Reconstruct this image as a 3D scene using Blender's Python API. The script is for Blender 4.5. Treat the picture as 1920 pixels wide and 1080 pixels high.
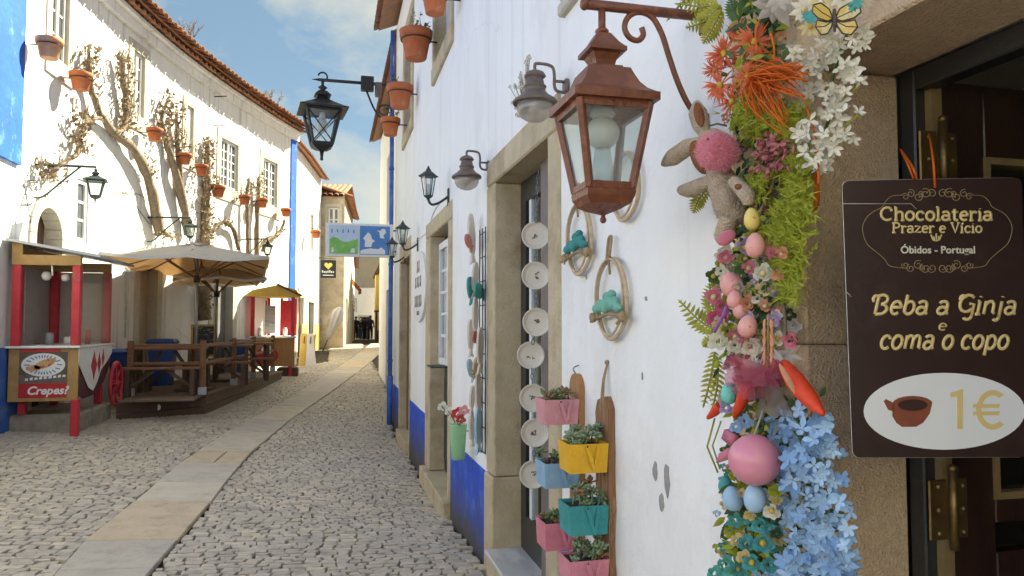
import bpy, bmesh, math, random
import numpy as np
from mathutils import Vector, Matrix, noise
random.seed(7)
R = math.radians
scene = bpy.context.scene
for o in list(bpy.data.objects): bpy.data.objects.remove(o)

# ------------------------------------------------------------------ camera
F = 1390.0; YAW = R(13.74); PIT = math.atan(68/1390.0); CZ = 1.6
cd = bpy.data.cameras.new('camera'); cam = bpy.data.objects.new('camera', cd)
scene.collection.objects.link(cam); scene.camera = cam
cam.location = (0, 0, CZ); cam.rotation_euler = (math.pi/2 + PIT, 0, -YAW)
cd.sensor_width = 36; cd.lens = 36*F/1920; cd.clip_start = 0.05; cd.clip_end = 2000
scene.render.resolution_x = 1024; scene.render.resolution_y = 576

# ------------------------------------------------------------------ sun and sky
SUN_AZ = R(33); SUN_EL = R(42)            # azimuth measured from +X towards +Y
to_sun = Vector((math.cos(SUN_EL)*math.cos(SUN_AZ), math.cos(SUN_EL)*math.sin(SUN_AZ), math.sin(SUN_EL)))
sl = bpy.data.lights.new('sun', 'SUN'); sun = bpy.data.objects.new('sun', sl); scene.collection.objects.link(sun)
sl.energy = 5.0; sl.angle = R(0.7); sl.color = (1.0, 0.985, 0.96)
sun.location = (20, 20, 30); sun.rotation_euler = to_sun.to_track_quat('Z', 'Y').to_euler()
world = bpy.data.worlds.new('World'); scene.world = world; world.use_nodes = True
nt = world.node_tree; nt.nodes.clear()
def N(t, typ, **kw):
    n = t.nodes.new(typ)
    for k, v in kw.items(): setattr(n, k, v)
    return n
wo = N(nt, 'ShaderNodeOutputWorld'); bg = N(nt, 'ShaderNodeBackground'); bg.inputs[1].default_value = 0.10
sky = N(nt, 'ShaderNodeTexSky', sky_type='NISHITA', sun_disc=False, sun_elevation=SUN_EL, sun_rotation=math.pi/2 - SUN_AZ)
sky.altitude = 900; sky.air_density = 0.9; sky.dust_density = 0.15; sky.ozone_density = 2.0
tc = N(nt, 'ShaderNodeTexCoord'); mp = N(nt, 'ShaderNodeMapping'); mp.inputs['Scale'].default_value = (1, 1, 2.1)
mp.inputs['Location'].default_value = (0.35, 0.12, 0.0)
nz = N(nt, 'ShaderNodeTexNoise'); nz.inputs['Scale'].default_value = 2.6; nz.inputs['Detail'].default_value = 9; nz.inputs['Roughness'].default_value = 0.58
nz.inputs['Distortion'].default_value = 0.25
cr = N(nt, 'ShaderNodeValToRGB'); cr.color_ramp.elements[0].position = 0.42; cr.color_ramp.elements[1].position = 0.60
cr.color_ramp.elements[1].color = (.95, .95, .95, 1)
mx = N(nt, 'ShaderNodeMix', data_type='RGBA'); mx.inputs[7].default_value = (2.35, 2.45, 2.7, 1)
nt.links.new(tc.outputs['Generated'], mp.inputs[0]); nt.links.new(mp.outputs[0], nz.inputs[0]); nt.links.new(nz.outputs[0], cr.inputs[0])
veil = N(nt, 'ShaderNodeMix', data_type='RGBA'); veil.inputs[0].default_value = 0.74; veil.inputs[7].default_value = (0.56, 1.00, 1.86, 1)   # thin high haze over the clear blue
nt.links.new(sky.outputs[0], veil.inputs[6])
nt.links.new(cr.outputs[0], mx.inputs[0]); nt.links.new(veil.outputs[2], mx.inputs[6]); nt.links.new(mx.outputs[2], bg.inputs[0]); nt.links.new(bg.outputs[0], wo.inputs[0])
scene.view_settings.view_transform = 'Standard'; scene.view_settings.look = 'None'
scene.view_settings.gamma = 1; scene.view_settings.use_curve_mapping = False
scene.view_settings.exposure = 1.7
scene.view_settings.use_white_balance = True; scene.view_settings.white_balance_temperature = 8600; scene.view_settings.white_balance_tint = -2

# ------------------------------------------------------------------ where a line of sight meets a known surface of the place
cy, sy = math.cos(YAW), math.sin(YAW); cp, sp = math.cos(PIT), math.sin(PIT)
def ray(px, py):
    u = (px-960)/F; v = (540-py)/F
    fw = cp - v*sp; up = sp + v*cp
    return Vector((u*cy + fw*sy, -u*sy + fw*cy, up))
C0 = Vector((0, 0, CZ))
def on_x(px, py, X): d = ray(px, py); return C0 + d*(X/d.x)
def on_y(px, py, Y): d = ray(px, py); return C0 + d*(Y/d.y)
def at(px, py, dep): return C0 + ray(px, py)*dep
WX = 1.04                                   # the plane of the white wall on the right
def wy(px, py=600): p = on_x(px, py, WX); return p.y
def wz(px, py): return on_x(px, py, WX).z
_zr = ([-30, 0, 4.8, 7, 10, 13, 20, 33, 45, 80, 400], [.05, .05, 0, -.13, -.16, -.1, .25, .75, .6, .2, .2])
_zl = ([-30, 0, 5, 10.6, 17, 22, 33, 45, 80, 400], [.1, .1, .2, .27, .38, .52, .75, .6, .2, .2])
def gz(X, Y):
    a = float(np.interp(Y, *_zr)); b = float(np.interp(Y, *_zl)); t = min(1, max(0, (WX-X)/5.0))
    return a + (b-a)*t
def on_g(px, py):
    d = ray(px, py); t = 5.0
    for _ in range(60):
        p = C0 + d*t; t += ((gz(p.x, p.y)-p.z)/d.z)*0.5
        t = max(0.5, min(90, t))
    return C0 + d*t
_lw = np.array([(-3.9, -10), (-3.9, 4), (-3.93, 8), (-3.93, 10), (-3.86, 11.9), (-3.55, 13.8), (-3.15, 15.6), (-2.62, 17.4), (-1.86, 19.6), (-1.0, 21.8), (1.0, 26)])
def xl(Y):
    return float(np.interp(Y, _lys, _lxs))
def _mk():
    ys = np.linspace(-10, 24, 341); xs = np.interp(ys, _lw[:, 1], _lw[:, 0])
    k = np.ones(13)/13; xp = np.pad(xs, 6, mode='edge'); xs2 = np.convolve(xp, k, 'valid')
    return ys, xs2
_lys, _lxs = _mk()
def on_l(px, py, off=0.0):
    d = ray(px, py); lo, hi = 4.0, 40.0
    def g(t): p = d*t; return p.x - (xl(p.y)+off)
    for _ in range(60):
        m = (lo+hi)/2
        if g(m) > 0: lo = m
        else: hi = m
    return C0 + d*lo
def ltan(Y):
    v = Vector((xl(Y+.2)-xl(Y-.2), .4, 0)); v.normalize(); return v
def lnor(Y): t = ltan(Y); return Vector((t.y, -t.x, 0))

# ------------------------------------------------------------------ mesh helpers
COL = scene.collection
class MB:
    def __init__(s): s.v = []; s.f = []; s.m = []; s.s = []; s.T = None
    def add(s, vs, fs, m=0, sm=False):
        b = len(s.v)
        for v in vs:
            v = Vector(v)
            s.v.append(s.T @ v if s.T is not None else v)
        for f in fs: s.f.append([b+i for i in f]); s.m.append(m); s.s.append(sm)
        return s
    def box(s, c, d, rz=0.0, m=0, bev=0.0, M=None):
        hx, hy, hz = d[0]/2, d[1]/2, d[2]/2
        if M is None: M = Matrix.Translation(Vector(c)) @ Matrix.Rotation(rz, 4, 'Z')
        b = min(bev, hx*.9, hy*.9, hz*.9)
        if b <= 0:
            vs = [(x, y, z) for x in (-hx, hx) for y in (-hy, hy) for z in (-hz, hz)]
            fs = [(0, 1, 3, 2), (4, 6, 7, 5), (0, 4, 5, 1), (2, 3, 7, 6), (0, 2, 6, 4), (1, 5, 7, 3)]
        else:
            vs = []; idx = {}
            for sx in (-1, 1):
                for sy_ in (-1, 1):
                    for sz in (-1, 1):
                        for ax in range(3):
                            p = [sx*(hx-b), sy_*(hy-b), sz*(hz-b)]; p[ax] = (sx*hx, sy_*hy, sz*hz)[ax]
                            idx[(sx, sy_, sz, ax)] = len(vs); vs.append(tuple(p))
            fs = []
            for ax in range(3):
                o1, o2 = [a for a in range(3) if a != ax]
                for sg in (-1, 1):
                    q = []
                    for a, bb in ((-1, -1), (1, -1), (1, 1), (-1, 1)):
                        k = [0, 0, 0]; k[ax] = sg; k[o1] = a; k[o2] = bb; q.append(idx[(k[0], k[1], k[2], ax)])
                    fs.append(q)
            for ax in range(3):
                o1, o2 = [a for a in range(3) if a != ax]
                for a in (-1, 1):
                    for bb in (-1, 1):
                        k1 = [0, 0, 0]; k1[ax] = -1; k1[o1] = a; k1[o2] = bb; k2 = list(k1); k2[ax] = 1
                        fs.append((idx[(*k1, o1)], idx[(*k2, o1)], idx[(*k2, o2)], idx[(*k1, o2)]))
            for sx in (-1, 1):
                for sy_ in (-1, 1):
                    for sz in (-1, 1): fs.append(tuple(idx[(sx, sy_, sz, a)] for a in range(3)))
        s.add([M @ Vector(v) for v in vs], fs, m); return s
    def span(s, a, b, m=0, bev=0.0):
        a = Vector(a); b = Vector(b); c = (a+b)/2; d = b-a
        return s.box(c, (abs(d.x), abs(d.y), abs(d.z)), 0, m, bev)
    def beam(s, a, b, w, h, m=0, bev=0.0, up=(0, 0, 1)):
        a = Vector(a); b = Vector(b); d = b-a; L = d.length; y = d.normalized(); u = Vector(up)
        x = y.cross(u)
        if x.length < 1e-4: x = Vector((1, 0, 0))
        x.normalize(); z = x.cross(y)
        M = Matrix(((x.x, y.x, z.x, (a.x+b.x)/2), (x.y, y.y, z.y, (a.y+b.y)/2), (x.z, y.z, z.z, (a.z+b.z)/2), (0, 0, 0, 1)))
        return s.box(None, (w, L, h), 0, m, bev, M)
    def tube(s, path, r, n=8, m=0, cap=True, sm=True):
        path = [Vector(p) for p in path]; k = len(path)
        if not hasattr(r, '__len__'): r = [r]*k
        vs = []; ref = None
        for i, p in enumerate(path):
            t = path[min(i+1, k-1)]-path[max(i-1, 0)]
            if t.length < 1e-9: t = Vector((0, 0, 1))
            t.normalize()
            if ref is None: ref = Vector((0, 0, 1)) if abs(t.z) < .9 else Vector((1, 0, 0))
            x = t.cross(ref)
            if x.length < 1e-3: ref = Vector((1, 0, 0)) if abs(t.x) < .9 else Vector((0, 1, 0)); x = t.cross(ref)
            x.normalize(); y = t.cross(x); ref = -y if y.dot(ref) < 0 else y
            ref = x.cross(t)
            for j in range(n):
                a = 2*math.pi*j/n; vs.append(p + (x*math.cos(a) + ref*math.sin(a))*r[i])
        fs = [(i*n+j, i*n+(j+1) % n, (i+1)*n+(j+1) % n, (i+1)*n+j) for i in range(k-1) for j in range(n)]
        s.add(vs, fs, m, sm)
        if cap: s.add([], [], m); b = len(s.v)-len(vs); s.f += [[b+j for j in range(n)][::-1], [b+(k-1)*n+j for j in range(n)]]; s.m += [m, m]; s.s += [False, False]
        return s
    def lathe(s, prof, n=16, c=(0, 0, 0), m=0, M=None, sm=True, ph=0.0):
        c = Vector(c); vs = []; k = len(prof)
        for r, z in prof:
            for j in range(n):
                a = 2*math.pi*j/n+ph; v = Vector((r*math.cos(a), r*math.sin(a), z))
                vs.append((M @ v) if M is not None else c+v)
        fs = [(i*n+j, i*n+(j+1) % n, (i+1)*n+(j+1) % n, (i+1)*n+j) for i in range(k-1) for j in range(n)]
        b = len(s.v); s.add(vs, fs, m, sm)
        if prof[0][0] > 1e-5: s.f.append([b+j for j in range(n)][::-1]); s.m.append(m); s.s.append(False)
        if prof[-1][0] > 1e-5: s.f.append([b+(k-1)*n+j for j in range(n)]); s.m.append(m); s.s.append(False)
        return s
    def ball(s, c, r, n=14, k=9, m=0, M=None, egg=0.0):
        rr = r if hasattr(r, '__len__') else (r, r, r)
        prof = []
        T = Matrix.Translation(Vector(c)) @ (M if M is not None else Matrix.Identity(4)) @ Matrix.Diagonal((rr[0], rr[1], rr[2], 1))
        for i in range(k+1):
            a = -math.pi/2+math.pi*i/k; z = math.sin(a); q = math.cos(a)*(1-egg*z); prof.append((max(q, 1e-6), z))
        return s.lathe(prof, n, m=m, M=T)
    def prism(s, poly, h, M, m=0):
        n = len(poly); vs = [M @ Vector((p[0], p[1], 0)) for p in poly] + [M @ Vector((p[0], p[1], h)) for p in poly]
        fs = [tuple(range(n))[::-1], tuple(range(n, 2*n))] + [(i, (i+1) % n, n+(i+1) % n, n+i) for i in range(n)]
        return s.add(vs, fs, m)
    def build(s, name, mats, parent=None, loc=None, root=None, kind=None):
        me = bpy.data.meshes.new(name)
        o = bpy.data.objects.new(name, me); COL.objects.link(o)
        org = Vector((0, 0, 0))
        if parent is not None:
            o.parent = parent; org = world_loc(parent)
        elif loc is not None:
            o.location = loc; org = Vector(loc)
        me.from_pydata([tuple(v-org) for v in s.v], [], s.f)
        for mm in (mats if isinstance(mats, (list, tuple)) else [mats]): me.materials.append(mm)
        me.polygons.foreach_set('material_index', s.m); me.polygons.foreach_set('use_smooth', s.s)
        me.validate(); me.update()
        if kind: o['kind'] = kind
        return o
def world_loc(o):
    l = Vector((0, 0, 0))
    while o is not None: l = l + o.location; o = o.parent
    return l
def tag(o, label=None, cat=None, group=None, kind=None):
    if label: o['label'] = label
    if cat: o['category'] = cat
    if group: o['group'] = group
    if kind: o['kind'] = kind
    return o
def thing(name, label, cat, loc=(0, 0, 0), group=None):
    o = bpy.data.objects.new(name, None); COL.objects.link(o); o.location = loc; o.empty_display_size = .05
    return tag(o, label, cat, group)
def copy_tree(o, parent=None):
    c = o.copy(); COL.objects.link(c); c.parent = parent
    for ch in list(o.children): copy_tree(ch, c)
    return c
def inst(src, name, parent, M):
    """another object sharing the mesh data of src, placed in the world by M, under a root that is not rotated"""
    o = bpy.data.objects.new(name, src); COL.objects.link(o)
    if parent is not None: o.parent = parent; M = Matrix.Translation(-world_loc(parent)) @ M
    o.matrix_basis = M
    return o
def mesh_of(mb, name, mats):
    o = mb.build(name, mats); me = o.data; bpy.data.objects.remove(o); return me
def frame_M(c, x, y, z=None):
    x = Vector(x).normalized(); y = Vector(y); z = x.cross(y).normalized(); y = z.cross(x)
    return Matrix(((x.x, y.x, z.x, c[0]), (x.y, y.y, z.y, c[1]), (x.z, y.z, z.z, c[2]), (0, 0, 0, 1)))
def look_M(c, zdir, roll=0.0):
    z = Vector(zdir).normalized(); return Matrix.Translation(Vector(c)) @ z.to_track_quat('Z', 'Y').to_matrix().to_4x4() @ Matrix.Rotation(roll, 4, 'Z')
def smooth_path(pts, sub=5):
    pts = [Vector(p) for p in pts]; out = []
    for i in range(len(pts)-1):
        p0 = pts[max(i-1, 0)]; p1 = pts[i]; p2 = pts[i+1]; p3 = pts[min(i+2, len(pts)-1)]
        for j in range(sub):
            t = j/sub; out.append(0.5*((2*p1)+(p2-p0)*t+(2*p0-5*p1+4*p2-p3)*t*t+(3*p1-p0-3*p2+p3)*t**3))
    out.append(pts[-1]); return out
def U(a, b): return random.uniform(a, b)

# ------------------------------------------------------------------ materials
def mat(name, c1, c2=None, sc=6.0, rough=0.7, bump=0.0, bsc=40.0, metal=0.0, c3=None, sc3=1.2, w3=(0.55, 0.7), stretch=(1, 1, 1), spec=0.4, coat=0.0, trans=0.0, coord='Object', vary=0.0, ramp=(0.35, 0.65), sss=0.0):
    m = bpy.data.materials.new(name); m.use_nodes = True; t = m.node_tree; p = t.nodes['Principled BSDF']
    p.inputs['Roughness'].default_value = rough; p.inputs['Metallic'].default_value = metal
    p.inputs['Specular IOR Level'].default_value = spec
    if coat: p.inputs['Coat Weight'].default_value = coat; p.inputs['Coat Roughness'].default_value = .15
    L = t.links.new
    if coord == 'World':
        g = N(t, 'ShaderNodeNewGeometry'); src = g.outputs['Position']
    else:
        g = N(t, 'ShaderNodeTexCoord'); src = g.outputs['Object']
    mpn = N(t, 'ShaderNodeMapping'); mpn.inputs['Scale'].default_value = stretch; L(src, mpn.inputs[0]); src = mpn.outputs[0]
    col = None
    a = N(t, 'ShaderNodeMix', data_type='RGBA'); a.inputs[6].default_value = (*c1, 1); a.inputs[7].default_value = (*(c2 or c1), 1)
    n1 = N(t, 'ShaderNodeTexNoise'); n1.inputs['Scale'].default_value = sc; n1.inputs['Detail'].default_value = 6; n1.inputs['Roughness'].default_value = .62; L(src, n1.inputs[0])
    r1 = N(t, 'ShaderNodeValToRGB'); r1.color_ramp.elements[0].position = ramp[0]; r1.color_ramp.elements[1].position = ramp[1]; L(n1.outputs[0], r1.inputs[0]); L(r1.outputs[0], a.inputs[0])
    col = a.outputs[2]
    if c3:
        b = N(t, 'ShaderNodeMix', data_type='RGBA'); L(col, b.inputs[6]); b.inputs[7].default_value = (*c3, 1)
        n2 = N(t, 'ShaderNodeTexNoise'); n2.inputs['Scale'].default_value = sc3; n2.inputs['Detail'].default_value = 8; n2.inputs['Roughness'].default_value = .68; L(src, n2.inputs[0])
        r2 = N(t, 'ShaderNodeValToRGB'); r2.color_ramp.elements[0].position = w3[0]; r2.color_ramp.elements[1].position = w3[1]; L(n2.outputs[0], r2.inputs[0]); L(r2.outputs[0], b.inputs[0]); col = b.outputs[2]
    if vary:
        oi = N(t, 'ShaderNodeObjectInfo'); h = N(t, 'ShaderNodeHueSaturation'); mr = N(t, 'ShaderNodeMapRange')
        mr.inputs[3].default_value = 1-vary; mr.inputs[4].default_value = 1+vary; L(oi.outputs['Random'], mr.inputs[0]); L(mr.outputs[0], h.inputs['Value']); L(col, h.inputs['Color']); col = h.outputs[0]
    L(col, p.inputs['Base Color'])
    if bump:
        n3 = N(t, 'ShaderNodeTexNoise'); n3.inputs['Scale'].default_value = bsc; n3.inputs['Detail'].default_value = 5; L(src, n3.inputs[0])
        bp = N(t, 'ShaderNodeBump'); bp.inputs['Strength'].default_value = bump; bp.inputs['Distance'].default_value = .02; L(n3.outputs[0], bp.inputs['Height']); L(bp.outputs[0], p.inputs['Normal'])
    if trans:
        tl = N(t, 'ShaderNodeBsdfTranslucent'); L(col, tl.inputs[0]); ms = N(t, 'ShaderNodeMixShader'); ms.inputs[0].default_value = trans
        L(p.outputs[0], ms.inputs[1]); L(tl.outputs[0], ms.inputs[2]); L(ms.outputs[0], t.nodes['Material Output'].inputs[0])
    return m
def glassmat(name, tint=(.9, .95, .95), refl=.18, rough=.03, haze=0.0, hazecol=(.8, .82, .8)):
    m = bpy.data.materials.new(name); m.use_nodes = True; t = m.node_tree; t.nodes.clear(); L = t.links.new
    o = N(t, 'ShaderNodeOutputMaterial'); tr = N(t, 'ShaderNodeBsdfTransparent'); tr.inputs[0].default_value = (*tint, 1)
    gl = N(t, 'ShaderNodeBsdfGlossy'); gl.inputs['Roughness'].default_value = rough
    ms = N(t, 'ShaderNodeMixShader'); ms.inputs[0].default_value = refl; L(tr.outputs[0], ms.inputs[1]); L(gl.outputs[0], ms.inputs[2]); out = ms.outputs[0]
    if haze:
        df = N(t, 'ShaderNodeBsdfDiffuse'); df.inputs[0].default_value = (*hazecol, 1); tl = N(t, 'ShaderNodeBsdfTranslucent'); tl.inputs[0].default_value = (*hazecol, 1)
        ad = N(t, 'ShaderNodeMixShader'); L(df.outputs[0], ad.inputs[1]); L(tl.outputs[0], ad.inputs[2])
        m2 = N(t, 'ShaderNodeMixShader'); m2.inputs[0].default_value = haze; L(out, m2.inputs[1]); L(ad.outputs[0], m2.inputs[2]); out = m2.outputs[0]
    L(out, o.inputs[0]); return m

MT = {}
def limewash(name, c1, c2, c3, crack=.35, st=.45, cov=(.55, .85), drip=(.58, .57, .54), dk=.45):
    m = mat(name, c1, c2, 2.2, .85, .0, 7, c3=c3, sc3=1.3, w3=cov, stretch=(1, 1, st), coord='World')
    t = m.node_tree; L = t.links.new; p = t.nodes['Principled BSDF']; src = p.inputs['Base Color'].links[0].from_socket
    g = N(t, 'ShaderNodeNewGeometry'); pos = g.outputs['Position']
    nd = N(t, 'ShaderNodeTexNoise'); nd.inputs['Scale'].default_value = 4; nd.inputs['Detail'].default_value = 4; L(pos, nd.inputs[0])
    mixv = N(t, 'ShaderNodeMix', data_type='VECTOR'); mixv.inputs[0].default_value = .12; L(pos, mixv.inputs[4]); L(nd.outputs['Color'], mixv.inputs[5])
    v = N(t, 'ShaderNodeTexVoronoi', feature='DISTANCE_TO_EDGE'); v.inputs['Scale'].default_value = 1.5; L(mixv.outputs[1], v.inputs['Vector'])
    r = N(t, 'ShaderNodeValToRGB'); r.color_ramp.elements[0].position = 0; r.color_ramp.elements[0].color = (1, 1, 1, 1); r.color_ramp.elements[1].position = .006; r.color_ramp.elements[1].color = (0, 0, 0, 1); L(v.outputs['Distance'], r.inputs[0])
    nm = N(t, 'ShaderNodeTexNoise'); nm.inputs['Scale'].default_value = .9; nm.inputs['Detail'].default_value = 3; L(pos, nm.inputs[0]); rm = N(t, 'ShaderNodeValToRGB'); rm.color_ramp.elements[0].position = .52; rm.color_ramp.elements[1].position = .66; L(nm.outputs[0], rm.inputs[0])
    ml = N(t, 'ShaderNodeMath', operation='MULTIPLY'); L(r.outputs[0], ml.inputs[0]); L(rm.outputs[0], ml.inputs[1]); m2 = N(t, 'ShaderNodeMath', operation='MULTIPLY'); m2.inputs[1].default_value = crack; L(ml.outputs[0], m2.inputs[0])
    # rain drips: very stretched noise
    mp2 = N(t, 'ShaderNodeMapping'); mp2.inputs['Scale'].default_value = (9, 9, .35); L(pos, mp2.inputs[0]); n5 = N(t, 'ShaderNodeTexNoise'); n5.inputs['Scale'].default_value = 1; n5.inputs['Detail'].default_value = 6; L(mp2.outputs[0], n5.inputs[0]); r5 = N(t, 'ShaderNodeValToRGB'); r5.color_ramp.elements[0].position = .58; r5.color_ramp.elements[1].position = .80; L(n5.outputs[0], r5.inputs[0]); m5 = N(t, 'ShaderNodeMath', operation='MULTIPLY'); m5.inputs[1].default_value = dk; L(r5.outputs[0], m5.inputs[0])
    x0 = N(t, 'ShaderNodeMix', data_type='RGBA'); L(m5.outputs[0], x0.inputs[0]); L(src, x0.inputs[6]); x0.inputs[7].default_value = (*drip, 1)
    x = N(t, 'ShaderNodeMix', data_type='RGBA'); L(m2.outputs[0], x.inputs[0]); L(x0.outputs[2], x.inputs[6]); x.inputs[7].default_value = (.25, .24, .22, 1); L(x.outputs[2], p.inputs['Base Color'])
    b1 = N(t, 'ShaderNodeTexNoise'); b1.inputs['Scale'].default_value = 3.5; b1.inputs['Detail'].default_value = 3; L(pos, b1.inputs[0]); b2 = N(t, 'ShaderNodeTexNoise'); b2.inputs['Scale'].default_value = 38; b2.inputs['Detail'].default_value = 4; L(pos, b2.inputs[0])
    ad = N(t, 'ShaderNodeMath', operation='MULTIPLY_ADD'); ad.inputs[1].default_value = .16; L(b2.outputs[0], ad.inputs[0]); L(b1.outputs[0], ad.inputs[2]); bp = N(t, 'ShaderNodeBump'); bp.inputs['Strength'].default_value = .75; bp.inputs['Distance'].default_value = .03; L(ad.outputs[0], bp.inputs['Height']); L(bp.outputs[0], p.inputs['Normal'])
    return m
MT['plaster'] = limewash('white_plaster', (.87, .87, .85), (.81, .81, .79), (.62, .61, .58))
MT['plaster_sun'] = limewash('white_limewash', (.84, .84, .84), (.74, .74, .74), (.36, .35, .34), .8, .3, (.56, .80), (.33, .32, .31), .85)
MT['plaster_cream'] = mat('cream_plaster', (.70, .62, .48), (.62, .54, .40), 2, .9, .3, 8, coord='World')
MT['stone'] = mat('limestone_frame', (.56, .47, .32), (.46, .37, .24), 5, .82, .5, 55, c3=(.36, .28, .17), sc3=2.3, w3=(.52, .68), coord='World')
MT['stone_pale'] = mat('pale_limestone', (.56, .53, .45), (.48, .44, .37), 5, .85, .5, 40, c3=(.40, .36, .30), sc3=3, w3=(.55, .72), coord='World')
MT['stone_rough'] = mat('bush_hammered_stone', (.76, .56, .36), (.62, .45, .29), 60, .9, .7, 170, c3=(.50, .36, .24), sc3=2.2, w3=(.48, .78), coord='World')
MT['marble'] = mat('grey_marble', (.62, .62, .60), (.46, .46, .45), 5, .4, .1, 30, c3=(.40, .40, .40), sc3=3, w3=(.5, .56), stretch=(1, .35, 1), coord='World')
MT['terracotta'] = mat('terracotta', (.50, .15, .06), (.42, .11, .045), 12, .75, .2, 60, c3=(.52, .26, .14), sc3=6, w3=(.55, .7), vary=.18)
MT['terracotta_old'] = mat('weathered_terracotta', (.62, .28, .14), (.55, .22, .11), 12, .8, .2, 60, c3=(.60, .38, .22), sc3=7, w3=(.45, .65))
MT['tile'] = mat('roof_tile_clay', (.36, .17, .095), (.27, .125, .075), 9, .85, .4, 50, c3=(.20, .14, .10), sc3=5, w3=(.48, .66), vary=.3)
MT['wood'] = mat('brown_wood', (.25, .125, .065), (.17, .08, .042), 9, .6, .3, 60, stretch=(1, 1, 6), c3=(.20, .11, .06), sc3=4)
MT['wood_dark'] = mat('dark_stained_wood', (.115, .065, .042), (.075, .042, .028), 10, .6, .3, 50, coord='World', stretch=(1, 1, 6), c3=(.13, .085, .06), sc3=3)
MT['wood_warm'] = mat('varnished_wood', (.42, .22, .09), (.33, .16, .06), 8, .5, .25, 60, stretch=(3, 3, .4))
MT['drift'] = mat('driftwood', (.30, .155, .075), (.19, .09, .045), 9, .8, .8, 30, stretch=(3, 3, .35), c3=(.40, .26, .15), sc3=9, w3=(.5, .6))
MT['black_metal'] = mat('black_iron', (.018, .019, .02), (.03, .03, .03), 20, .5, .2, 80)
MT['green_metal'] = mat('dark_green_iron', (.03, .045, .045), (.045, .06, .058), 20, .55, .2, 80)
MT['copper'] = mat('copper_brown_paint', (.20, .062, .028), (.135, .042, .02), 14, .40, .25, 60, c3=(.32, .11, .05), sc3=9, w3=(.55, .7), spec=.5)
MT['taupe_metal'] = mat('taupe_metal', (.165, .125, .11), (.12, .09, .08), 18, .45, .15, 60, spec=.5)
MT['glass'] = glassmat('clear_pane', refl=.12)
MT['glass_old'] = glassmat('dusty_pane', (.88, .94, .93), .10, .08, .22, (.72, .80, .78))
MT['globe'] = glassmat('globe_glass', (.85, .83, .79), .12, .05, .42, (.62, .58, .52))
MT['pane_dark'] = mat('window_pane', (.05, .06, .075), (.12, .13, .14), 3, .08, spec=.6)
MT['pane_curtain'] = mat('curtained_pane', (.34, .35, .35), (.14, .15, .16), 5, .15, spec=.6)
MT['white_paint'] = mat('white_paint', (.78, .78, .77), (.72, .72, .71), 10, .55, .1, 40)
MT['blue'] = mat('blue_limewash', (.03, .11, .42), (.05, .15, .48), 5, .75, .3, 12, c3=(.16, .24, .46), sc3=4, w3=(.52, .74), coord='World')
MT['blue_bright'] = mat('bright_blue_paint', (.0, .10, .52), (.005, .13, .60), 3, .7, .3, 10, c3=(.16, .32, .62), sc3=4, w3=(.56, .74), coord='World')
MT['red'] = mat('red_paint', (.56, .035, .055), (.46, .025, .04), 5, .5, .2, 50, c3=(.36, .10, .09), sc3=7, w3=(.58, .66), coord='World')
MT['yellow'] = mat('ochre_yellow_paint', (.62, .40, .10), (.55, .33, .08), 6, .7, .2, 30, coord='World')
MT['rope'] = mat('jute', (.42, .30, .18), (.33, .22, .12), 60, .9, .4, 200)
MT['rattan'] = mat('rattan', (.60, .47, .31), (.50, .37, .23), 40, .6, .3, 120)
# ------------------------------------------------------------------ the street: one sheet, slabs and cobbles on it
MT['soil'] = mat('joint_sand', (.065, .055, .046), (.045, .038, .032), 12, .95, .5, 80, coord='World')
cob_cols = [((.43, .395, .36), (.36, .33, .30)), ((.47, .43, .39), (.40, .365, .33)), ((.385, .36, .335), (.32, .30, .28)), ((.53, .475, .41), (.45, .40, .345)), ((.44, .41, .38), (.36, .335, .31))]
MT['cob'] = [mat('cobble_limestone', (a[0]*1.24, a[1]*1.18, a[2]*1.08), (b[0]*1.20, b[1]*1.14, b[2]*1.04), 14, .62, .6, 35, c3=tuple(x*.72 for x in b), sc3=5, w3=(.52, .72), coord='World', spec=.45) for a, b in cob_cols]
slab_cols = [((.56, .50, .43), (.48, .43, .37)), ((.62, .49, .36), (.54, .42, .30)), ((.54, .48, .41), (.46, .41, .35)), ((.62, .54, .44), (.54, .47, .38))]
MT['slab'] = [mat('paving_limestone', a, b, 3.5, .7, .4, 30, c3=tuple(x*.75 for x in b), sc3=6, w3=(.50, .74), coord='World') for a, b in slab_cols]

xs = [-400, -120, -40, -15, -8] + [round(-6+.5*i, 2) for i in range(29)] + [9, 15, 40, 120, 400]
ys = [-60, -20, -6] + [i*1.0 for i in range(-3, 60)] + [64, 70, 80, 100, 160, 300, 700]
g = MB(); nx = len(xs)
g.add([(x, y, gz(x, y)-.03) for y in ys for x in xs], [(j*nx+i, j*nx+i+1, (j+1)*nx+i+1, (j+1)*nx+i) for j in range(len(ys)-1) for i in range(nx-1)], 0, True)
street = g.build('street', MT['soil']); tag(street, 'cobbled lane with a strip of flat paving slabs', None, kind='structure')

_sl = [on_g(*p) for p in [(106, 1080), (163, 1015), (293, 909), (346, 864), (444, 799), (611, 705), (664, 668)]]
_sr = [on_g(*p) for p in [(287, 1072), (347, 1003), (424, 905), (473, 848), (546, 787), (668, 701), (707, 668)]]
def _lin(pts):
    Y = [p.y for p in pts]; X = [p.x for p in pts]
    a = (X[1]-X[0])/(Y[1]-Y[0]); b = (X[-1]-X[-2])/(Y[-1]-Y[-2])
    Y = [Y[0]-4]+Y+[Y[-1]+20]; X = [X[0]-4*a]+X+[X[-1]+20*b]
    return Y, X
_SL, _SR = _lin(_sl), _lin(_sr)
def sxl(Y): return float(np.interp(Y, *_SL))
def sxr(Y): return float(np.interp(Y, *_SR))
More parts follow.
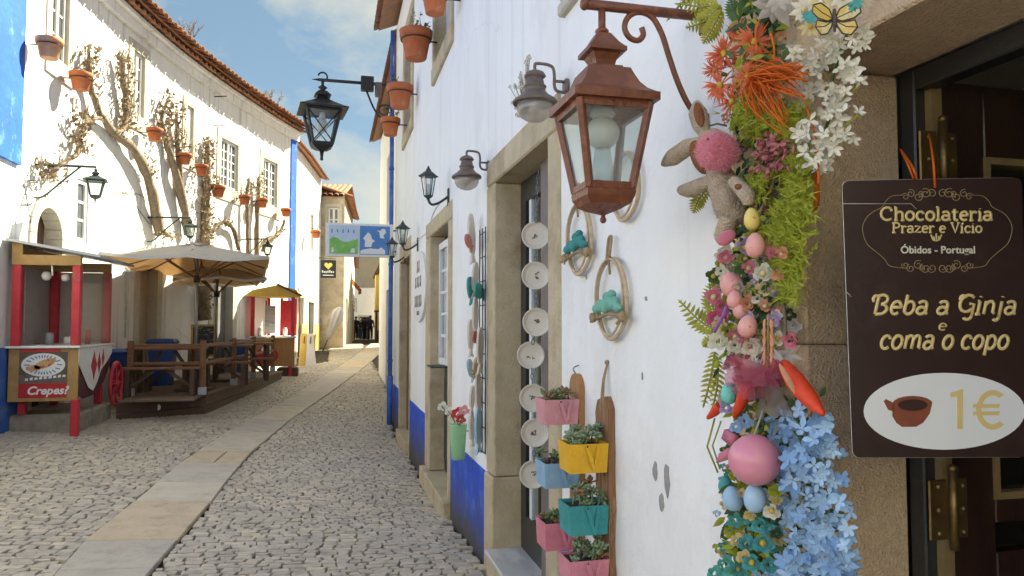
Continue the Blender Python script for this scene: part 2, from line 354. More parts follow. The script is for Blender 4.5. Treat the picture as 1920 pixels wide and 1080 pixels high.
# slabs
jy = [on_g(180, 1120).y]+[on_g(*p).y for p in [(200, 1072), (250, 1017), (330, 944), (360, 907), (400, 870), (420, 848), (465, 811), (500, 789), (530, 762), (570, 736), (625, 701)]]
while jy[-1] < 33: jy.append(jy[-1]+U(.8, 1.25))
ci = [2, 2, 1, 3, 0, 1, 3, 0, 3, 2, 0, 3]
def slab_poly(mb, poly, zt, th, m):
    n = len(poly); c = sum((Vector((p[0], p[1], 0)) for p in poly), Vector())/n
    def ring(k, dz):
        out = []
        for p in poly:
            v = Vector((p[0], p[1], 0)); d = c-v; v = v+d.normalized()*k
            out.append((v.x, v.y, gz(v.x, v.y)+zt+dz))
        return out
    vs = ring(0, -th) + ring(.002, -.008) + ring(.010, 0)
    fs = [(i, (i+1) % n, n+(i+1) % n, n+i) for i in range(n)]+[(n+i, n+(i+1) % n, 2*n+(i+1) % n, 2*n+i) for i in range(n)]+[tuple(range(2*n, 3*n))]
    mb.add(vs, fs, m)
for i in range(len(jy)-1):
    a, b = jy[i]+.008, jy[i+1]-.008
    parts = [(0, 1)] if i != 5 else [(0, .52), (.54, 1)]
    for q0, q1 in parts:
        poly = []
        tl = U(-.012, .012); tr_ = U(-.012, .012)
        for (Y, q) in ((a, q0), (a, (q0+q1)/2), (a, q1), ((a+b)/2, q1), (b, q1), (b, (q0+q1)/2), (b, q0), ((a+b)/2, q0)):
            X = sxl(Y)+(sxr(Y)-sxl(Y))*q + (tl if q == 0 else tr_ if q == 1 else 0)
            poly.append((X, Y+U(-.004, .004)))
        mb = MB(); slab_poly(mb, poly, .018, .03, 0)
        mb.build('paving_slab', MT['slab'][ci[i] if i < len(ci) else random.randrange(4)], street)
# cobbles, laid in wavering courses
cands = []
def warp(x, y):
    return (x + .10*noise.noise((x*.8, y*.8, 3.1)), y + .22*noise.noise((x*.55, y*.5, 9.7)) + .06*noise.noise((x*2.1, y*2.1, 5.0)))
rnd = random.Random(3)
def courses(side):
    Y = 2.9
    while Y < 34:
        h = rnd.uniform(.058, .092)*(1 if Y < 14 else 1.25)
        x = -4.3
        xe = 1.2
        x += rnd.uniform(0, .1)
        while x < xe:
            w = rnd.uniform(.078, .138)*(1 if Y < 14 else 1.25)
            j = lambda: rnd.uniform(-.013, .013)
            q = [(x+j(), Y+j()), (x+w+j(), Y+j()), (x+w+j(), Y+h+j()), (x+j(), Y+h+j())]
            if side > 0: sh = .0
            q = [warp(*p) for p in q]
            cx = sum(p[0] for p in q)/4; cyy = sum(p[1] for p in q)/4
            x += w
            yield q, cx, cyy
        Y += h
for q, cx, cyy in courses(1):
    lo, hi = sxl(cyy)-.004, sxr(cyy)+.004
    mn = min(p[0] for p in q); mxx = max(p[0] for p in q)
    if cx < xl(cyy)+.02 or cx > (WX-.05 if cyy < 13 else WX+2.5): continue
    if mxx > lo and mn < hi:
        ins = sum(1 for p in q if lo < p[0] < hi)
        if ins >= 3: continue
        q = [((p[0] if not (lo < p[0] < hi) else (lo if cx < (lo+hi)/2 else hi)), p[1]) for p in q]
        if max(p[0] for p in q)-min(p[0] for p in q) < .05: continue
    fw = cx*sy + cyy*cy; lat = cx*cy - cyy*sy
    if fw < 1.5: continue
    px = 960+F*lat/fw
    py = 608+F*(CZ-gz(cx, cyy))/fw
    if px < -60 or px > 1080 or py > 1110: continue
    cands.append((fw, q, cx, cyy, -20 < px < 1000 and py < 1090))
cands.sort(key=lambda c: (0 if c[4] else 1, c[0]))
def cobble(mb, q, m):
    c = Vector((sum(p[0] for p in q)/4, sum(p[1] for p in q)/4)); gap = .0068
    P = []
    for i in range(4):
        a = Vector(q[i]); b = Vector(q[(i+1) % 4]); d = b-a
        P.append(a+d*rnd.uniform(.03, .12)); P.append(b-d*rnd.uniform(.03, .12))
    tilt = Vector((rnd.uniform(-.022, .022), rnd.uniform(-.022, .022))); h = rnd.uniform(.008, .013)
    vs = []
    for k, dz in ((gap, -.05), (gap+.0015, -.003), (gap+.006, 0.0)):
        for p in P:
            d = c-p; L = d.length; v = p+d*(min(k, L*.6)/max(L, 1e-6)); r = v-c
            vs.append((v.x, v.y, gz(v.x, v.y)+h+dz+(r.x*tilt.x+r.y*tilt.y)))
    ctr = (c.x, c.y, gz(c.x, c.y)+h+.0005)
    fs = [(i, (i+1) % 8, 8+(i+1) % 8, 8+i) for i in range(8)]+[(8+i, 8+(i+1) % 8, 16+(i+1) % 8, 16+i) for i in range(8)]
    fs += [(16+i, 16+(i+1) % 8, 24) for i in range(8)]
    mb.add(vs+[ctr], fs, m, False)
def pick(cx, cyy):
    n = noise.noise((cx*.5, cyy*.35, 1.0)); k = rnd.random()+n*.5
    return 0 if k < .22 else 2 if k < .42 else 4 if k < .62 else 1 if k < .88 else 3
rest = MB()
for i, (fw, q, cx, cyy, ok) in enumerate(cands):
    if i < 300:
        mb = MB(); cobble(mb, q, 0); mb.build('cobble', MT['cob'][pick(cx, cyy)], street)
    else: cobble(rest, q, pick(cx, cyy))
o = rest.build('cobbles', MT['cob'], street, kind='stuff')
o['label'] = 'smaller looking grey cobbles farther along the lane'

# unseen pale paving added behind the viewpoint to bounce light onto near surfaces
pv = MB(); px_ = [-3.9, -2.6, -1.3, 0, WX-.03]; py_ = [-5.4, -4, -3, -2, -1, 0, 1, 2, 2.7]
for i in range(len(px_)-1):
    for j in range(len(py_)-1):
        pv.add([(x, y, gz(x, y)+.01) for x, y in ((px_[i], py_[j]), (px_[i+1], py_[j]), (px_[i+1], py_[j+1]), (px_[i], py_[j+1]))], [(0, 1, 2, 3)])
pv.add([(WX-.03, -5.3, .09), (9, -5.3, .09), (9, -1.32, .09), (WX-.03, -1.32, .09)], [(0, 1, 2, 3)])
tag(pv.build('bounce_paving', MT['slab'][3]), 'unseen pale paving added behind the viewpoint to bounce light', None, kind='structure')
# ------------------------------------------------------------------ houses: shared builders
def sheet(mb, cur, nor, Ys, Zs, openings, depth, m=0, ztop=None):
    Ys = sorted(set([round(y, 4) for y in Ys]+[round(v, 4) for o in openings for v in o[:2]])); Zs = sorted(set([round(z, 4) for z in Zs]+[round(v, 4) for o in openings for v in o[2:4]]))
    for i in range(len(Ys)-1):
        for j in range(len(Zs)-1):
            y0, y1, z0, z1 = Ys[i], Ys[i+1], Zs[j], Zs[j+1]; yc = (y0+y1)/2; zc = (z0+z1)/2
            if any(o[0] < yc < o[1] and o[2] < zc < o[3] for o in openings): continue
            a, b = cur(y0), cur(y1)
            mb.add([(*a, z0), (*b, z0), (*b, z1), (*a, z1)], [(0, 1, 2, 3)], m)
    for o in openings:
        y0, y1, z0, z1 = o[:4]; ys = [y for y in Ys if y0 <= y <= y1]
        def q(y, z, k):
            c = cur(y); n = nor(y); return (c[0]-n[0]*k, c[1]-n[1]*k, z)
        for k in range(len(ys)-1):
            for z in (z0, z1): mb.add([q(ys[k], z, 0), q(ys[k+1], z, 0), q(ys[k+1], z, depth), q(ys[k], z, depth)], [(0, 1, 2, 3)], m)
        for y in (y0, y1): mb.add([q(y, z0, 0), q(y, z1, 0), q(y, z1, depth), q(y, z0, depth)], [(0, 1, 2, 3)], m)
def frange(a, b, s):
    n = max(1, int(round((b-a)/s))); return [a+(b-a)*i/n for i in range(n+1)]
def casement(root, M, w, h, cols, rows, pm, name='window', wm=None, bar=.022, leafs=2, st=.05):
    """a wooden window in its own frame: M maps x along the wall, y up, z outward; origin at bottom centre"""
    wm = wm or MT['white_paint']
    mb = MB(); mb.T = M
    mb.span((-w/2, 0, -.03), (-w/2+st, h, .03)); mb.span((w/2-st, 0, -.03), (w/2, h, .03)); mb.span((-w/2+st, 0, -.03), (w/2-st, st, .03)); mb.span((-w/2+st, h-st, -.03), (w/2-st, h, .03))
    iw = w-2*st; ih = h-2*st
    for l in range(1, leafs): x = -w/2+st+iw*l/leafs; mb.span((x-st*.6, st, -.028), (x+st*.6, h-st, .033))
    for c in range(1, cols):
        if leafs > 1 and c % (cols//leafs) == 0: continue
        x = -w/2+st+iw*c/cols; mb.span((x-bar/2, st, -.012), (x+bar/2, h-st, .014))
    for r in range(1, rows): y = st+ih*r/rows; mb.span((-w/2+st, y-bar/2, -.010), (w/2-st, y+bar/2, .012))
    wo_ = mb.build(name, wm, root)
    for c in range(cols):
        for r in range(rows):
            p = MB(); p.T = M; x0 = -w/2+st+iw*c/cols; y0 = st+ih*r/rows
            p.span((x0+.004, y0+.004, -.006), (x0+iw/cols-.004, y0+ih/rows-.004, -.001)); p.build('pane', pm, wo_)
    return wo_
def wall_M(cur, nor, y, z, back=0.0):
    c = cur(y); n = nor(y); n = Vector((n[0], n[1], 0)); up = Vector((0, 0, 1)); x = up.cross(n)
    return Matrix(((x.x, up.x, n.x, c[0]-n.x*back), (x.y, up.y, n.y, c[1]-n.y*back), (x.z, up.z, n.z, z), (0, 0, 0, 1)))
def rough_block(mb, a, b, m=0, bev=.008): mb.span(a, b, m, bev)

# ------------------------------------------------------------------ the white house on the right
rc = lambda y: (WX, y); rn = lambda y: (-1.0, 0.0)
rh = thing('white_house', 'white house on the right with limestone door frames and a blue plinth', 'house', (WX, 5, 0))
d1a, d1b = wy(1032), wy(930); d1z0 = .175; d1z1 = (wz(1032, 254)+wz(935, 337))/2
f1a, f1b = wy(1053), wy(916); f1z = (wz(920, 304)+wz(970, 250))/2
d2a, d2b = wy(842), wy(808); d2z0 = wz(800, 873); d2z1 = (wz(808, 441)+wz(842, 417))/2
f2a, f2b = wy(848), wy(800); f2z = (wz(804, 416)+wz(846, 380))/2
d3a, d3b = wy(769), wy(751); d3z0 = .05; d3z1 = wz(760, 486)
sa, sb = -.35, wy(1520, 300); sz1 = 2.18
wA = (wy(849), wy(812), 4.12, 5.9); wB = (wy(773), wy(755), 4.2, 6.0); wC = (2.2, wy(1061), 3.02, 4.6)
print('D1', d1a, d1b, d1z0, d1z1, f1a, f1b, f1z, 'D2', d2a, d2b, d2z0, d2z1, f2a, f2b, f2z, 'D3', d3a, d3b, d3z1, 'shop', sb, 'wA', wA, 'wB', wB, 'wC', wC)
REY = 12.55; EAVE_R = 6.65
mb = MB()
ops = [(f1a+.02, f1b-.02, -.2, f1z-.02), (f2a+.02, f2b-.02, -.3, f2z-.02), (d3a-.06, d3b+.1, -.3, d3z1+.1), (sa-.2, sb+.2, -.2, sz1+.25), (wA[0]+.05, wA[1]-.05, wA[2]+.1, wA[3]-.1), (wB[0]+.05, wB[1]-.05, wB[2]+.1, wB[3]-.1), (wC[0]+.05, wC[1]-.05, wC[2]+.05, wC[3]-.05)]
sheet(mb, rc, rn, frange(-1.3, REY, .8), frange(-.4, EAVE_R, .8), ops, .22)
mb.add([(WX, REY, -.4), (8, REY, -.4), (8, REY, EAVE_R), (WX, REY, EAVE_R)], [(0, 1, 2, 3)]); mb.add([(WX, -1.3, -.4), (8, -1.3, -.4), (8, -1.3, EAVE_R), (WX, -1.3, EAVE_R)], [(0, 1, 2, 3)]); mb.add([(8, -1.3, -.4), (8, REY, -.4), (8, REY, EAVE_R), (8, -1.3, EAVE_R)], [(0, 1, 2, 3)])
mb.build('wall', MT['plaster'], rh)
# roof with a scalloped eave
mb = MB(); t = -1.4
while t < REY+.1:
    prof = [(.10*math.cos(a), .07*math.sin(a)) for a in [math.pi*i/6 for i in range(7)]]
    vs = []
    for k in range(2):
        X = WX-.38 if k == 0 else 5.0; Z = EAVE_R-.02 if k == 0 else EAVE_R+1.7
        vs += [(X, t+p[0], Z+p[1]) for p in prof]
    mb.add(vs, [(i, i+1, 8+i, 7+i) for i in range(6)], 0, True); t += .2
mb.add([(WX-.30, -1.4, EAVE_R-.03), (WX-.30, REY+.1, EAVE_R-.03), (5, REY+.1, EAVE_R+1.69), (5, -1.4, EAVE_R+1.69)], [(0, 1, 2, 3)])
mb.add([(8.2, -1.4, EAVE_R-.1), (8.2, REY+.1, EAVE_R-.1), (5, REY+.1, EAVE_R+1.69), (5, -1.4, EAVE_R+1.69)], [(0, 1, 2, 3)])
mb.build('roof', MT['tile'], rh)
# plinth panels
def plinth_mat():
    m = mat('blue_plinth', (.005, .06, .46), (.012, .09, .56), 5, .7, .3, 14, c3=(.10, .20, .50), sc3=5, w3=(.54, .74), coord='World')
    t = m.node_tree; L = t.links.new; p = t.nodes['Principled BSDF']; src = p.inputs['Base Color'].links[0].from_socket
    g = N(t, 'ShaderNodeNewGeometry'); s = N(t, 'ShaderNodeSeparateXYZ'); L(g.outputs['Position'], s.inputs[0])
    n = N(t, 'ShaderNodeTexNoise'); n.inputs['Scale'].default_value = 3.2; n.inputs['Detail'].default_value = 8; n.inputs['Roughness'].default_value = .7; L(g.outputs['Position'], n.inputs[0])
    ma = N(t, 'ShaderNodeMath', operation='MULTIPLY_ADD'); ma.inputs[1].default_value = -1.05; L(s.outputs['Z'], ma.inputs[0]); L(n.outputs[0], ma.inputs[2])
    r = N(t, 'ShaderNodeValToRGB'); r.color_ramp.elements[0].position = .05; r.color_ramp.elements[1].position = .52; L(ma.outputs[0], r.inputs[0])
    x = N(t, 'ShaderNodeMix', data_type='RGBA'); L(r.outputs[0], x.inputs[0]); L(src, x.inputs[6]); x.inputs[7].default_value = (.075, .07, .068, 1); L(x.outputs[2], p.inputs['Base Color']); return m
MT['plinth'] = plinth_mat()
for a, b in ((sb+.32, f1a), (f1b, f2a), (f2b, d3a-.1), (d3b+.12, REY)):
    mb = MB(); k = max(2, int((b-a)/.25))
    tp = [(y, .60+.012*noise.noise((y*2.2, 0, 7))+.006*noise.noise((y*9, 0, 2))) for y in frange(b-.002, a+.002, .12)] if False else [(a+.002+(b-a-.004)*i/(k*2), .60+.012*noise.noise(((a+(b-a)*i/(k*2))*2.2, 0, 7))+.006*noise.noise(((a+(b-a)*i/(k*2))*9, 0, 2))) for i in range(k*2, -1, -1)]; mb.prism([(a+.002, -.4), (b-.002, -.4)]+tp, .03, Matrix(((0, 0, -1, WX+.018), (1, 0, 0, 0), (0, 1, 0, 0), (0, 0, 0, 1)))); mb.build('blue_plinth', MT['plinth'], rh)
# limestone frames, each block its own part
def blocks(lst, m, parent=rh, names=None):
    for n, a, b in lst:
        mb = MB(); mb.span(a, b, 0, .010); mb.build(n, m, parent)
ST = MT['stone']
x0 = WX-.014; x1 = WX+.215
zj = wz(918, 885)
dr = MB()
blocks([('lintel', (x0, f1a, d1z1), (x1, f1b, f1z)), ('jamb', (x0, d1b, zj+.004), (x1, f1b, d1z1-.003)), ('jamb', (x0, f1a, zj+.004), (x1, d1a, d1z1-.003)),
        ('jamb_base', (x0-.014, d1b-.004, -.2), (x1, f1b+.012, zj)), ('jamb_base', (x0-.014, f1a-.012, -.2), (x1, d1a+.004, zj))], ST)
step = MB(); step.span((x0-.05, d1a+.006, -.2), (x1+.1, d1b-.006, d1z0-.03), 0, .012); step.build('door_step', ST, rh)
step = MB(); step.span((x0-.062, d1a+.005, d1z0-.028), (x1+.1, d1b-.005, d1z0), 0, .006); step.build('marble_threshold', MT['marble'], rh)
blocks([('lintel', (x0, f2a, d2z1), (x1, f2b, f2z)), ('jamb', (x0, d2b, d2z0), (x1, f2b, d2z1-.003)), ('jamb', (x0, f2a, d2z0), (x1, d2a, d2z1-.003)), ('door_step', (x0-.06, f2a, -.3), (x1, f2b, d2z0-.004))], ST)
blocks([('lintel', (x0, d3a-.08, d3z1), (x1, d3b+.12, d3z1+.26)), ('jamb', (x0, d3b, -.2), (x1, d3b+.12, d3z1-.003)), ('jamb', (x0, d3a-.1, -.2), (x1, d3a, d3z1-.003)), ('door_step', (x0-.05, d3a+.003, -.3), (x1, d3b-.003, .02))], ST)
# doors
MT['door_black'] = mat('black_door_paint', (.022, .022, .024), (.03, .03, .03), 8, .35, .1, 50)
MT['door_green'] = mat('dark_green_door', (.012, .032, .028), (.02, .045, .04), 8, .4, .1, 40)
MT['door_mauve'] = mat('mauve_grey_wood', (.20, .165, .155), (.15, .125, .12), 8, .6, .2, 40, stretch=(4, 4, .5))
MT['door_brown'] = mat('brown_door', (.20, .10, .05), (.13, .065, .033), 6, .5, .2, 40, stretch=(4, 4, .4))
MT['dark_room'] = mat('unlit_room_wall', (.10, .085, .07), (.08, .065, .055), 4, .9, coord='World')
dl = MB(); xd = WX+.165
dl.span((xd, d1b-.13, d1z0), (xd+.05, d1b-.003, d1z1-.004)); dl.span((xd, d1a+.004, d1z0), (xd+.05, d1a+.10, d1z1-.004)); dl.span((xd, d1a+.1, d1z1-.14), (xd+.05, d1b-.13, d1z1-.004)); dl.span((xd, d1a+.1, d1z0), (xd+.05, d1b-.13, d1z0+.22))
door = dl.build('glazed_door', MT['door_black'], rh)
q = MB(); q.span((xd+.012, d1b-.22, d1z0+.22), (xd+.055, d1b-.17, d1z1-.14)); q.build('pane_reflection', MT['white_paint'], door)  # white strip standing in for the pale reflection in the door glass
q = MB(); q.span((xd+.02, d1a+.1, d1z0+.22), (xd+.026, d1b-.13, d1z1-.14)); q.build('pane', MT['glass'], door)
q = MB(); q.span((WX+.125, d1a+.003, d1z0+.002), (WX+.155, d1b-.62, d1z1-.003)); sh_ = q.build('open_shutter', MT['door_mauve'], rh)
# second door: green lower panel, white glazed leaves
xd = WX+.15; mid = wz(825, 690)
dl = MB(); dl.span((xd, d2a, d2z0), (xd+.05, d2b, mid), 0, .006); dl.span((xd-.025, d2a+.12, d2z0+.15), (xd+.01, d2b-.12, mid-.12), 0, .01)
door = dl.build('door', MT['door_green'], rh)
casement(rh, Matrix(((0, 0, -1, WX+.11), (-1, 0, 0, (d2a+d2b)/2), (0, 1, 0, mid+.01), (0, 0, 0, 1))), d2b-d2a-.02, d2z1-mid-.1, 4, 5, MT['pane_curtain'], 'door_window', bar=.03, st=.07)
q = MB(); q.span((xd, d2a, d2z1-.09), (xd+.05, d2b, d2z1)); q.build('head_rail', MT['door_black'], door)
q = MB(); q.span((WX-.09, (d2a+d2b)/2-.1, mid+.0), (WX+.1, (d2a+d2b)/2+.25, mid+.015)); q.build('letter_flap', MT['green_metal'], door)
dl = MB(); dl.span((WX+.1, d3a, .02), (WX+.15, d3b, d3z1)); [dl.span((WX+.085, d3a+.1, z), (WX+.11, d3b-.1, z+.7), 0, .01) for z in (.2, 1.05)]; dl.build('door', MT['door_brown'], rh)
# upstairs windows with stone surrounds
def up_window(wn, cols, rows, stone, fw=.17):
    a, b, z0, z1 = wn
    blocks([('window_jamb', (WX-.025, a, z0+fw+.003), (WX+.22, a+fw, z1-fw)), ('window_jamb', (WX-.025, b-fw, z0+fw+.003), (WX+.22, b, z1-fw)), ('window_sill', (WX-.035, a-.01, z0), (WX+.22, b+.01, z0+fw)), ('window_lintel', (WX-.025, a, z1-fw+.003), (WX+.22, b, z1))], stone)
    casement(rh, Matrix(((0, 0, -1, WX+.13), (-1, 0, 0, (a+b)/2), (0, 1, 0, z0+fw), (0, 0, 0, 1))), b-a-2*fw, z1-z0-2*fw, cols, rows, MT['pane_dark'])
up_window(wA, 4, 4, MT['stone']); up_window(wB, 4, 4, MT['stone']); up_window(wC, 2, 4, MT['stone_pale'], .06)
# the chocolate shop doorway
SR = MT['stone_rough']
nj = 3; zz = [-.2, .70, 1.555, sz1-.003]
for i in range(nj):
    mb = MB(); mb.span((x0-.006, sb, zz[i]+.001), (WX+.236, sb+.30, zz[i+1]-.001), 0, .005); mb.build('jamb', SR, rh)
for ya, yb in ((sa-.3, .55), (.553, sb+.30)):
    mb = MB(); mb.span((x0-.006, ya, sz1), (WX+.236, yb, sz1+.36), 0, .006); mb.build('lintel', SR, rh)
mb = MB(); mb.span((x0-.05, sa, -.2), (WX+.3, sb-.004, .1), 0, .01); mb.build('door_step', ST, rh)
xi = WX+.238
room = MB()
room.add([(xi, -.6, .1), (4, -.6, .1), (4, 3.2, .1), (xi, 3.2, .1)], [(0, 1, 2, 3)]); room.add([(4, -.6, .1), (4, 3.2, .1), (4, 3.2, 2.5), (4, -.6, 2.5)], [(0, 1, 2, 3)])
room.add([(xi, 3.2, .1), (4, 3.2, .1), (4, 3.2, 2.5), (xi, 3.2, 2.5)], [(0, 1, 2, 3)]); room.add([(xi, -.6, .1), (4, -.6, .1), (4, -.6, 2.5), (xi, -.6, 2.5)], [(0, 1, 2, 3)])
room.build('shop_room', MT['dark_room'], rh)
room = MB(); room.add([(xi, -.6, 2.42), (4, -.6, 2.42), (4, 3.2, 2.42), (xi, 3.2, 2.42)], [(0, 1, 2, 3)]); room.build('shop_ceiling', MT['plaster_cream'], rh)
fr = MB(); fr.span((xi, sb-.045, .1), (xi+.05, sb+.0, sz1+.0), 0, .004); fr.span((xi, sa, sz1-.05), (xi+.05, sb-.045, sz1), 0, .004)
fr.build('shop_door_frame', MT['door_black'], rh)
ly = sb-.06; lx0 = xi+.055
MT['brass'] = mat('aged_brass', (.24, .16, .065), (.17, .11, .045), 20, .45, .1, 60, metal=.85)
MT['brass_dull'] = mat('dull_brass_strip', (.34, .25, .12), (.27, .19, .09), 14, .5, .1, 60, metal=.4)
MT['door_mahog'] = mat('dark_mahogany', (.035, .016, .012), (.022, .011, .009), 6, .28, .1, 50, stretch=(4, 4, .5))
lf = MB(); lh = 2.15
for a, b, c, d in ((0, .12, .1, lh), (.70, .82, .1, lh), (.12, .7, lh-.17, lh), (.12, .7, .1, .35), (.12, .7, 1.03, 1.09), (.12, .7, 1.155, 1.21)):
    lf.span((lx0+a, ly, c), (lx0+b, ly+.045, d), 0, .003)
leaf = lf.build('shop_door', MT['door_mahog'], rh)
for za, zb in ((1.22, lh-.18), (.36, 1.02)):
    for p in (((.115, za-.012), (.130, zb+.012)), ((.685, za-.012), (.705, zb+.012)), ((.130, za-.012), (.685, za+.004)), ((.130, zb-.004), (.685, zb+.012))):
        q = MB(); q.span((lx0+p[0][0], ly-.006, p[0][1]), (lx0+p[1][0], ly+.02, p[1][1])); q.build('brass_trim', MT['brass_dull'], leaf)
q = MB(); q.span((lx0+.12, ly+.02, 1.21), (lx0+.7, ly+.026, lh-.17)); q.build('pane', MT['glass'], leaf)
MT['paper'] = mat('printed_paper', (.42, .42, .42), (.55, .55, .55), 6, .6, stretch=(.4, 1, 30), coord='World', c3=(.16, .16, .17), sc3=5, w3=(.5, .54))
q = MB(); q.span((lx0+.131, ly+.008, .86), (lx0+.684, ly+.012, 1.018)); q.build('price_list', MT['paper'], leaf)
q = MB(); q.span((lx0+.12, ly+.02, .35), (lx0+.7, ly+.026, 1.03)); q.build('pane', MT['glass'], leaf)
for zc in (wz(1740, 275)+.28, .62+.30):
    pass
for hp in ((1738, 300), (1757, 955)):
    c = on_y(hp[0], hp[1], ly-.004); hz = c.z
    hm = MB(); hx = lx0-.012
    hm.span((hx-.055, ly-.012, hz-.065), (hx-.008, ly-.006, hz+.065), 0, .003); hm.span((hx+.008, ly-.008, hz-.065), (hx+.05, ly-.002, hz+.065), 0, .003)
    h = hm.build('hinge', MT['brass'], rh)
    k = MB(); k.tube([(hx, ly-.02, hz-.085), (hx, ly-.02, hz+.085)], .0095, 10); k.ball((hx, ly-.02, hz+.09), .010, 8, 6); k.build('hinge_pin', MT['brass'], h)
    for sx in (-.032, .032):
        for dz in (-.05, 0, .05): k = MB(); k.ball((hx+sx, ly-.012, hz+dz), .0045, 6, 4); k.build('screw', MT['brass_dull'], h)
st_ = MB(); st_.span((lx0-.026, ly-.004, .1), (lx0+.002, ly+.03, lh)); st_.build('brass_edge_strip', MT['brass_dull'], rh)
# flaked patches in the limewash
MT['flake'] = mat('bare_render', (.36, .35, .33), (.28, .27, .26), 20, .95, .4, 60)
for px, py, w, h in ((1229, 882, 9, 32), (1251, 897, 12, 60), (1241, 942, 11, 30), (1212, 560, 5, 9), (1100, 520, 4, 8), (795, 330, 4, 10), (1205, 705, 3, 14)):
    c = on_x(px, py, WX); s = c.length/F*1.25; n = 11; mb = MB()
    pts = [(WX-.003, c.y+math.cos(2*math.pi*i/n)*w*.5*s*1.6*U(.65, 1.1), c.z+math.sin(2*math.pi*i/n)*h*.5*s*.8*U(.7, 1.1)) for i in range(n)]
    mb.add(pts+[(WX+.004, p[1], p[2]) for p in pts], [tuple(range(n))]+[(i, (i+1) % n, n+(i+1) % n, n+i) for i in range(n)]); mb.build('bare_render_patch', MT['flake'], rh)
# downpipe at the corner
dp = MB(); xp_ = WX-.075
dp.tube([(xp_, REY-.12, .0), (xp_, REY-.12, EAVE_R-.1)], .036, 12)
for z in (1.0, 2.6, 4.2, 5.8, 7.4): dp.tube([(xp_, REY-.12, z-.02), (xp_, REY-.12, z+.02)], .044, 12)
dp.tube([(xp_, REY-.12, -.05), (xp_, REY-.12, .75)], .050, 12)
dp.build('downpipe', MT['blue'], rh)
# the next house behind it, seen edge-on
nh = thing('white_house', 'neighbouring white house just beyond the blue downpipe, almost hidden', 'house', (WX+.6, 16.5, .1))
hx0 = WX+.25; E2 = 6.65
mb = MB(); sheet(mb, lambda y: (hx0, y), rn, frange(REY+.3, 20.6, .9), frange(-.3, E2, .9), [(14, 15, -.3, 2.4), (17, 18, -.3, 2.4), (14, 15, 4, 5.6), (17, 18, 4, 5.6)], .2)
for y in (REY+.3, 20.6): mb.add([(hx0, y, -.3), (7, y, -.3), (7, y, E2), (hx0, y, E2)], [(0, 1, 2, 3)])
mb.add([(7, REY+.3, -.3), (7, 20.6, -.3), (7, 20.6, E2), (7, REY+.3, E2)], [(0, 1, 2, 3)]); mb.build('wall', MT['plaster'], nh)
for ya in (14, 17):
    mb = MB(); mb.span((hx0+.12, ya+.004, -.2), (hx0+.16, ya+.996, 2.396)); mb.build('door', MT['door_brown'], nh)
    casement(nh, Matrix(((0, 0, -1, hx0+.12), (-1, 0, 0, ya+.5), (0, 1, 0, 4.0), (0, 0, 0, 1))), .99, 1.59, 4, 4, MT['pane_dark'])
mb = MB(); t = REY+.3
while t < 20.7:
    vs = []
    for X, Z in ((hx0-.3, E2), (4, E2+1.5)): vs += [(X, t+.1*math.cos(math.pi*i/6), Z+.07*math.sin(math.pi*i/6)) for i in range(7)]
    mb.add(vs, [(i, i+1, 8+i, 7+i) for i in range(6)], 0, True); t += .2
mb.add([(hx0-.22, REY+.2, E2-.01), (hx0-.22, 20.7, E2-.01), (4, 20.7, E2+1.49), (4, REY+.2, E2+1.49)], [(0, 1, 2, 3)]); mb.add([(7.2, REY+.2, E2-.01), (7.2, 20.7, E2-.01), (4, 20.7, E2+1.49), (4, REY+.2, E2+1.49)], [(0, 1, 2, 3)])
mb.build('roof', MT['tile'], nh)

# a low house farther on, set back where the lane bends right
lw = thing('low_house', 'low white house set back beyond the neighbour where the lane bends', 'house', (2.4, 26, .4))
mb = MB(); sheet(mb, lambda y: (2.38, y), rn, frange(21.2, 31, 1.1), frange(0, 4.2, 1.0), [(23, 24, 0, 2.7), (26, 27, 1.4, 2.6), (29, 30, 0, 2.7)], .2)
for y in (21.2, 31): mb.add([(2.38, y, 0), (6, y, 0), (6, y, 4.2), (2.38, y, 4.2)], [(0, 1, 2, 3)])
mb.add([(6, 21.2, 0), (6, 31, 0), (6, 31, 4.2), (6, 21.2, 4.2)], [(0, 1, 2, 3)]); mb.build('wall', MT['plaster'], lw)
for ya in (23, 29): mb = MB(); mb.span((2.5, ya+.004, 0), (2.54, ya+.996, 2.696)); mb.build('door', MT['door_brown'], lw)
casement(lw, Matrix(((0, 0, -1, 2.48), (-1, 0, 0, 26.5), (0, 1, 0, 1.404), (0, 0, 0, 1))), .99, 1.19, 2, 3, MT['pane_dark'])
mb = MB(); mb.add([(2.2, 21.1, 4.19), (2.2, 31.1, 4.19), (4.2, 31.1, 4.9), (4.2, 21.1, 4.9), (6.2, 31.1, 4.19), (6.2, 21.1, 4.19)], [(0, 1, 2, 3), (3, 2, 4, 5)]); mb.build('roof', MT['tile'], lw)
# ------------------------------------------------------------------ the long white house on the left, its front bending with the lane
lc = lambda y: (xl(y), y)
def ln(y): n = lnor(y); return (n.x, n.y)
LE = 6.95; LY0, LY1 = -9.0, 21.75
lh_ = thing('long_white_house', 'long sunlit white house on the left with a tiled eave and blue corner bands', 'house', (xl(14), 14, .3))
PS = MT['plaster_sun']; SP = MT['stone_pale']
def lyz(px, py, off=0.0): p = on_l(px, py, off); return p.y, p.z
def lrect(pxa, pxb, ptop, pbot):
    """opening from pixels: left/right column, (x,y) of a top point and of a bottom point"""
    return (lyz(pxa, 300)[0], lyz(pxb, 300)[0], lyz(*pbot)[1], lyz(*ptop)[1])
wins = [('w1', lrect(78, 131, (100, -150), (104, 146)), .17, 2, 5), ('w2', lrect(236, 275, (255, 78), (255, 244)), .17, 2, 5), ('w3', lrect(340, 368, (352, 182), (354, 318)), .17, 2, 5),
        ('w4', lrect(406, 453, (430, 250), (428, 378)), .19, 4, 5), ('w5', lrect(487, 526, (507, 288), (507, 408)), .19, 4, 5)]
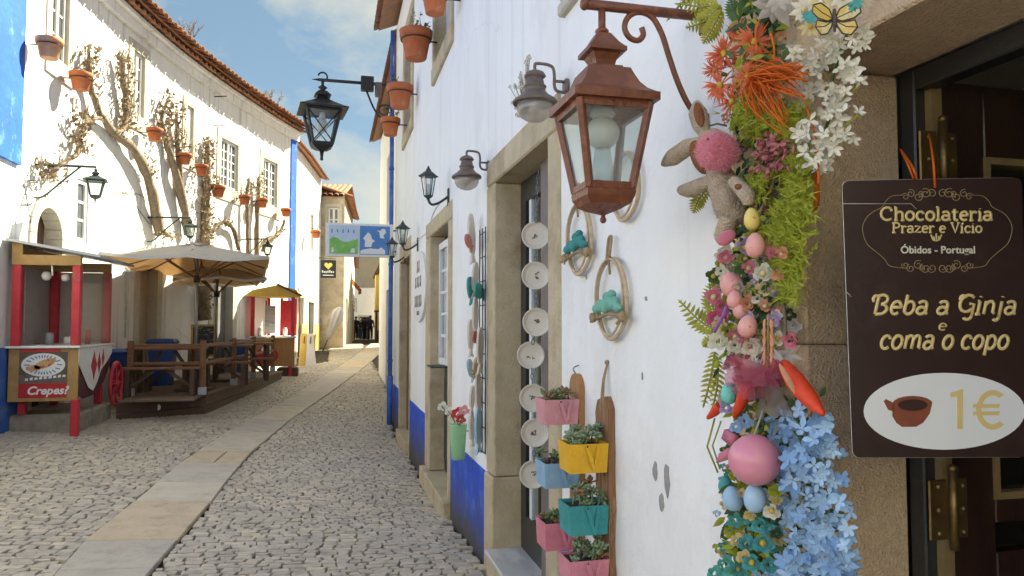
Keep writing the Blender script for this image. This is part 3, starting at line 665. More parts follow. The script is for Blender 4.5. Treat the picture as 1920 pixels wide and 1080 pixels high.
for w in wins: print(w)
garc = lrect(68, 119, (93, 388), (93, 640)); gwin = lrect(146, 168, (157, 338), (157, 455)); gdr1 = lrect(266, 300, (283, 470), (283, 690)); gdr2 = lrect(404, 441, (420, 470), (420, 660)); gwin2 = lrect(238, 262, (250, 505), (250, 640))
garc = (garc[0], garc[1], .3, garc[3]); gdr1 = (gdr1[0], gdr1[1], .3, 2.75); gdr2 = (gdr2[0], gdr2[1], .35, 2.75)
print('ground', garc, gwin, gdr1, gdr2, gwin2)
# keep the openings apart
if gwin2[1] > gdr1[0]-.25: gwin2 = (gwin2[0], gdr1[0]-.3, gwin2[2], gwin2[3])
ops = [(w[1][0]+.04, w[1][1]-.04, w[1][2]+.05, w[1][3]-.05) for w in wins] + [garc, gwin, gdr1, gdr2, gwin2]
mb = MB(); sheet(mb, lc, ln, frange(LY0, LY1, .35), frange(-.2, LE, .7), ops, .24)
e = lc(LY1); mb.add([(*e, -.2), (e[0]-5, e[1]+2, -.2), (e[0]-5, e[1]+2, LE), (*e, LE)], [(0, 1, 2, 3)])
e = lc(LY0); mb.add([(*e, -.2), (e[0]-6, e[1], -.2), (e[0]-6, e[1], LE), (*e, LE)], [(0, 1, 2, 3)])
mb.build('wall', PS, lh_)
def lblock(name, y0, y1, z0, z1, out, back, m, parent=lh_, bev=.008, seg=None):
    mb = MB(); n = seg or max(1, int((y1-y0)/.5)); ys_ = [y0+(y1-y0)*i/n for i in range(n+1)]
    vs = []
    for y in ys_:
        c = lc(y); q = ln(y)
        for k, z in ((out, z0), (out, z1), (-back, z1), (-back, z0)): vs.append((c[0]+q[0]*k, c[1]+q[1]*k, z))
    fs = [(0, 1, 2, 3), tuple(4*n+i for i in (3, 2, 1, 0))]
    for i in range(n):
        for k in range(4): fs.append((4*i+k, 4*i+(k+1) % 4, 4*i+4+(k+1) % 4, 4*i+4+k))
    mb.add(vs, fs); return mb.build(name, m, parent)
for nm, (a, b, z0, z1), fw, cols, rows in wins:
    lblock('window_jamb', a, a+fw, z0+fw*1.6+.003, z1-fw-.003, .018, .23, SP); lblock('window_jamb', b-fw, b, z0+fw*1.6+.003, z1-fw-.003, .018, .23, SP)
    lblock('window_lintel', a, b, z1-fw, z1, .02, .23, SP); lblock('window_sill', a, b, z0, z0+fw*1.6, .024, .23, SP)
    ym = (a+b)/2; casement(lh_, wall_M(lc, ln, ym, z0+fw*1.6, .06), (b-a-2*fw)/max(.5, ltan(ym).y), z1-z0-2.6*fw, cols, rows, MT['pane_dark'], bar=.028, st=.055)
# arched doorway
a, b, z0, z1 = garc
ac = (a+b)/2; ra = (b-a)/2
nseg = 9; zs = z1-ra
for i in range(nseg):
    t0, t1 = math.pi*i/nseg+.012, math.pi*(i+1)/nseg-.012; mb = MB(); vs = []
    for t in (t0, (t0+t1)/2, t1):
        for r_ in (ra-.02, ra+.17):
            y = ac-r_*math.cos(t); z = zs+r_*math.sin(t); c = lc(y); q = ln(y)
            for k in (.03, -.20): vs.append((c[0]+q[0]*k, c[1]+q[1]*k, z))
    fs = []
    for s_ in (0, 1):
        B = 4*s_
        fs += [(B+0, B+2, B+6, B+4), (B+1, B+5, B+7, B+3), (B+0, B+4, B+5, B+1), (B+2, B+3, B+7, B+6)]
    fs += [(0, 1, 3, 2), (8, 10, 11, 9)]
    mb.add(vs, fs); mb.build('arch_stone', SP, lh_)
zc_ = [z0, .9, 1.5, zs]
for sgn in (0, 1):
    for i in range(3):
        ya, yb = (a-.17, a+.02) if sgn == 0 else (b-.02, b+.17)
        lblock('jamb_stone', ya, yb, zc_[i]+.004, zc_[i+1]-.004, .03, .20, SP)
mb = MB()
n = 10; vs = []
for sgn in (-1, 1):
    pts = [(ac+sgn*ra*math.cos(math.pi/2*i/n), zs+ra*math.sin(math.pi/2*i/n)) for i in range(n+1)]+[(ac+sgn*ra, z1+.001)]
    q = ln(ac); vv = []
    for y, z in pts: c = lc(y); vv.append((c[0]-q[0]*.03, c[1]-q[1]*.03, z))
    mb.add(vv, [tuple(range(len(vv)))])
mb.build('arch_spandrel', PS, lh_)
lblock('porch_back', a, b, z0, z1, -.235, .30, MT['door_brown'])
lblock('porch_door', a+.12*(b-a), a+.52*(b-a), z0, z1-.25, -.20, .232, MT['door_black'])
# ground-floor window and doors
def lsurround(o, fw, m=SP, sill=True):
    a, b, z0, z1 = o
    lblock('jamb_stone', a-fw, a+.01, z0, z1-.003, .02, .2, m); lblock('jamb_stone', b-.01, b+fw, z0, z1-.003, .02, .2, m); lblock('lintel', a-fw, b+fw, z1, z1+fw, .024, .2, m)
casement(lh_, wall_M(lc, ln, (gwin[0]+gwin[1])/2, gwin[2]+.003, .05), (gwin[1]-gwin[0])*1.0-.006, gwin[3]-gwin[2]-.006, 1, 3, MT['pane_dark'], leafs=1, bar=.04, st=.06)
casement(lh_, wall_M(lc, ln, (gwin2[0]+gwin2[1])/2, gwin2[2]+.003, .05), (gwin2[1]-gwin2[0])-.006, gwin2[3]-gwin2[2]-.006, 2, 4, MT['pane_dark'], leafs=1, bar=.04, st=.06)
lsurround(gdr1, .16); lsurround(gdr2, .18)
MT['door_grey'] = mat('grey_door', (.22, .22, .22), (.16, .16, .16), 6, .5, .1, 40); MT['door_beige'] = mat('beige_door', (.46, .38, .29), (.40, .32, .24), 6, .6, .1, 40)
lblock('door', gdr1[0], gdr1[1], .3, gdr1[3], -.17, .22, MT['door_beige']); lblock('door', gdr2[0], gdr2[1], .35, gdr2[3], -.17, .22, MT['door_grey'])
# blue plinth at the near end and blue corner bands
lblock('blue_plinth', LY0, lyz(46, 700)[0], -.2, lyz(20, 651)[1], .03, .02, MT['blue'])
yb_ = lyz(36, 200)[0]
lblock('corner_band', LY0, yb_, lyz(18, 303)[1], LE, .05, .0, MT['blue_bright'])
mb = MB(); e1 = LY1+.01; zz_ = frange(.0, LE, .22); fr_ = []; bk_ = []
for k_, z in enumerate(zz_):
    ye = LY1-.31+.035*noise.noise((z*1.1, 3, 0))+.012*noise.noise((z*5, 1, 0)); row = []
    for y, o_ in ((ye, .028), (e1, .03), (e1, -.02), (ye, -.02)): c = lc(y); n_ = ln(y); row.append((c[0]+n_[0]*o_, c[1]+n_[1]*o_, z))
    fr_.append(row)
vs = [v for r_ in fr_ for v in r_]; mb.add(vs, [(4*i+k, 4*i+(k+1) % 4, 4*i+4+(k+1) % 4, 4*i+4+k) for i in range(len(fr_)-1) for k in range(4)]+[(0, 1, 2, 3), tuple(len(vs)-4+i for i in range(4))]); mb.build('corner_band', MT['blue_bright'], lh_)
# render conduit on the front and iron rods
# eave: moulded plaster cornice, two courses of tile ends, roof behind
lblock('cornice', LY0, LY1, LE-.16, LE, .10, .02, PS, seg=40); lblock('cornice', LY0, LY1, LE-.001, LE+.07, .20, .02, PS, seg=40)
tmb = MB(); prof = [(.092*math.cos(math.pi*i/6), .062*math.sin(math.pi*i/6)) for i in range(7)]; L = .42
vs = []
for yv, sc_ in ((0, 1.0), (L, .86)):
    vs += [(p[0]*sc_, yv, p[1]*sc_) for p in prof] + [(p[0]*sc_*.80, yv, p[1]*sc_*.80-.0) for p in prof]
fs = [(i, i+1, 15+i, 14+i) for i in range(6)] + [(7+i, 21+i, 22+i, 8+i) for i in range(6)] + [(i, 7+i, 8+i, i+1) for i in range(6)] + [(0, 14, 21, 7), (6, 13, 27, 20)]
tmb.add(vs, fs, 0, False); tile_me = mesh_of(tmb, 'roof_tile', MT['tile'])
y = 10.4; SL_ = .42
while y < LY1+.1:
    n = lnor(y); t = ltan(y); c = Vector((*lc(y), 0))
    for k, (off, z, flip) in enumerate(((.52, LE+.17, 0), (.30, LE+.245, 0), (.34, LE+.12, 1))):
        yd = (-n).normalized(); yd = Vector((yd.x, yd.y, SL_*.8 if not flip else .22)).normalized()
        x = t*(1 if not flip else -1); zv = x.cross(yd)
        if flip: zv = -zv; x = -x
        p = c + n*(off+U(-.012, .012)) + t*(.1 if flip else 0); p.z = z+U(-.006, .006)
        M = Matrix(((x.x, yd.x, zv.x, p.x), (x.y, yd.y, zv.y, p.y), (x.z, yd.z, zv.z, p.z), (0, 0, 0, 1)))
        if zv.z < 0: M = M @ Matrix.Diagonal((1, 1, -1, 1))
        if flip: M = M @ Matrix.Diagonal((1, 1, -1, 1))
        inst(tile_me, 'roof_tile', lh_, M)
    y += .205*t.y
mb = MB(); ysr = frange(LY0, LY1+.05, .35); vs = []
for y in ysr:
    c = lc(y); q = ln(y)
    vs += [(c[0]+q[0]*.42, c[1]+q[1]*.42, LE+.13), (c[0]-q[0]*4, c[1]-q[1]*4, LE+1.75), (c[0]-q[0]*8, c[1]-q[1]*8, LE)]
mb.add(vs, [(3*i+k, 3*i+3+k, 3*i+4+k, 3*i+1+k) for i in range(len(ysr)-1) for k in (0, 1)]); mb.build('roof', MT['tile'], lh_)
# stone ledge at the foot of the wall below the cart
# ------------------------------------------------------------------ houses farther along the lane
MT['far_brown'] = mat('old_brown_masonry', (.52, .44, .34), (.38, .30, .22), 3, .9, .5, 9, c3=(.66, .60, .50), sc3=1.2, w3=(.5, .62), coord='World')
MT['far_tan'] = mat('tan_render', (.56, .46, .33), (.50, .40, .28), 2, .9, .3, 8, coord='World')
MT['far_yellow'] = mat('yellow_limewash', (.72, .52, .16), (.66, .46, .13), 3, .9, .2, 8, coord='World')
MT['far_pink'] = mat('pinkish_render', (.62, .48, .40), (.55, .42, .35), 2, .9, .2, 8, c3=(.44, .34, .28), sc3=1.5, coord='World')
def far_house(name, label, P, h, wallm, openings=(), roof=True, plinth=None, z0=0.0, back=5.0, over=.3, rise=1.2):
    """house whose front runs through the plan points P (street on the right of the walking direction)"""
    c = P[0]; r = thing(name, label, 'house', (c[0], c[1], gz(c[0], c[1])))
    mb = MB(); fr = MB()
    Ls = [0]
    for i in range(len(P)-1): Ls.append(Ls[-1]+math.hypot(P[i+1][0]-P[i][0], P[i+1][1]-P[i][1]))
    def cur(s): return (float(np.interp(s, Ls, [p[0] for p in P])), float(np.interp(s, Ls, [p[1] for p in P])))
    def nor(s):
        i = max(0, min(len(P)-2, int(np.searchsorted(Ls, s, 'right'))-1)); dx = P[i+1][0]-P[i][0]; dy = P[i+1][1]-P[i][1]; L = math.hypot(dx, dy); return (dy/L, -dx/L)
    ops = [o[:4] for o in openings]
    sheet(mb, cur, nor, sorted(set(frange(0, Ls[-1], 1.5)+Ls)), frange(z0-.5, h, 1.5), ops, .2)
    n0 = nor(0); n1 = nor(Ls[-1]-.001)
    a0 = (P[0][0]-n0[0]*back, P[0][1]-n0[1]*back); a1 = (P[-1][0]-n1[0]*back, P[-1][1]-n1[1]*back)
    for p, q in ((P[0], a0), (P[-1], a1), (a0, a1)): mb.add([(*p, z0-.5), (*q, z0-.5), (*q, h), (*p, h)], [(0, 1, 2, 3)])
    mb.build('wall', wallm, r)
    for o in openings:
        y0, y1, za, zb, kind = o; ym = (y0+y1)/2
        if kind == 'window': casement(r, wall_M(cur, nor, ym, za+.003, .12), y1-y0-.006, zb-za-.006, 2, 3, MT['pane_dark'], bar=.05, st=.07)
        else:
            d = MB(); d.T = wall_M(cur, nor, ym, za, .15); d.span((-(y1-y0)/2, 0, -.03), ((y1-y0)/2, zb-za, .03)); d.build('door', MT['door_brown'] if kind == 'door' else MT['door_black'], r)
        for k, (u0, u1, v0, v1) in enumerate(((y0-.12, y0, za, zb), (y1, y1+.12, za, zb), (y0-.12, y1+.12, zb, zb+.14))):
            d = MB(); d.T = wall_M(cur, nor, (u0+u1)/2, 0, 0); w = (u1-u0)/2; d.span((-w, v0, -.01), (w, v1, .025)); d.build('stone_surround', MT['stone_pale'], r)
    if plinth:
        for i in range(len(P)-1):
            s0, s1 = Ls[i], Ls[i+1]; cuts = sorted([o for o in openings if o[2] < z0+1.0 and s0 <= o[0] < s1], key=lambda o: o[0]); x = s0
            for o in cuts+[(s1, s1, 0, 0)]:
                if o[0]-x > .05: m_ = (x+o[0])/2; d = MB(); d.T = wall_M(cur, nor, m_, z0-.3, 0); d.span((-(o[0]-x)/2, 0, -.01), ((o[0]-x)/2, 1.3, .02)); d.build('painted_plinth', plinth, r)
                x = o[1]
    if roof:
        d = MB()
        for i in range(len(P)-1):
            n = nor(Ls[i]+.01); L = Ls[i+1]-Ls[i]; t = 0
            while t < L:
                c = cur(Ls[i]+t); tx, ty = -n[1], n[0]; vs = []
                for off, z, s_ in ((over, h-.02, 1), (-back*.5, h+rise, 1)):
                    vs += [(c[0]+n[0]*off+tx*.1*math.cos(math.pi*k/4), c[1]+n[1]*off+ty*.1*math.cos(math.pi*k/4), z+.07*math.sin(math.pi*k/4)) for k in range(5)]
                d.add(vs, [(k, k+1, 6+k, 5+k) for k in range(4)], 0, True); t += .22
            a, b = P[i], P[i+1]; q = lambda p, off, z: (p[0]+n[0]*off, p[1]+n[1]*off, z)
            d.add([q(a, over-.06, h-.06), q(b, over-.06, h-.06), q(b, -back*.5, h+rise-.02), q(a, -back*.5, h+rise-.02), q(b, -back, h-.1), q(a, -back, h-.1)], [(0, 1, 2, 3), (3, 2, 4, 5)])
        d.build('roof', MT['tile'], r)
    return r
far_house('white_house', 'white house with a yellow plinth just past the blue corner band', [(-1.55, 22.4), (-.95, 26), (-.42, 30.2)], 7.35, MT['plaster_sun'], [(5.2, 5.8, 4.3, 5.6, 'window'), (3.0, 3.9, .5, 2.5, 'door'), (5.0, 6.2, .6, 2.4, 'dark')], plinth=MT['far_yellow'], z0=.6)
far_house('brown_house', 'narrow weathered brown house with a pale upper window behind the sign board', [(-.9, 30.6), (.50, 30.4), (1.0, 37)], 6.75, MT['far_brown'], [(.75, 1.2, 4.9, 6.3, 'window'), (3, 3.9, .7, 2.7, 'dark'), (6, 7, .7, 2.7, 'door')], z0=.7, over=.32, rise=.9)
far_house('white_house', 'white house with dark shop openings on the left of the far lane', [(1.0, 37.3), (1.75, 58)], 5.9, MT['plaster_sun'], [(3, 4.4, .6, 2.7, 'dark'), (8, 9.4, .5, 2.6, 'dark'), (13, 14, .4, 2.5, 'door'), (5.6, 6.6, 3.6, 4.9, 'window')], z0=.4, plinth=MT['far_yellow'])
far_house('tan_house', 'tan house closing the far end of the lane', [(-1.5, 70), (9, 68)], 8.7, MT['far_tan'], [(3.0, 4.2, 3.8, 5.2, 'window'), (5.6, 6.8, 3.8, 5.2, 'window'), (4.2, 5.4, .1, 2.3, 'dark')], z0=0, rise=1.6)
far_house('white_house', 'low white house in the lane end below the tan house', [(.8, 62.5), (3.6, 62.0), (3.75, 66)], 4.6, MT['plaster'], [(.5, 1.2, 2.6, 3.6, 'window'), (1.5, 2.4, .2, 2.2, 'dark')], z0=.2, roof=False)
far_house('pink_house', 'pinkish house with a yellow corner at the right of the far lane', [(3.55, 60.5), (3.05, 42), (2.95, 36.0), (6, 35.8)], 5.3, MT['far_pink'], [(6, 7, 3.2, 4.4, 'window'), (12, 13, 3.2, 4.4, 'window'), (4, 5, .4, 2.4, 'dark'), (16, 17.2, .6, 2.7, 'dark'), (20, 21, .6, 2.7, 'door')], z0=.4, rise=1.4)
p = MB(); p.span((3.15, 54.5, .1), (3.45, 55.6, 5.2), 0, .02); tag(p.build('yellow_pillar', MT['far_yellow'], loc=(3.3, 55, .1)), 'tall yellow painted pillar standing before the pinkish house', 'pillar')
# awning on the left of the far lane
aw = MB(); aw.T = Matrix.Translation((.95, 38.2, 3.6)) @ Matrix.Rotation(.05, 4, 'Z'); aw.add([(-.1, 0, .5), (-.1, 1.8, .5), (.55, 1.8, -.25), (.55, 0, -.25), (.55, 1.8, -.45), (.55, 0, -.45)], [(0, 1, 2, 3), (3, 2, 4, 5)])
MT['orange_cloth'] = mat('orange_canvas', (.55, .20, .05), (.45, .15, .04), 5, .9, trans=.3)
tag(aw.build('awning', MT['orange_cloth'], loc=(.9, 38.2, 3.2)), 'small orange canvas awning over a shop in the far lane', 'awning')
# ------------------------------------------------------------------ walkers at the far end
MT['dark_cloth'] = mat('dark_clothing', (.018, .018, .022), (.03, .03, .035), 10, .9); MT['navy_cloth'] = mat('navy_trousers', (.02, .025, .05), (.03, .035, .06), 10, .9)
MT['skin'] = mat('skin', (.50, .29, .20), (.45, .25, .17), 8, .6); MT['hair'] = mat('brown_hair', (.05, .03, .02), (.03, .02, .012), 30, .7)
def person(px, py, dep, facing, label, bodym, legm, h=1.72, stride=.18):
    b = at(px, py, dep); b.z = gz(b.x, b.y); s = h/1.72
    root = thing('person', label, 'person', b)
    T = Matrix.Translation(b) @ Matrix.Rotation(facing, 4, 'Z') @ Matrix.Scale(s, 4)
    J = {'pel': (0, 0, .95), 'ch': (0, .02, 1.3), 'nk': (0, .02, 1.47), 'hd': (0, .03, 1.6), 'hd2': (0, .03, 1.7)}
    def chain(mb, pts, rs, n=10): mb.tube(smooth_path(pts, 3), list(np.interp(np.linspace(0, 1, (len(pts)-1)*3+1), np.linspace(0, 1, len(rs)), rs)), n)
    body = MB(); body.T = T
    chain(body, [(0, 0, .86), (0, 0, 1.05), (0, .01, 1.25), (0, .02, 1.40), (0, .02, 1.47), (0, .03, 1.52)], [.15, .15, .17, .17, .07, .055], 12)
    for sd in (-1, 1):
        chain(body, [(sd*.17, .02, 1.40), (sd*.24, -.03*sd, 1.14), (sd*.24, .10*sd+.06, .92)], [.065, .05, .038])
        body.ball((sd*.24, .12*sd+.07, .86), (.035, .04, .06), 8, 6, 1)
    body.ball((0, .03, 1.61), (.085, .10, .12), 12, 8, 1); body.ball((0, .12, 1.60), (.014, .02, .022), 6, 4, 1)
    body.ball((0, .005, 1.64), (.095, .105, .11), 12, 8, 2)
    for sd in (-1, 1):
        chain(body, [(sd*.09, 0, .92), (sd*.095, sd*stride*.5+.04, .50), (sd*.095, sd*stride*.9, .09)], [.095, .065, .045])
        body.ball((sd*.095, sd*stride*.9+.06, .05), (.045, .12, .05), 8, 6, 3)
    body.build('body', [bodym, MT['skin'], MT['hair'], MT['dark_cloth']], root)
    tr = MB(); tr.T = T
    for sd in (-1, 1): chain(tr, [(sd*.085, 0, .96), (sd*.095, sd*stride*.5+.04, .50), (sd*.095, sd*stride*.9, .08)], [.115, .08, .06])
    tr.build('trousers', legm, root)
    return root
person(667, 634, 57, 0.1, 'person in dark clothes walking alone at the left of the far lane', MT['dark_cloth'], MT['dark_cloth'], 1.75)
person(683, 636, 56, .3, 'person in black walking beside another in the middle of the lane', MT['dark_cloth'], MT['navy_cloth'], 1.68)
person(694, 636, 55, -.2, 'person in a black coat rightmost of the walkers in the lane', MT['navy_cloth'], MT['dark_cloth'], 1.76)
person(675, 634, 59, 2.9, 'person partly hidden between the other walkers in the lane', MT['dark_cloth'], MT['navy_cloth'], 1.66)
# dark display rack at the right of the far lane
b = at(724, 640, 38); b.z = gz(b.x, b.y)
r = thing('display_rack', 'dark display rack with a canopy at the right of the far lane', 'rack', b)
for dx in (-.5, .5):
    for dy in (-.3, .3): q = MB(); q.span((b.x+dx-.03, b.y+dy-.03, b.z), (b.x+dx+.03, b.y+dy+.03, b.z+1.55)); q.build('post', MT['black_metal'], r)
q = MB(); q.span((b.x-.6, b.y-.45, b.z+1.55), (b.x+.6, b.y+.45, b.z+1.63)); q.build('canopy', MT['black_metal'], r)
q = MB(); q.span((b.x-.46, b.y-.27, b.z+.1), (b.x+.46, b.y+.27, b.z+.62), 0, .02); q.build('chest', MT['wood_dark'], r)
# folded pale parasol leaning outside the white house
a_, b_ = at(605, 648, 27.5), at(640, 575, 27.5); a_.z = gz(a_.x, a_.y)
r = thing('folded_parasol', 'folded pale parasol leaning beside the yellow plinth', 'parasol', a_)
MT['pale_cloth'] = mat('pale_canvas', (.60, .58, .60), (.52, .50, .53), 6, .9, .2, 20)
d = b_-a_
q = MB(); q.tube([a_, a_+d*1.02], .022, 8); q.build('pole', MT['taupe_metal'], r)
q = MB(); dn = d.normalized(); sx_ = dn.cross(Vector((0, 1, 0))).normalized(); sy2 = dn.cross(sx_); vs = []; ks = (.26, .30, .40, .52, .64, .76, .88, .95, 1.0); rs = (.03, .07, .09, .11, .15, .19, .17, .11, .02); n_ = 30
for k, rr in zip(ks, rs):
    for j in range(n_): t = 2*math.pi*j/n_; r2 = rr*(1+.28*math.cos(6*t+k*3)+U(-.05, .05)); vs.append(a_+d*k+sx_*math.cos(t)*r2+sy2*math.sin(t)*r2)
q.add(vs, [(i*n_+j, i*n_+(j+1) % n_, (i+1)*n_+(j+1) % n_, (i+1)*n_+j) for i in range(len(ks)-1) for j in range(n_)], 0, True); q.build('canopy', MT['pale_cloth'], r)
# hanging black shop sign with a heart
def heart(n=22, s=1.0): return [(s*.0625*16*math.sin(2*math.pi*i/n)**3, s*.0625*(13*math.cos(2*math.pi*i/n)-5*math.cos(4*math.pi*i/n)-2*math.cos(6*math.pi*i/n)-math.cos(8*math.pi*i/n))) for i in range(n)]
Y_ = 26.0; tl, br = on_y(601, 487, Y_), on_y(630, 521, Y_)
r = thing('hanging_shop_sign', 'small black hanging shop sign with a yellow heart', 'sign', ((tl.x+br.x)/2, Y_, br.z))
MT['sign_black'] = mat('black_sign_board', (.02, .02, .022), rough=.4); MT['heart_yellow'] = mat('yellow_print', (.72, .62, .16), rough=.5); MT['print_white'] = mat('white_print', (.72, .74, .74), rough=.5)
q = MB(); q.span((tl.x, Y_, br.z), (br.x, Y_+.05, tl.z), 0, .01); q.build('board', MT['sign_black'], r)
cx, cz = (tl.x+br.x)/2, tl.z*.68+br.z*.32; w = (br.x-tl.x)
q = MB(); q.prism(heart(22, w*.26), .006, Matrix(((1, 0, 0, cx), (0, 0, 1, Y_-.008), (0, 1, 0, cz), (0, 0, 0, 1)))); q.build('heart', MT['heart_yellow'], r)
q = MB()
for k in range(7): q.span((cx-w*.40+k*w*.115, Y_-.006, br.z+.16+U(0, .02)), (cx-w*.40+k*w*.115+w*.075, Y_-.001, br.z+.24+U(-.02, .03)))
q.span((cx-w*.34, Y_-.006, br.z+.07), (cx+w*.34, Y_-.001, br.z+.10)); q.build('lettering', MT['print_white'], r)
q = MB(); q.tube([(tl.x-.5, Y_+.02, tl.z+.06), (br.x, Y_+.02, tl.z+.06)], .015, 6); q.build('bracket', MT['black_metal'], r)
# leaning boards at the foot of the blue corner
for (px, py, w_, h_, tilt, mm, lab) in ((571, 668, .34, .95, .25, 'far_yellow', 'yellow edged board leaning at the foot of the blue corner band'), (583, 664, .30, .95, -.2, 'white_paint', 'white pointed board leaning beside the yellow edged board')):
    b = at(px, py, 21.3); b.z = gz(b.x, b.y)
    r = thing('advertising_board', lab, 'board', b)
    q = MB(); q.T = Matrix.Translation(b) @ Matrix.Rotation(.25, 4, 'Z') @ Matrix.Rotation(-.18, 4, 'X'); q.prism([(-w_/2, 0), (w_/2, 0), (w_*.30, h_), (-w_*.22, h_)], .03, Matrix(((1, 0, 0, 0), (0, 0, -1, 0), (0, 1, 0, 0), (0, 0, 0, 1)))); q.build('panel', MT[mm], r)
    q = MB(); q.T = Matrix.Translation(b) @ Matrix.Rotation(.25, 4, 'Z'); q.beam((0, .02, h_*.9), (0, .35, 0), .03, .03); q.build('strut', MT['wood'], r)
# rooftop twigs (bare shrubs rising behind the ridge)

# unseen white house added behind the camera, bouncing sunlight onto camera-facing surfaces
far_house('white_house', 'unseen white house added behind the viewpoint to bounce sunlight', [(9, -5.4), (-3.9, -5.7)], 8.6, MT['plaster_sun'], [(2, 3, .15, 2.4, 'door'), (5, 6, 3.6, 5.0, 'window'), (8.4, 9.4, .15, 2.4, 'door'), (8.4, 9.4, 3.6, 5.0, 'window')], plinth=MT['blue'], z0=.1)
# ------------------------------------------------------------------ lanterns
def lantern4(parent, top, s, metal, glass, flip=False, bulb=True, rz=0.0, xframe=False):
    """four-sided tapering street lantern hanging from the point top; s = overall height"""
    T = Matrix.Translation(Vector(top)) @ Matrix.Rotation(rz, 4, 'Z') @ Matrix.Scale(s, 4)
    sq = math.sqrt(2); ph = math.pi/4
    mb = MB(); mb.T = T
    mb.tube([(0, 0, 0), (0, 0, -.08)], .018, 8)
    mb.lathe([(.03, -.06), (.06, -.08), (.03, -.11), (.05, -.15)], 8)
    mb.lathe([(.05*sq, -.13), (.10*sq, -.19), (.055*sq, -.20), (.075*sq, -.24), (.13*sq, -.28), (.235*sq, -.345), (.29*sq, -.37), (.29*sq, -.39), (.21*sq, -.385)], 4, ph=ph, sm=False)
    mb.build('lantern_roof', metal, parent)
    mb = MB(); mb.T = T
    mb.lathe([(.12*sq, -.80), (.125*sq, -.83), (.07*sq, -.87), (.028*sq, -.885)], 4, ph=ph, sm=False)
    mb.tube([(0, 0, -.87), (0, 0, -.98)], [.03, .014], 8); mb.ball((0, 0, -.985), .022, 8, 6)
    b = mb.build('lantern_base', metal, parent)
    mb = MB(); mb.T = T
    for sx in (-1, 1):
        for sy_ in (-1, 1): mb.beam((sx*.205, sy_*.205, -.385), (sx*.115, sy_*.115, -.81), .028, .028)
    for z, w in ((-.40, .205), (-.80, .118)):
        for sg in (-1, 1): mb.beam((-w, sg*w, z), (w, sg*w, z), .026, .026); mb.beam((sg*w, -w, z), (sg*w, w, z), .026, .026)
    if xframe:
        for sg in (-1, 1):
            mb.tube([(-.19, sg*.20, -.41), (.118, sg*.122, -.78)], .008, 5); mb.tube([(.19, sg*.20, -.41), (-.118, sg*.122, -.78)], .008, 5)
            mb.tube([(sg*.20, -.19, -.41), (sg*.122, .118, -.78)], .008, 5); mb.tube([(sg*.20, .19, -.41), (sg*.122, -.118, -.78)], .008, 5)
    mb.build('lantern_frame', metal, parent)
    for k in range(4):
        a = k*math.pi/2; q = MB(); q.T = T @ Matrix.Rotation(a, 4, 'Z')
        q.add([(-.19, .198, -.40), (.19, .198, -.40), (.108, .112, -.80), (-.108, .112, -.80)], [(0, 1, 2, 3)]); q.build('lantern_pane', glass, parent)
    if bulb:
        q = MB(); q.T = T; q.ball((0, 0, -.56), (.07, .07, .10), 10, 8); q.lathe([(.035, -.40), (.04, -.47)], 8); q.build('bulb', MT['bulb'], parent)
    return b
MT['bulb'] = mat('opal_bulb', (.66, .66, .64), (.6, .6, .58), 6, .25, spec=.5)
# big black lantern on the long bracket fixed to the right-hand house
Yl = 11.75; wp = on_x(742, 156, WX); 
hp = on_y(605, 150, Yl); zl = hp.z
r = thing('street_lantern', 'large black lantern hanging on a long iron bracket over the lane', 'lantern', (hp.x, Yl, zl))
q = MB(); q.tube([(WX-.0, Yl, zl), (hp.x-.06, Yl, zl)], .026, 8); q.tube([(hp.x-.06, Yl, zl), (hp.x-.16, Yl, zl)], [.02, .004], 6)
q.tube(smooth_path([(WX-.02, Yl, zl-.62), (WX-.22, Yl, zl-.60), (WX-.40, Yl, zl-.42), (WX-.55, Yl, zl-.08), (WX-.62, Yl, zl)], 5), .016, 7)
q.tube([(WX-.25+.11*math.cos(a)*(1-a/14), Yl, zl-.42+.11*math.sin(a)*(1-a/14)) for a in [i*.5 for i in range(16)]], .012, 6)
q.tube([(hp.x+.07*math.cos(a), Yl, zl+.05+.07*math.sin(a)) for a in [i*.45-1.6 for i in range(11)]], .014, 6)
q.build('bracket', MT['black_metal'], r)
q = MB(); q.span((WX-.62, Yl-.07, zl-.12), (WX-.42, Yl+.07, zl+.10), 0, .01); q.span((WX-.40, Yl-.06, zl-.2), (WX-.30, Yl+.06, zl+.02), 1, .01); q.build('junction_box', [MT['black_metal'], MT['taupe_metal']], r)
lantern4(r, (hp.x, Yl, zl-.02), (on_y(605, 150, Yl).z-on_y(605, 298, Yl).z)*1.0, MT['black_metal'], MT['glass'], bulb=True, rz=.12, xframe=True)
# lanterns on the left house
def left_lantern(px, py_top, py_bot, wallpx, lab, off):
    p = on_l(px, py_top, off); q_ = on_l(px, py_bot, off); s = p.z-q_.z
    r = thing('wall_lantern', lab, 'lantern', (p.x, p.y, q_.z), 'iron lanterns on the long white house')
    w = Vector((xl(p.y)-.0, p.y-.15*0, p.z)); n = lnor(p.y); w = Vector((p.x, p.y, p.z))-n*(off*lnor(p.y).x)
    q = MB(); q.tube([w, p], .018, 6); q.tube(smooth_path([w-Vector((0, 0, .45)), w+n*.12-Vector((0, 0, .42)), w+n*.35-Vector((0, 0, .2)), w+n*off*.75], 4), .013, 6); q.build('bracket', MT['green_metal'], r)
    lantern4(r, (p.x, p.y, p.z), s, MT['green_metal'], MT['glass_old'], bulb=False, rz=.2)
left_lantern(180, 313, 382, 120, 'iron lantern above the small cart beside the arched doorway', .75)
left_lantern(357, 408, 452, 310, 'iron lantern just above the large parasol', .8)
left_lantern(502, 448, 484, 470, 'iron lantern nearest the blue corner band', .7)
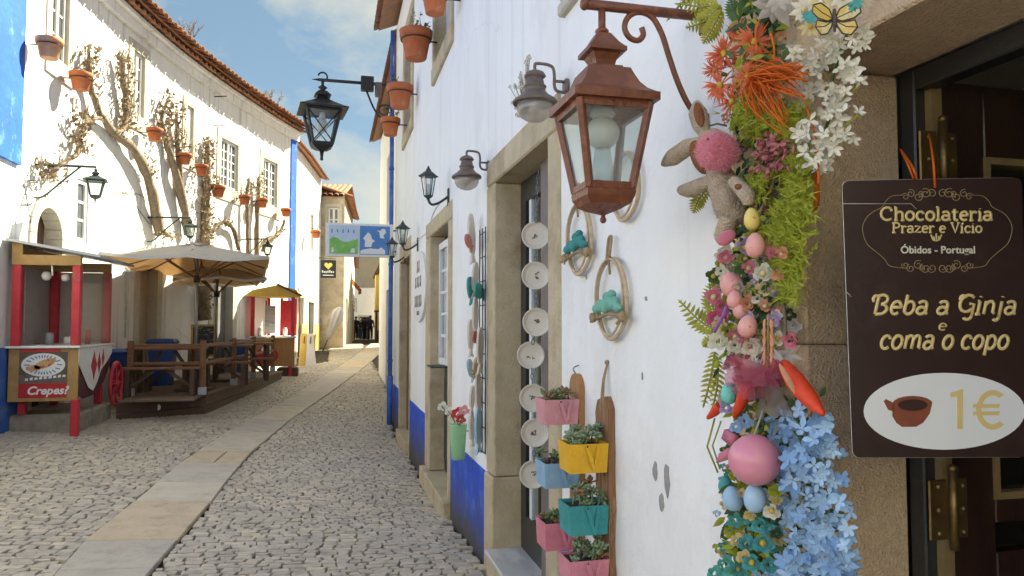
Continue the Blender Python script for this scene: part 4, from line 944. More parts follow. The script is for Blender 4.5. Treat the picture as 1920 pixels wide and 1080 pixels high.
# ------------------------------------------------------------------ flower pots on the walls
def pot_mesh(mb, c, r, h, M=None, m=0):
    mb.T = Matrix.Translation(Vector(c))
    mb.lathe([(r*.62, -h), (r*.66, -h*.97), (r*.88, -h*.28), (r*1.0, -h*.27), (r*1.04, -h*.02), (r*.98, 0), (r*.88, -.01), (r*.84, -h*.12), (0.0001, -h*.13)], 18, m=m)
MT['potsoil'] = mat('pot_soil', (.06, .04, .03), (.04, .03, .02), 30, .95)
MT['leaf_dry'] = mat('dry_leaf', (.33, .235, .15), (.21, .145, .09), 15, .85, vary=.2, trans=.2); MT['leaf_green'] = mat('small_green_leaf', (.07, .12, .04), (.11, .16, .06), 12, .6, trans=.2)
def wall_pot(c, r, h, wallp, lab, m, group, twigs=0, ringcol=None):
    o = thing('flower_pot', lab, 'flower pot', (c[0], c[1], c[2]-h), group)
    q = MB(); pot_mesh(q, c, r, h); q.build('pot', m, o)
    q = MB(); q.T = Matrix.Translation(Vector(c)); q.lathe([(.0001, -h*.10), (r*.85, -h*.10)], 14); q.build('soil', MT['potsoil'], o)
    q = MB(); z = c[2]-h*.34; q.tube([(c[0]+r*.93*math.cos(2*math.pi*i/16), c[1]+r*.93*math.sin(2*math.pi*i/16), z) for i in range(17)], .007, 5, cap=False)
    d = Vector(wallp)-Vector((c[0], c[1], z)); d.z = 0
    if d.length > r: q.tube([Vector((c[0], c[1], z))+d.normalized()*r*.93, Vector((wallp[0], wallp[1], z))], .009, 5)
    q.build('ring_holder', MT['black_metal'], o)
    if twigs:
        q = MB()
        for k in range(twigs):
            a = U(0, 6.28); b = Vector((c[0]+r*.4*math.cos(a), c[1]+r*.4*math.sin(a), c[2]-h*.1)); e = b+Vector((math.cos(a)*r*U(.2, .9), math.sin(a)*r*U(.2, .9), h*U(.3, .8))); q.tube([b, (b+e)/2+Vector((U(-.02, .02), U(-.02, .02), 0)), e], [.006, .005, .002], 4)
            for _ in range(5):
                p = b.lerp(e, U(.4, 1)); v = Vector((U(-1, 1), U(-1, 1), U(-.3, 1))).normalized()*r*.28; w = v.cross(Vector((U(-1, 1), U(-1, 1), 1))).normalized()*r*.1
                q.add([p, p+v*.5+w, p+v, p+v*.5-w], [(0, 1, 2, 3)], 1)
        q.build('plant', [MT['leaf_dry'], MT['leaf_green']], o)
    return o
LP = [(93, 73, 38, 'old pale terracotta pot below the leftmost upper window'), (152, 137, 33, 'terracotta pot hung among the leftmost vine branches'), (290, 241, 24, 'terracotta pot left of the twin vine trunks'), (347, 288, 20, 'terracotta pot below the third upper window'),
      (378, 309, 20, 'terracotta pot beside the leafy vine trunk'), (409, 348, 22, 'terracotta pot under the fourth upper window at its left'), (459, 366, 18, 'terracotta pot right of the fourth upper window'), (492, 372, 17, 'terracotta pot at the left corner of the last upper window'), (536, 391, 15, 'terracotta pot right of the last upper window')]
for px, py, h, lab in LP:
    off = .26; p = on_l(px, py, off); s = (p-C0).dot(Vector((sy, cy, 0)))/F; hh = h*s; w = (xl(p.y), p.y)
    wall_pot(p, hh*.62, hh, (w[0], w[1], p.z), lab, MT['terracotta_old'] if px == 93 else MT['terracotta'], 'terracotta pots on the left house')
RP = [(815, -20, 48, 9.0, .22, 'terracotta pot cut by the top edge on the right house', 0), (780, 58, 55, 8.6, .22, 'large terracotta pot with dry twigs on the right house', 9), (750, 160, 44, 10.6, .22, 'terracotta pot under the bracket arm on the right house', 2), (732, 222, 33, 11.4, .26, 'small red terracotta pot lowest by the blue downpipe', 8)]
for px, py, h, Y_, off, lab, tw in RP:
    p = on_x(px, py, WX-off); s = (p-C0).dot(Vector((sy, cy, 0)))/F; hh = h*s
    wall_pot(p, hh*.56, hh, (WX, p.y, p.z), lab, MT['terracotta'], 'terracotta pots on the right house', tw)
p = at(592, 432, 25.6)
wall_pot(p, .17, .26, (p.x-.5, p.y, p.z), 'terracotta pot with orange flowers on the house past the blue corner', MT['terracotta'], None, 8)
# ------------------------------------------------------------------ dry climbing vines on the left house
MT['bark'] = mat('vine_bark', (.30, .235, .17), (.20, .15, .105), 14, .9, .8, 50, c3=(.33, .25, .17), sc3=9)
def vine(lab, stems, bunches, cat='vine'):
    b = on_l(stems[0][0][0], stems[0][0][1], .1); root = thing('climbing_vine', lab, cat, b, 'dry vines on the long white house')
    q = MB()
    for pts in stems:
        P = [on_l(x, y, .11+.03*math.sin(x*.3+y*.21)) for x, y, *_ in pts]; Rr = [p[2]*(P[i].length/F)*.5 for i, p in enumerate(pts)]
        S = smooth_path(P, 4); rr = list(np.interp(np.linspace(0, 1, len(S)), np.linspace(0, 1, len(Rr)), Rr))
        S = [s+Vector((U(-.012, .012), U(-.012, .012), U(-.012, .012))) for s in S]; q.tube(S, [max(.006, x*U(.85, 1.2)) for x in rr], 7)
        for k in range(len(S)*2):
            s = random.choice(S); d = Vector((U(.1, 1), U(-1, 1), U(-.2, 1.2))).normalized()*U(.05, .16); q.tube([s, s+d*.6+Vector((0, 0, .01)), s+d], [.009, .006, .003], 4)
    q.build('stem', MT['bark'], root)
    q = MB()
    for pts, wpx, n in bunches:
        P = [on_l(x, y, .14) for x, y in pts]; S = smooth_path(P, 6); sc_ = P[0].length/F
        for k in range(int(n*.7)):
            i = U(0, len(S)-1); a = S[int(i)]; w = wpx*sc_*.5
            p = a+Vector((U(-.10, .14), U(-1, 1)*w*2.2, U(-1, 1)*w*.9)); L = U(.05, .13); d = Vector((U(-.6, 1), U(-1, 1), U(-.5, 1))).normalized(); x = d.cross(Vector((U(-1, 1), U(-1, 1), U(-1, 1)))).normalized()
            if k % 5 == 0: q.tube([p, p+Vector((U(-.05, .1), U(-.2, .2), U(.05, .32)))], [.008, .003], 4, 1)
            e = p+d*L; mid_ = p+d*L*.5+x.cross(d)*L*.12; q.add([p, mid_+x*L*.26, e, mid_-x*L*.26], [(0, 1, 2, 3)], 0, True)
    if bunches: q.build('dry_leaves', [MT['leaf_dry'], MT['bark']], root)
vine('bare vine rising from the parasol and forking toward the leftmost pots', [[(300, 440, 17), (292, 395, 17), (276, 330, 15), (250, 280, 14), (215, 250, 12), (188, 212, 11), (172, 172, 10), (166, 128, 8), (167, 88, 4)], [(213, 250, 9), (232, 240, 10), (236, 200, 10), (230, 150, 9), (228, 105, 5)]],
     [([(170, 90), (166, 130), (172, 170)], 14, 150), ([(229, 110), (234, 160), (238, 215), (236, 245)], 20, 380), ([(280, 330), (270, 300), (285, 350)], 10, 60), ([(300, 440), (335, 445)], 10, 80)])
vine('small dry vine tufts left of the iron lantern by the arched door', [[(190, 222, 6), (168, 226, 7), (152, 255, 8), (146, 285, 8), (120, 305, 6), (95, 335, 4)]], [([(150, 215), (152, 250), (143, 290)], 16, 170), ([(95, 335), (90, 315), (105, 330)], 24, 150)])
vine('twin trunked vine with a dry leafy head beside the third window', [[(352, 440, 14), (345, 385, 14), (328, 320, 12), (312, 265, 11), (303, 225, 7), (318, 180, 4)], [(345, 385, 8), (338, 320, 9), (333, 265, 9), (331, 215, 5)]], [([(320, 185), (308, 225), (306, 270)], 20, 260), ([(332, 205), (335, 250), (342, 285)], 16, 170)])
vine('thick leafy vine trunk standing behind the parasol poles', [[(384, 600, 22), (383, 540, 20), (384, 470, 18), (386, 400, 16), (388, 330, 13), (390, 265, 7)]], [([(390, 265), (387, 320), (385, 400), (383, 470)], 19, 560), ([(383, 470), (384, 590)], 22, 320), ([(398, 330), (405, 355)], 10, 60)])
vine('slim bare vine stem between the last two upper windows', [[(465, 478, 7), (464, 420, 7), (463, 370, 6), (466, 335, 4)]], [([(466, 338), (465, 365)], 11, 60)])
vine('slim vine stem with dry leaves at the left of the last window', [[(482, 492, 8), (482, 430, 8), (483, 375, 8), (485, 330, 4)]], [([(486, 330), (486, 370), (484, 390)], 13, 130)])
vine('arching vine branch above the right of the parasol', [[(398, 436, 5), (412, 420, 7), (425, 417, 8), (440, 436, 8), (447, 468, 6)]], [([(418, 416), (428, 420)], 10, 50)])
vine('curling vine branch over the lantern near the blue corner', [[(492, 470, 5), (502, 448, 7), (515, 444, 7), (527, 432, 6), (533, 412, 4)]], [([(498, 455), (515, 445), (530, 425)], 9, 70)])
# bare shrubs on the roof
def twig_shrub(px, py, dep, h, lab):
    b = at(px, py, dep); r = thing('roof_shrub', lab, 'shrub', b); q = MB()
    def grow(p, d, L, r_, k):
        e = p+d*L; q.tube([p, (p+e)/2+Vector((U(-.03, .03), U(-.03, .03), 0)), e], [r_, r_*.8, r_*.6], 4)
        if k:
            for _ in range(3): grow(e if random.random() < .6 else p.lerp(e, U(.5, 1)), (d+Vector((U(-.6, .6), U(-.6, .6), U(-.1, .5)))).normalized(), L*U(.5, .8), r_*.6, k-1)
    for _ in range(5): grow(b+Vector((U(-.2, .2), U(-.2, .2), 0)), Vector((U(-.5, .5), U(-.5, .5), 1)).normalized(), h*.45, .014, 2)
    q.build('twigs', MT['bark'], r, kind='stuff')
p1 = on_l(345, 95, -.6); p2 = on_l(505, 205, -.7)
twig_shrub(345, 95, ray(345, 95).normalized().length and (p1-C0).length/ray(345, 95).length, .8, 'bare twiggy shrub on the eave at the left of the sky')
twig_shrub(507, 205, (p2-C0).length/ray(507, 205).length, .6, 'bare twiggy shrub on the roof left of the black lantern')
# thin cables and rods on the front
r = MB()
for pts in ([(40, 338), (120, 340)], [(165, 285), (215, 335), (280, 420)], [(45, 345), (65, 460)], [(215, 362), (262, 365), (310, 405)]):
    P = [on_l(x, y, .02) for x, y in pts]; r.tube(smooth_path(P, 4), .006, 5)
cab = r.build('wall_cable', MT['black_metal'], lh_)
q = MB()
for x, y in ((402, 181), (402, 235)): a = on_l(x, y, .0); q.tube([a, a+lnor(a.y)*.28], .012, 6)
q.build('iron_pin', MT['black_metal'], lh_)
# ------------------------------------------------------------------ lettering helper
def text_mb(txt, size, extr=.002, off=0.0, shear=0.0, sx=1.0, align='CENTER'):
    cu = bpy.data.curves.new('t', 'FONT'); cu.body = txt; cu.size = size; cu.extrude = extr; cu.offset = off; cu.shear = shear; cu.align_x = align; cu.resolution_u = 3
    o = bpy.data.objects.new('t', cu); COL.objects.link(o); bpy.context.view_layer.update()
    me = bpy.data.meshes.new_from_object(o.evaluated_get(bpy.context.evaluated_depsgraph_get()))
    vs = [Vector((v.co.x*sx, v.co.y, v.co.z)) for v in me.vertices]; fs = [list(p.vertices) for p in me.polygons]
    bpy.data.objects.remove(o); bpy.data.curves.remove(cu); bpy.data.meshes.remove(me)
    return vs, fs
def put_text(name, txt, M, size, m, parent, **kw):
    vs, fs = text_mb(txt, size, **kw); mb = MB(); mb.T = M; mb.add(vs, fs); return mb.build(name, m, parent)
def disc(mb, M, rx, ry, n=28, th=.003, m=0): mb.prism([(rx*math.cos(2*math.pi*i/n), ry*math.sin(2*math.pi*i/n)) for i in range(n)], th, M, m)
# ------------------------------------------------------------------ stone ledge and the near food cart
cyn = 10.42
q = MB(); gl = gz(-3.5, 11)
for i, (ya, yb, xr_) in enumerate(((10.55, 11.25, -3.16), (11.26, 11.95, -3.12))):
    pass
ledge = thing('stone_ledge', 'rough grey stone ledge under the near food cart', 'ledge', (-3.5, 11.2, gl))
for ya, yb, xr_ in ((10.55, 11.22, -3.13), (11.23, 12.0, -3.10)):
    q = MB(); n = 6; vs = []
    q.span((-4.0, ya, gl-.2), (xr_, yb, .47+U(-.012, .012)), 0, .035); q.build('stone_block', MT['ledge'] if 'ledge' in MT else MT.setdefault('ledge', mat('rough_grey_stone', (.33, .29, .24), (.22, .20, .17), 7, .9, .9, 18, c3=(.40, .32, .22), sc3=4, coord='World')), ledge)
Xa, Xb = -3.86, -3.08; Ya, Yb = 10.40, 11.85
zt = 1.33; zb = .64; zr = 2.34
cart = thing('food_cart', 'red framed crepe cart with a slanted grey roof beside the blue plinth', 'food cart', ((Xa+Xb)/2, Ya, gz(Xb, Ya)))
MT['ply'] = mat('ochre_plywood', (.44, .27, .11), (.36, .21, .08), 6, .6, .15, 30, c3=(.26, .15, .07), sc3=5, w3=(.55, .72), coord='World'); MT['graphic_red'] = mat('red_print', (.50, .03, .035), (.42, .025, .03), 8, .45)
MT['graphic_brown'] = mat('brown_print', (.15, .10, .075), (.11, .075, .055), 8, .45); MT['maroon'] = mat('maroon_side_panel', (.10, .022, .03), (.075, .018, .025), 6, .5)
MT['crepe'] = mat('crepe_print', (.60, .42, .20), (.50, .20, .10), 14, .5, c3=(.40, .03, .05), sc3=18, w3=(.55, .6)); MT['plate_blue'] = mat('blue_print', (.10, .20, .45), rough=.45)
MT['roof_grey'] = mat('grey_roof_film', (.42, .44, .48), (.34, .36, .40), 5, .4, .1, 20); MT['clear_film'] = glassmat('clear_film', (.86, .85, .84), .14, .12, .18, (.5, .48, .47))
q = MB(); q.span((Xa, Ya, zb), (Xb, Ya+.03, zt-.03), 0, .004); pan = q.build('front_panel', MT['ply'], cart)
FM = lambda x, z, d=0.0: Matrix(((1, 0, 0, x), (0, 0, -1, Ya-.002-d), (0, 1, 0, z), (0, 0, 0, 1)))
xc = (Xa+Xb)/2; zc = (zb+zt)/2
q = MB(); q.prism([(-.27, -.02), (.27, -.02), (.27, .27), (-.27, .27)], .003, FM(xc, zc, .0)); q.build('printed_ground', MT['graphic_brown'], pan)
q = MB(); q.prism([(-.27, -.30), (.27, -.30), (.27, -.12), (-.27, -.12)], .003, FM(xc, zc, .0)); q.build('red_band', MT['graphic_red'], pan)
q = MB(); q.prism([(-.27, -.118), (.27, -.118), (.27, -.022), (-.27, -.022)], .0025, FM(xc, zc)); q.build('grey_band', MT['taupe_metal'], pan)
q = MB(); disc(q, FM(xc, zc+.11, .003), .245, .145); q.build('printed_plate', MT['print_white'], pan)
q = MB()
for k in range(22):
    a = 2*math.pi*k/22; q.T = FM(xc, zc+.11, .006) @ Matrix.Rotation(a, 4, 'Z'); rr = 1/math.sqrt((math.cos(a)/.21)**2+(math.sin(a)/.12)**2); q.prism([(rr*.72, -.006), (rr, -.008), (rr, .008), (rr*.72, .006)], .002, Matrix.Identity(4))
q.build('plate_pattern', MT['plate_blue'], pan)
q = MB(); disc(q, FM(xc+.02, zc+.125, .007) @ Matrix.Rotation(.4, 4, 'Z'), .13, .05, 16); disc(q, FM(xc-.11, zc+.07, .007), .08, .04, 14); q.build('printed_crepe', MT['crepe'], pan)
put_text('lettering', 'Crepes?', FM(xc+.05, zc-.255, .003), .14, MT['print_white'], pan, off=.004, shear=.25)
q = MB()
for k in range(9): q.T = FM(xc-.20+k*.052, zc-.085+.005*k, .003); q.prism([(0, 0), (.034, .002), (.036, .03+.01*(k % 2)), (.004, .028)], .002, Matrix.Identity(4))
q.build('small_lettering', MT['print_white'], pan)
q = MB(); q.span((Xa-.03, Ya-.05, zt-.03), (Xb+.03, Yb+.02, zt), 0, .008); q.build('counter', MT['white_paint'], cart)
q = MB(); q.span((Xa+.12, Ya-.012, zt-.075), (Xb-.2, Ya-.002, zt-.038)); q.build('red_strip', MT['red'], cart)
# side panel (boat shaped) and scalloped cloth
SM = Matrix(((0, 0, 1, Xb), (1, 0, 0, Ya), (0, 1, 0, 0), (0, 0, 0, 1)))
q = MB(); Ln = Yb-Ya; q.prism([(0.03, zb+.08), (.3, zb), (.8, zb+.02), (Ln*.8, zb+.16), (Ln, zb+.42), (Ln, zt-.03), (0.03, zt-.03)], .02, SM @ Matrix.Translation((0, 0, -.03))); q.build('side_panel', MT['maroon'], cart)
q = MB(); q.prism([(0, zt-.005), (0, zt-.22), (.10, zt-.30), (.22, zt-.40), (.42, zt-.56), (.62, zt-.62), (.80, zt-.50), (.95, zt-.36), (1.1, zt-.30), (1.25, zt-.24), (Ln, zt-.14), (Ln, zt-.005)], .006, SM); cl = q.build('scalloped_cloth', MT['white_paint'], cart)
for cxx, cz, w, h in ((.62, zt-.28, .13, .20), (1.02, zt-.2, .06, .13), (.85, zt-.26, .08, .15)):
    q = MB(); q.prism([(cxx-w, cz), (cxx-w*.35, cz-h*.55), (cxx, cz-h), (cxx+w*.35, cz-h*.55), (cxx+w, cz), (cxx+w*.35, cz+h*.55), (cxx, cz+h), (cxx-w*.35, cz+h*.55)], .003, SM @ Matrix.Translation((0, 0, .007))); q.build('red_motif', MT['graphic_red'], cl)
for x, y in ((Xa+.06, Ya+.05), (Xb-.05, Ya+.05), (Xa+.06, Yb-.1), (Xb-.05, Yb-.1)):
    q = MB(); q.span((x-.05, y-.05, zt), (x+.05, y+.05, zr), 0, .008); q.build('post', MT['red'], cart)
g1 = gz(Xb, Ya); q = MB(); q.span((Xb-.06, Ya-.06, g1-.01), (Xb+.03, Ya+.03, zb+.02), 0, .01); q.build('leg', MT['red'], cart)
for x, y in ((Xa+.1, Ya+.2), (Xb-.12, Yb-.15), (Xa+.1, Yb-.15)): q = MB(); q.span((x-.045, y-.045, .465), (x+.045, y+.045, zb+.1), 0, .01); q.build('leg', MT['red'], cart)
q = MB(); q.span((Xa, Ya, zr+.002), (Xb+.0, Ya+.06, zr+.13), 0, .004); q.span((Xa, Yb-.14, zr+.002), (Xb, Yb-.08, zr+.13), 0, .004); q.span((Xa, Ya+.06, zr+.002), (Xa+.1, Yb-.14, zr+.24), 0, .004)
q.build('head_beam', MT['ply'], cart)
q = MB(); q.span((Xa, Ya, zr+.13), (Xa+.12, Ya+.06, zr+.27)); q.build('beam_end', MT['ply'], cart)
q = MB(); q.prism([(Xa-.03, zr+.29), (Xb+.25, zr+.10), (Xb+.25, zr+.135), (Xa-.03, zr+.325)], Yb-Ya+.22, Matrix(((1, 0, 0, 0), (0, 0, 1, Ya-.12), (0, 1, 0, 0), (0, 0, 0, 1)))); q.build('roof', MT['roof_grey'], cart)
q = MB(); q.add([(Xb, Ya+.1, zt), (Xb, Yb-.15, zt), (Xb, Yb-.15, zr), (Xb, Ya+.1, zr)], [(0, 1, 2, 3)]); q.build('clear_side', MT['clear_film'], cart)
q = MB(); q.tube([(xc+.05, Ya+.03, zr+.02), (xc+.06, Ya+.03, zr-.13)], .01, 6); q.ball((xc-.08, Ya+.25, zr-.12), .06, 10, 7); q.ball((xc+.14, Ya+.25, zr-.14), .05, 10, 7); q.build('hanging_utensil', MT['white_paint'], cart)
for a, b in (((Xa+.02, Yb-.03, zt+.01), (Xb-.03, Yb-.015, zr)), ((Xa-.01, Ya+.45, zt+.01), (Xa+.005, Yb-.05, zr))): q = MB(); q.span(a, b); q.build('grey_back_panel', MT['panel_grey'] if 'panel_grey' in MT else MT.setdefault('panel_grey', mat('grey_panel', (.42, .38, .35), (.36, .32, .30), 4, .6)), cart)
for k, (x, w, h) in enumerate(((-3.66, .10, .16), (-3.45, .13, .10), (-3.25, .07, .20))): q = MB(); q.lathe([(w*.5, zt), (w*.52, zt+h*.9), (w*.4, zt+h)], 12, c=(x, Ya+.75+.1*k, 0)); q.build('jar', (MT['roof_grey'], MT['white_paint'], MT['red'])[k], cart)
# wheel
wc = Vector((Xb+.05, Yb+.08, .47+.27)); wr = .30
q = MB(); q.tube([(wc.x, wc.y+wr*math.cos(2*math.pi*i/24), wc.z+wr*math.sin(2*math.pi*i/24)) for i in range(25)], .028, 8, cap=False); wh = q.build('wheel', MT['red'], cart)
for k in range(8):
    a = math.pi*k/4; q = MB(); q.tube([(wc.x, wc.y, wc.z), (wc.x, wc.y+wr*math.cos(a), wc.z+wr*math.sin(a))], .013, 6); q.build('spoke', MT['red'], wh)
q = MB(); q.tube([(wc.x-.05, wc.y, wc.z), (wc.x+.04, wc.y, wc.z)], .05, 10); q.build('hub', MT['red'], wh)
# ------------------------------------------------------------------ wooden terrace deck
A, B, Cc = on_g(218, 787), on_g(384, 777), on_g(527, 711)
dz = max(B.z, Cc.z)+.16; dz = B.z+.34
print('deck', A, B, Cc, dz)
dk = thing('wooden_deck', 'dark wooden terrace deck with plank sides along the lane', 'deck', ((A.x+B.x)/2, (A.y+Cc.y)/2, A.z))
Dw = Vector((xl(Cc.y)+.35, Cc.y+.1, 0)); Aw = Vector((A.x-.1, A.y+.02, 0))
poly = [(A.x, A.y), (B.x, B.y), (Cc.x, Cc.y), (Dw.x, Dw.y), (xl(14)+.1, 14), (Aw.x, Aw.y)]
MT['decktop'] = mat('weathered_deck_boards', (.22, .155, .115), (.16, .11, .08), 6, .8, .5, 40, coord='World', stretch=(6, 1, 1), c3=(.28, .22, .17), sc3=3)
# boards run across the deck
bd = MB(); yy = A.y+.02
def xr_at(y):
    if y <= B.y: return A.x+(B.x-A.x)*(y-A.y)/max(.001, B.y-A.y) if B.y > A.y else B.x
    return B.x+(Cc.x-B.x)*(y-B.y)/(Cc.y-B.y)
yy = min(A.y, B.y)+.03
while yy < Cc.y:
    xr_ = xr_at(yy+.06) if yy > B.y else B.x; xl_ = max(xl(yy)+.05, A.x if yy < 14 else -9)
    if xr_-xl_ > .2: bd.span((xl_, yy, dz-.03), (xr_-.01, yy+.112, dz+U(-.002, .002)), 0, .004)
    yy += .12
o = bd.build('deck_boards', MT['decktop'], dk); o['kind'] = 'stuff'
def fascia(p, q_, zt_, n=2):
    d = Vector((q_.x-p.x, q_.y-p.y, 0)); hh = .34
    for k in range(n):
        z1 = zt_-.034-k*hh/n; z0 = z1-hh/n+.008
        mb = MB(); mb.beam((p.x, p.y, (z0+z1)/2), (q_.x, q_.y, (z0+z1)/2), .03, z1-z0, 0, .004); mb.build('fascia_plank', MT['wood_dark'], dk)
    mb = MB(); mb.beam((p.x, p.y, zt_-.012), (q_.x, q_.y, zt_-.012), .09, .04, 0, .006); mb.build('edge_board', MT['decktop'], dk)
fascia(A, B, dz); fascia(B, Cc, dz)
q = MB(); q.T = frame_M((A.lerp(B, .45).x, A.lerp(B, .45).y-.022, dz-.15), (1, 0, 0), (0, 0, 1)); disc(q, Matrix.Identity(4), .035, .045, 14, .006); q.build('white_badge', MT['print_white'], dk)
# railing posts with pale shoes, rails between them
def dpt(px, py): d = ray(px, py); return C0 + d*((dz-CZ)/d.z)
posts = [dpt(243, 743), dpt(379, 740), dpt(438, 722), dpt(475, 709), dpt(511, 697)]
rail = thing('terrace_railing', 'brown wooden railing with pale post shoes along the deck edge', 'railing', posts[0])
for p in posts:
    q = MB(); q.span((p.x-.042, p.y-.042, dz+.10), (p.x+.042, p.y+.042, dz+.86), 0, .008); po = q.build('post', MT['wood'], rail)
    q = MB(); q.span((p.x-.058, p.y-.058, dz+.001), (p.x+.058, p.y+.058, dz+.12), 0, .004); q.build('post_shoe', MT['roof_grey'], po)
for i in range(len(posts)-1):
    for z in (.50, .78): q = MB(); q.beam(posts[i]+Vector((0, 0, z)), posts[i+1]+Vector((0, 0, z)), .03, .05, 0, .006); q.build('rail', MT['wood'], rail)
# picnic tables and benches
def table(x, y, rz, L, lab, name='picnic_table', h=.74, w=.62):
    r = thing(name, lab, 'table' if h > .6 else 'bench', (x, y, dz)); T = Matrix.Translation((x, y, dz)) @ Matrix.Rotation(rz, 4, 'Z')
    n = 5 if w > .5 else 2
    for k in range(n): q = MB(); q.T = T; yy_ = -w/2+w*k/n; q.span((-L/2, yy_+.006, h-.035), (L/2, yy_+w/n-.006, h), 0, .004); q.build('board', MT['wood'], r)
    for sx in (-1, 1):
        for sy_ in (-1, 1): q = MB(); q.T = T; q.span((sx*L*.40-.035, sy_*w*.36-.035, 0), (sx*L*.40+.035, sy_*w*.36+.035, h-.036), 0, .004); q.build('leg', MT['wood_dark'], r)
        q = MB(); q.T = T; q.span((sx*L*.40-.025, -w*.36, h-.11), (sx*L*.40+.025, w*.36, h-.04)); q.build('crosspiece', MT['wood_dark'], r)
    q = MB(); q.T = T; q.beam((-L*.40, 0, .12), (-.1, 0, h-.06), .04, .05); q.beam((L*.40, 0, .12), (.1, 0, h-.06), .04, .05); q.build('brace', MT['wood_dark'], r)
ym = A.y
table(-2.55, ym+1.15, .04, 1.15, 'dark wooden table nearest the near cart on the deck'); table(-2.55, ym+.62, .04, 1.15, 'low wooden bench in front of the nearest table', 'bench', .45, .26); table(-2.5, ym+1.70, .04, 1.15, 'low wooden bench behind the nearest table', 'bench', .45, .26)
table(-2.0, ym+2.75, .10, 1.2, 'dark wooden table in the middle of the deck'); table(-2.0, ym+2.22, .10, 1.2, 'low wooden bench in front of the middle table', 'bench', .45, .26)
table(-1.75, ym+4.1, .18, 1.2, 'dark wooden table at the far end of the deck'); table(-1.7, ym+3.55, .18, 1.2, 'low wooden bench in front of the far table', 'bench', .45, .26)
# blue bins
MT['bin_blue'] = mat('blue_plastic', (.012, .05, .22), (.018, .065, .26), 6, .45)
def bin_(px, py, dep, s, lab):
    b = at(px, py, dep); b.z = dz; r = thing('blue_bin', lab, 'bin', b)
    q = MB(); q.T = Matrix.Translation(b); q.lathe([(.24*s, 0), (.32*s, .78*s), (.33*s, .80*s)], 4, ph=math.pi/4, sm=False); q.build('body', MT['bin_blue'], r)
    q = MB(); q.T = Matrix.Translation(b); q.lathe([(.345*s, .80*s), (.35*s, .84*s), (.30*s, .89*s), (.001, .90*s)], 4, ph=math.pi/4, sm=False); q.build('lid', MT['bin_blue'], r)
bin_(304, 720, 13.6, .95, 'dark blue bin behind the nearest table'); bin_(448, 690, 17.3, .85, 'small blue bin beside the far red cart'); bin_(231, 720, 12.1, .8, 'blue bin between the near cart and the railing')
# chalkboard on an easel
b = at(380, 690, 14.6); b.z = dz; r = thing('chalkboard', 'chalkboard with a yellow wooden frame behind the railing', 'chalkboard', b)
T = Matrix.Translation(b) @ Matrix.Rotation(.15, 4, 'Z') @ Matrix.Rotation(-.12, 4, 'X')
MT['chalk'] = mat('chalked_slate', (.035, .04, .045), (.06, .065, .07), 8, .8, c3=(.30, .36, .40), sc3=14, w3=(.56, .62), stretch=(.7, 1, 2.2)); MT['frame_yellow'] = mat('yellow_pine', (.55, .38, .13), (.48, .31, .10), 8, .6)
q = MB(); q.T = T; q.span((-.19, -.01, .52), (.19, .01, 1.08)); q.build('slate', MT['chalk'], r)
for a in (((-.23, -.018, .48), (-.19, .018, 1.12)), ((.19, -.018, .48), (.23, .018, 1.12)), ((-.19, -.018, 1.08), (.19, .018, 1.12)), ((-.19, -.018, .48), (.19, .018, .52))): q = MB(); q.T = T; q.span(*a); q.build('frame', MT['frame_yellow'], r)
for sx in (-.2, .2): q = MB(); q.T = T; q.span((sx-.02, -.016, 0), (sx+.02, .016, .479)); q.build('leg', MT['frame_yellow'], r)
q = MB(); q.T = Matrix.Translation(b); q.beam((0, .12, 1.0), (0, .5, 0), .03, .03); q.build('rear_leg', MT['frame_yellow'], r)
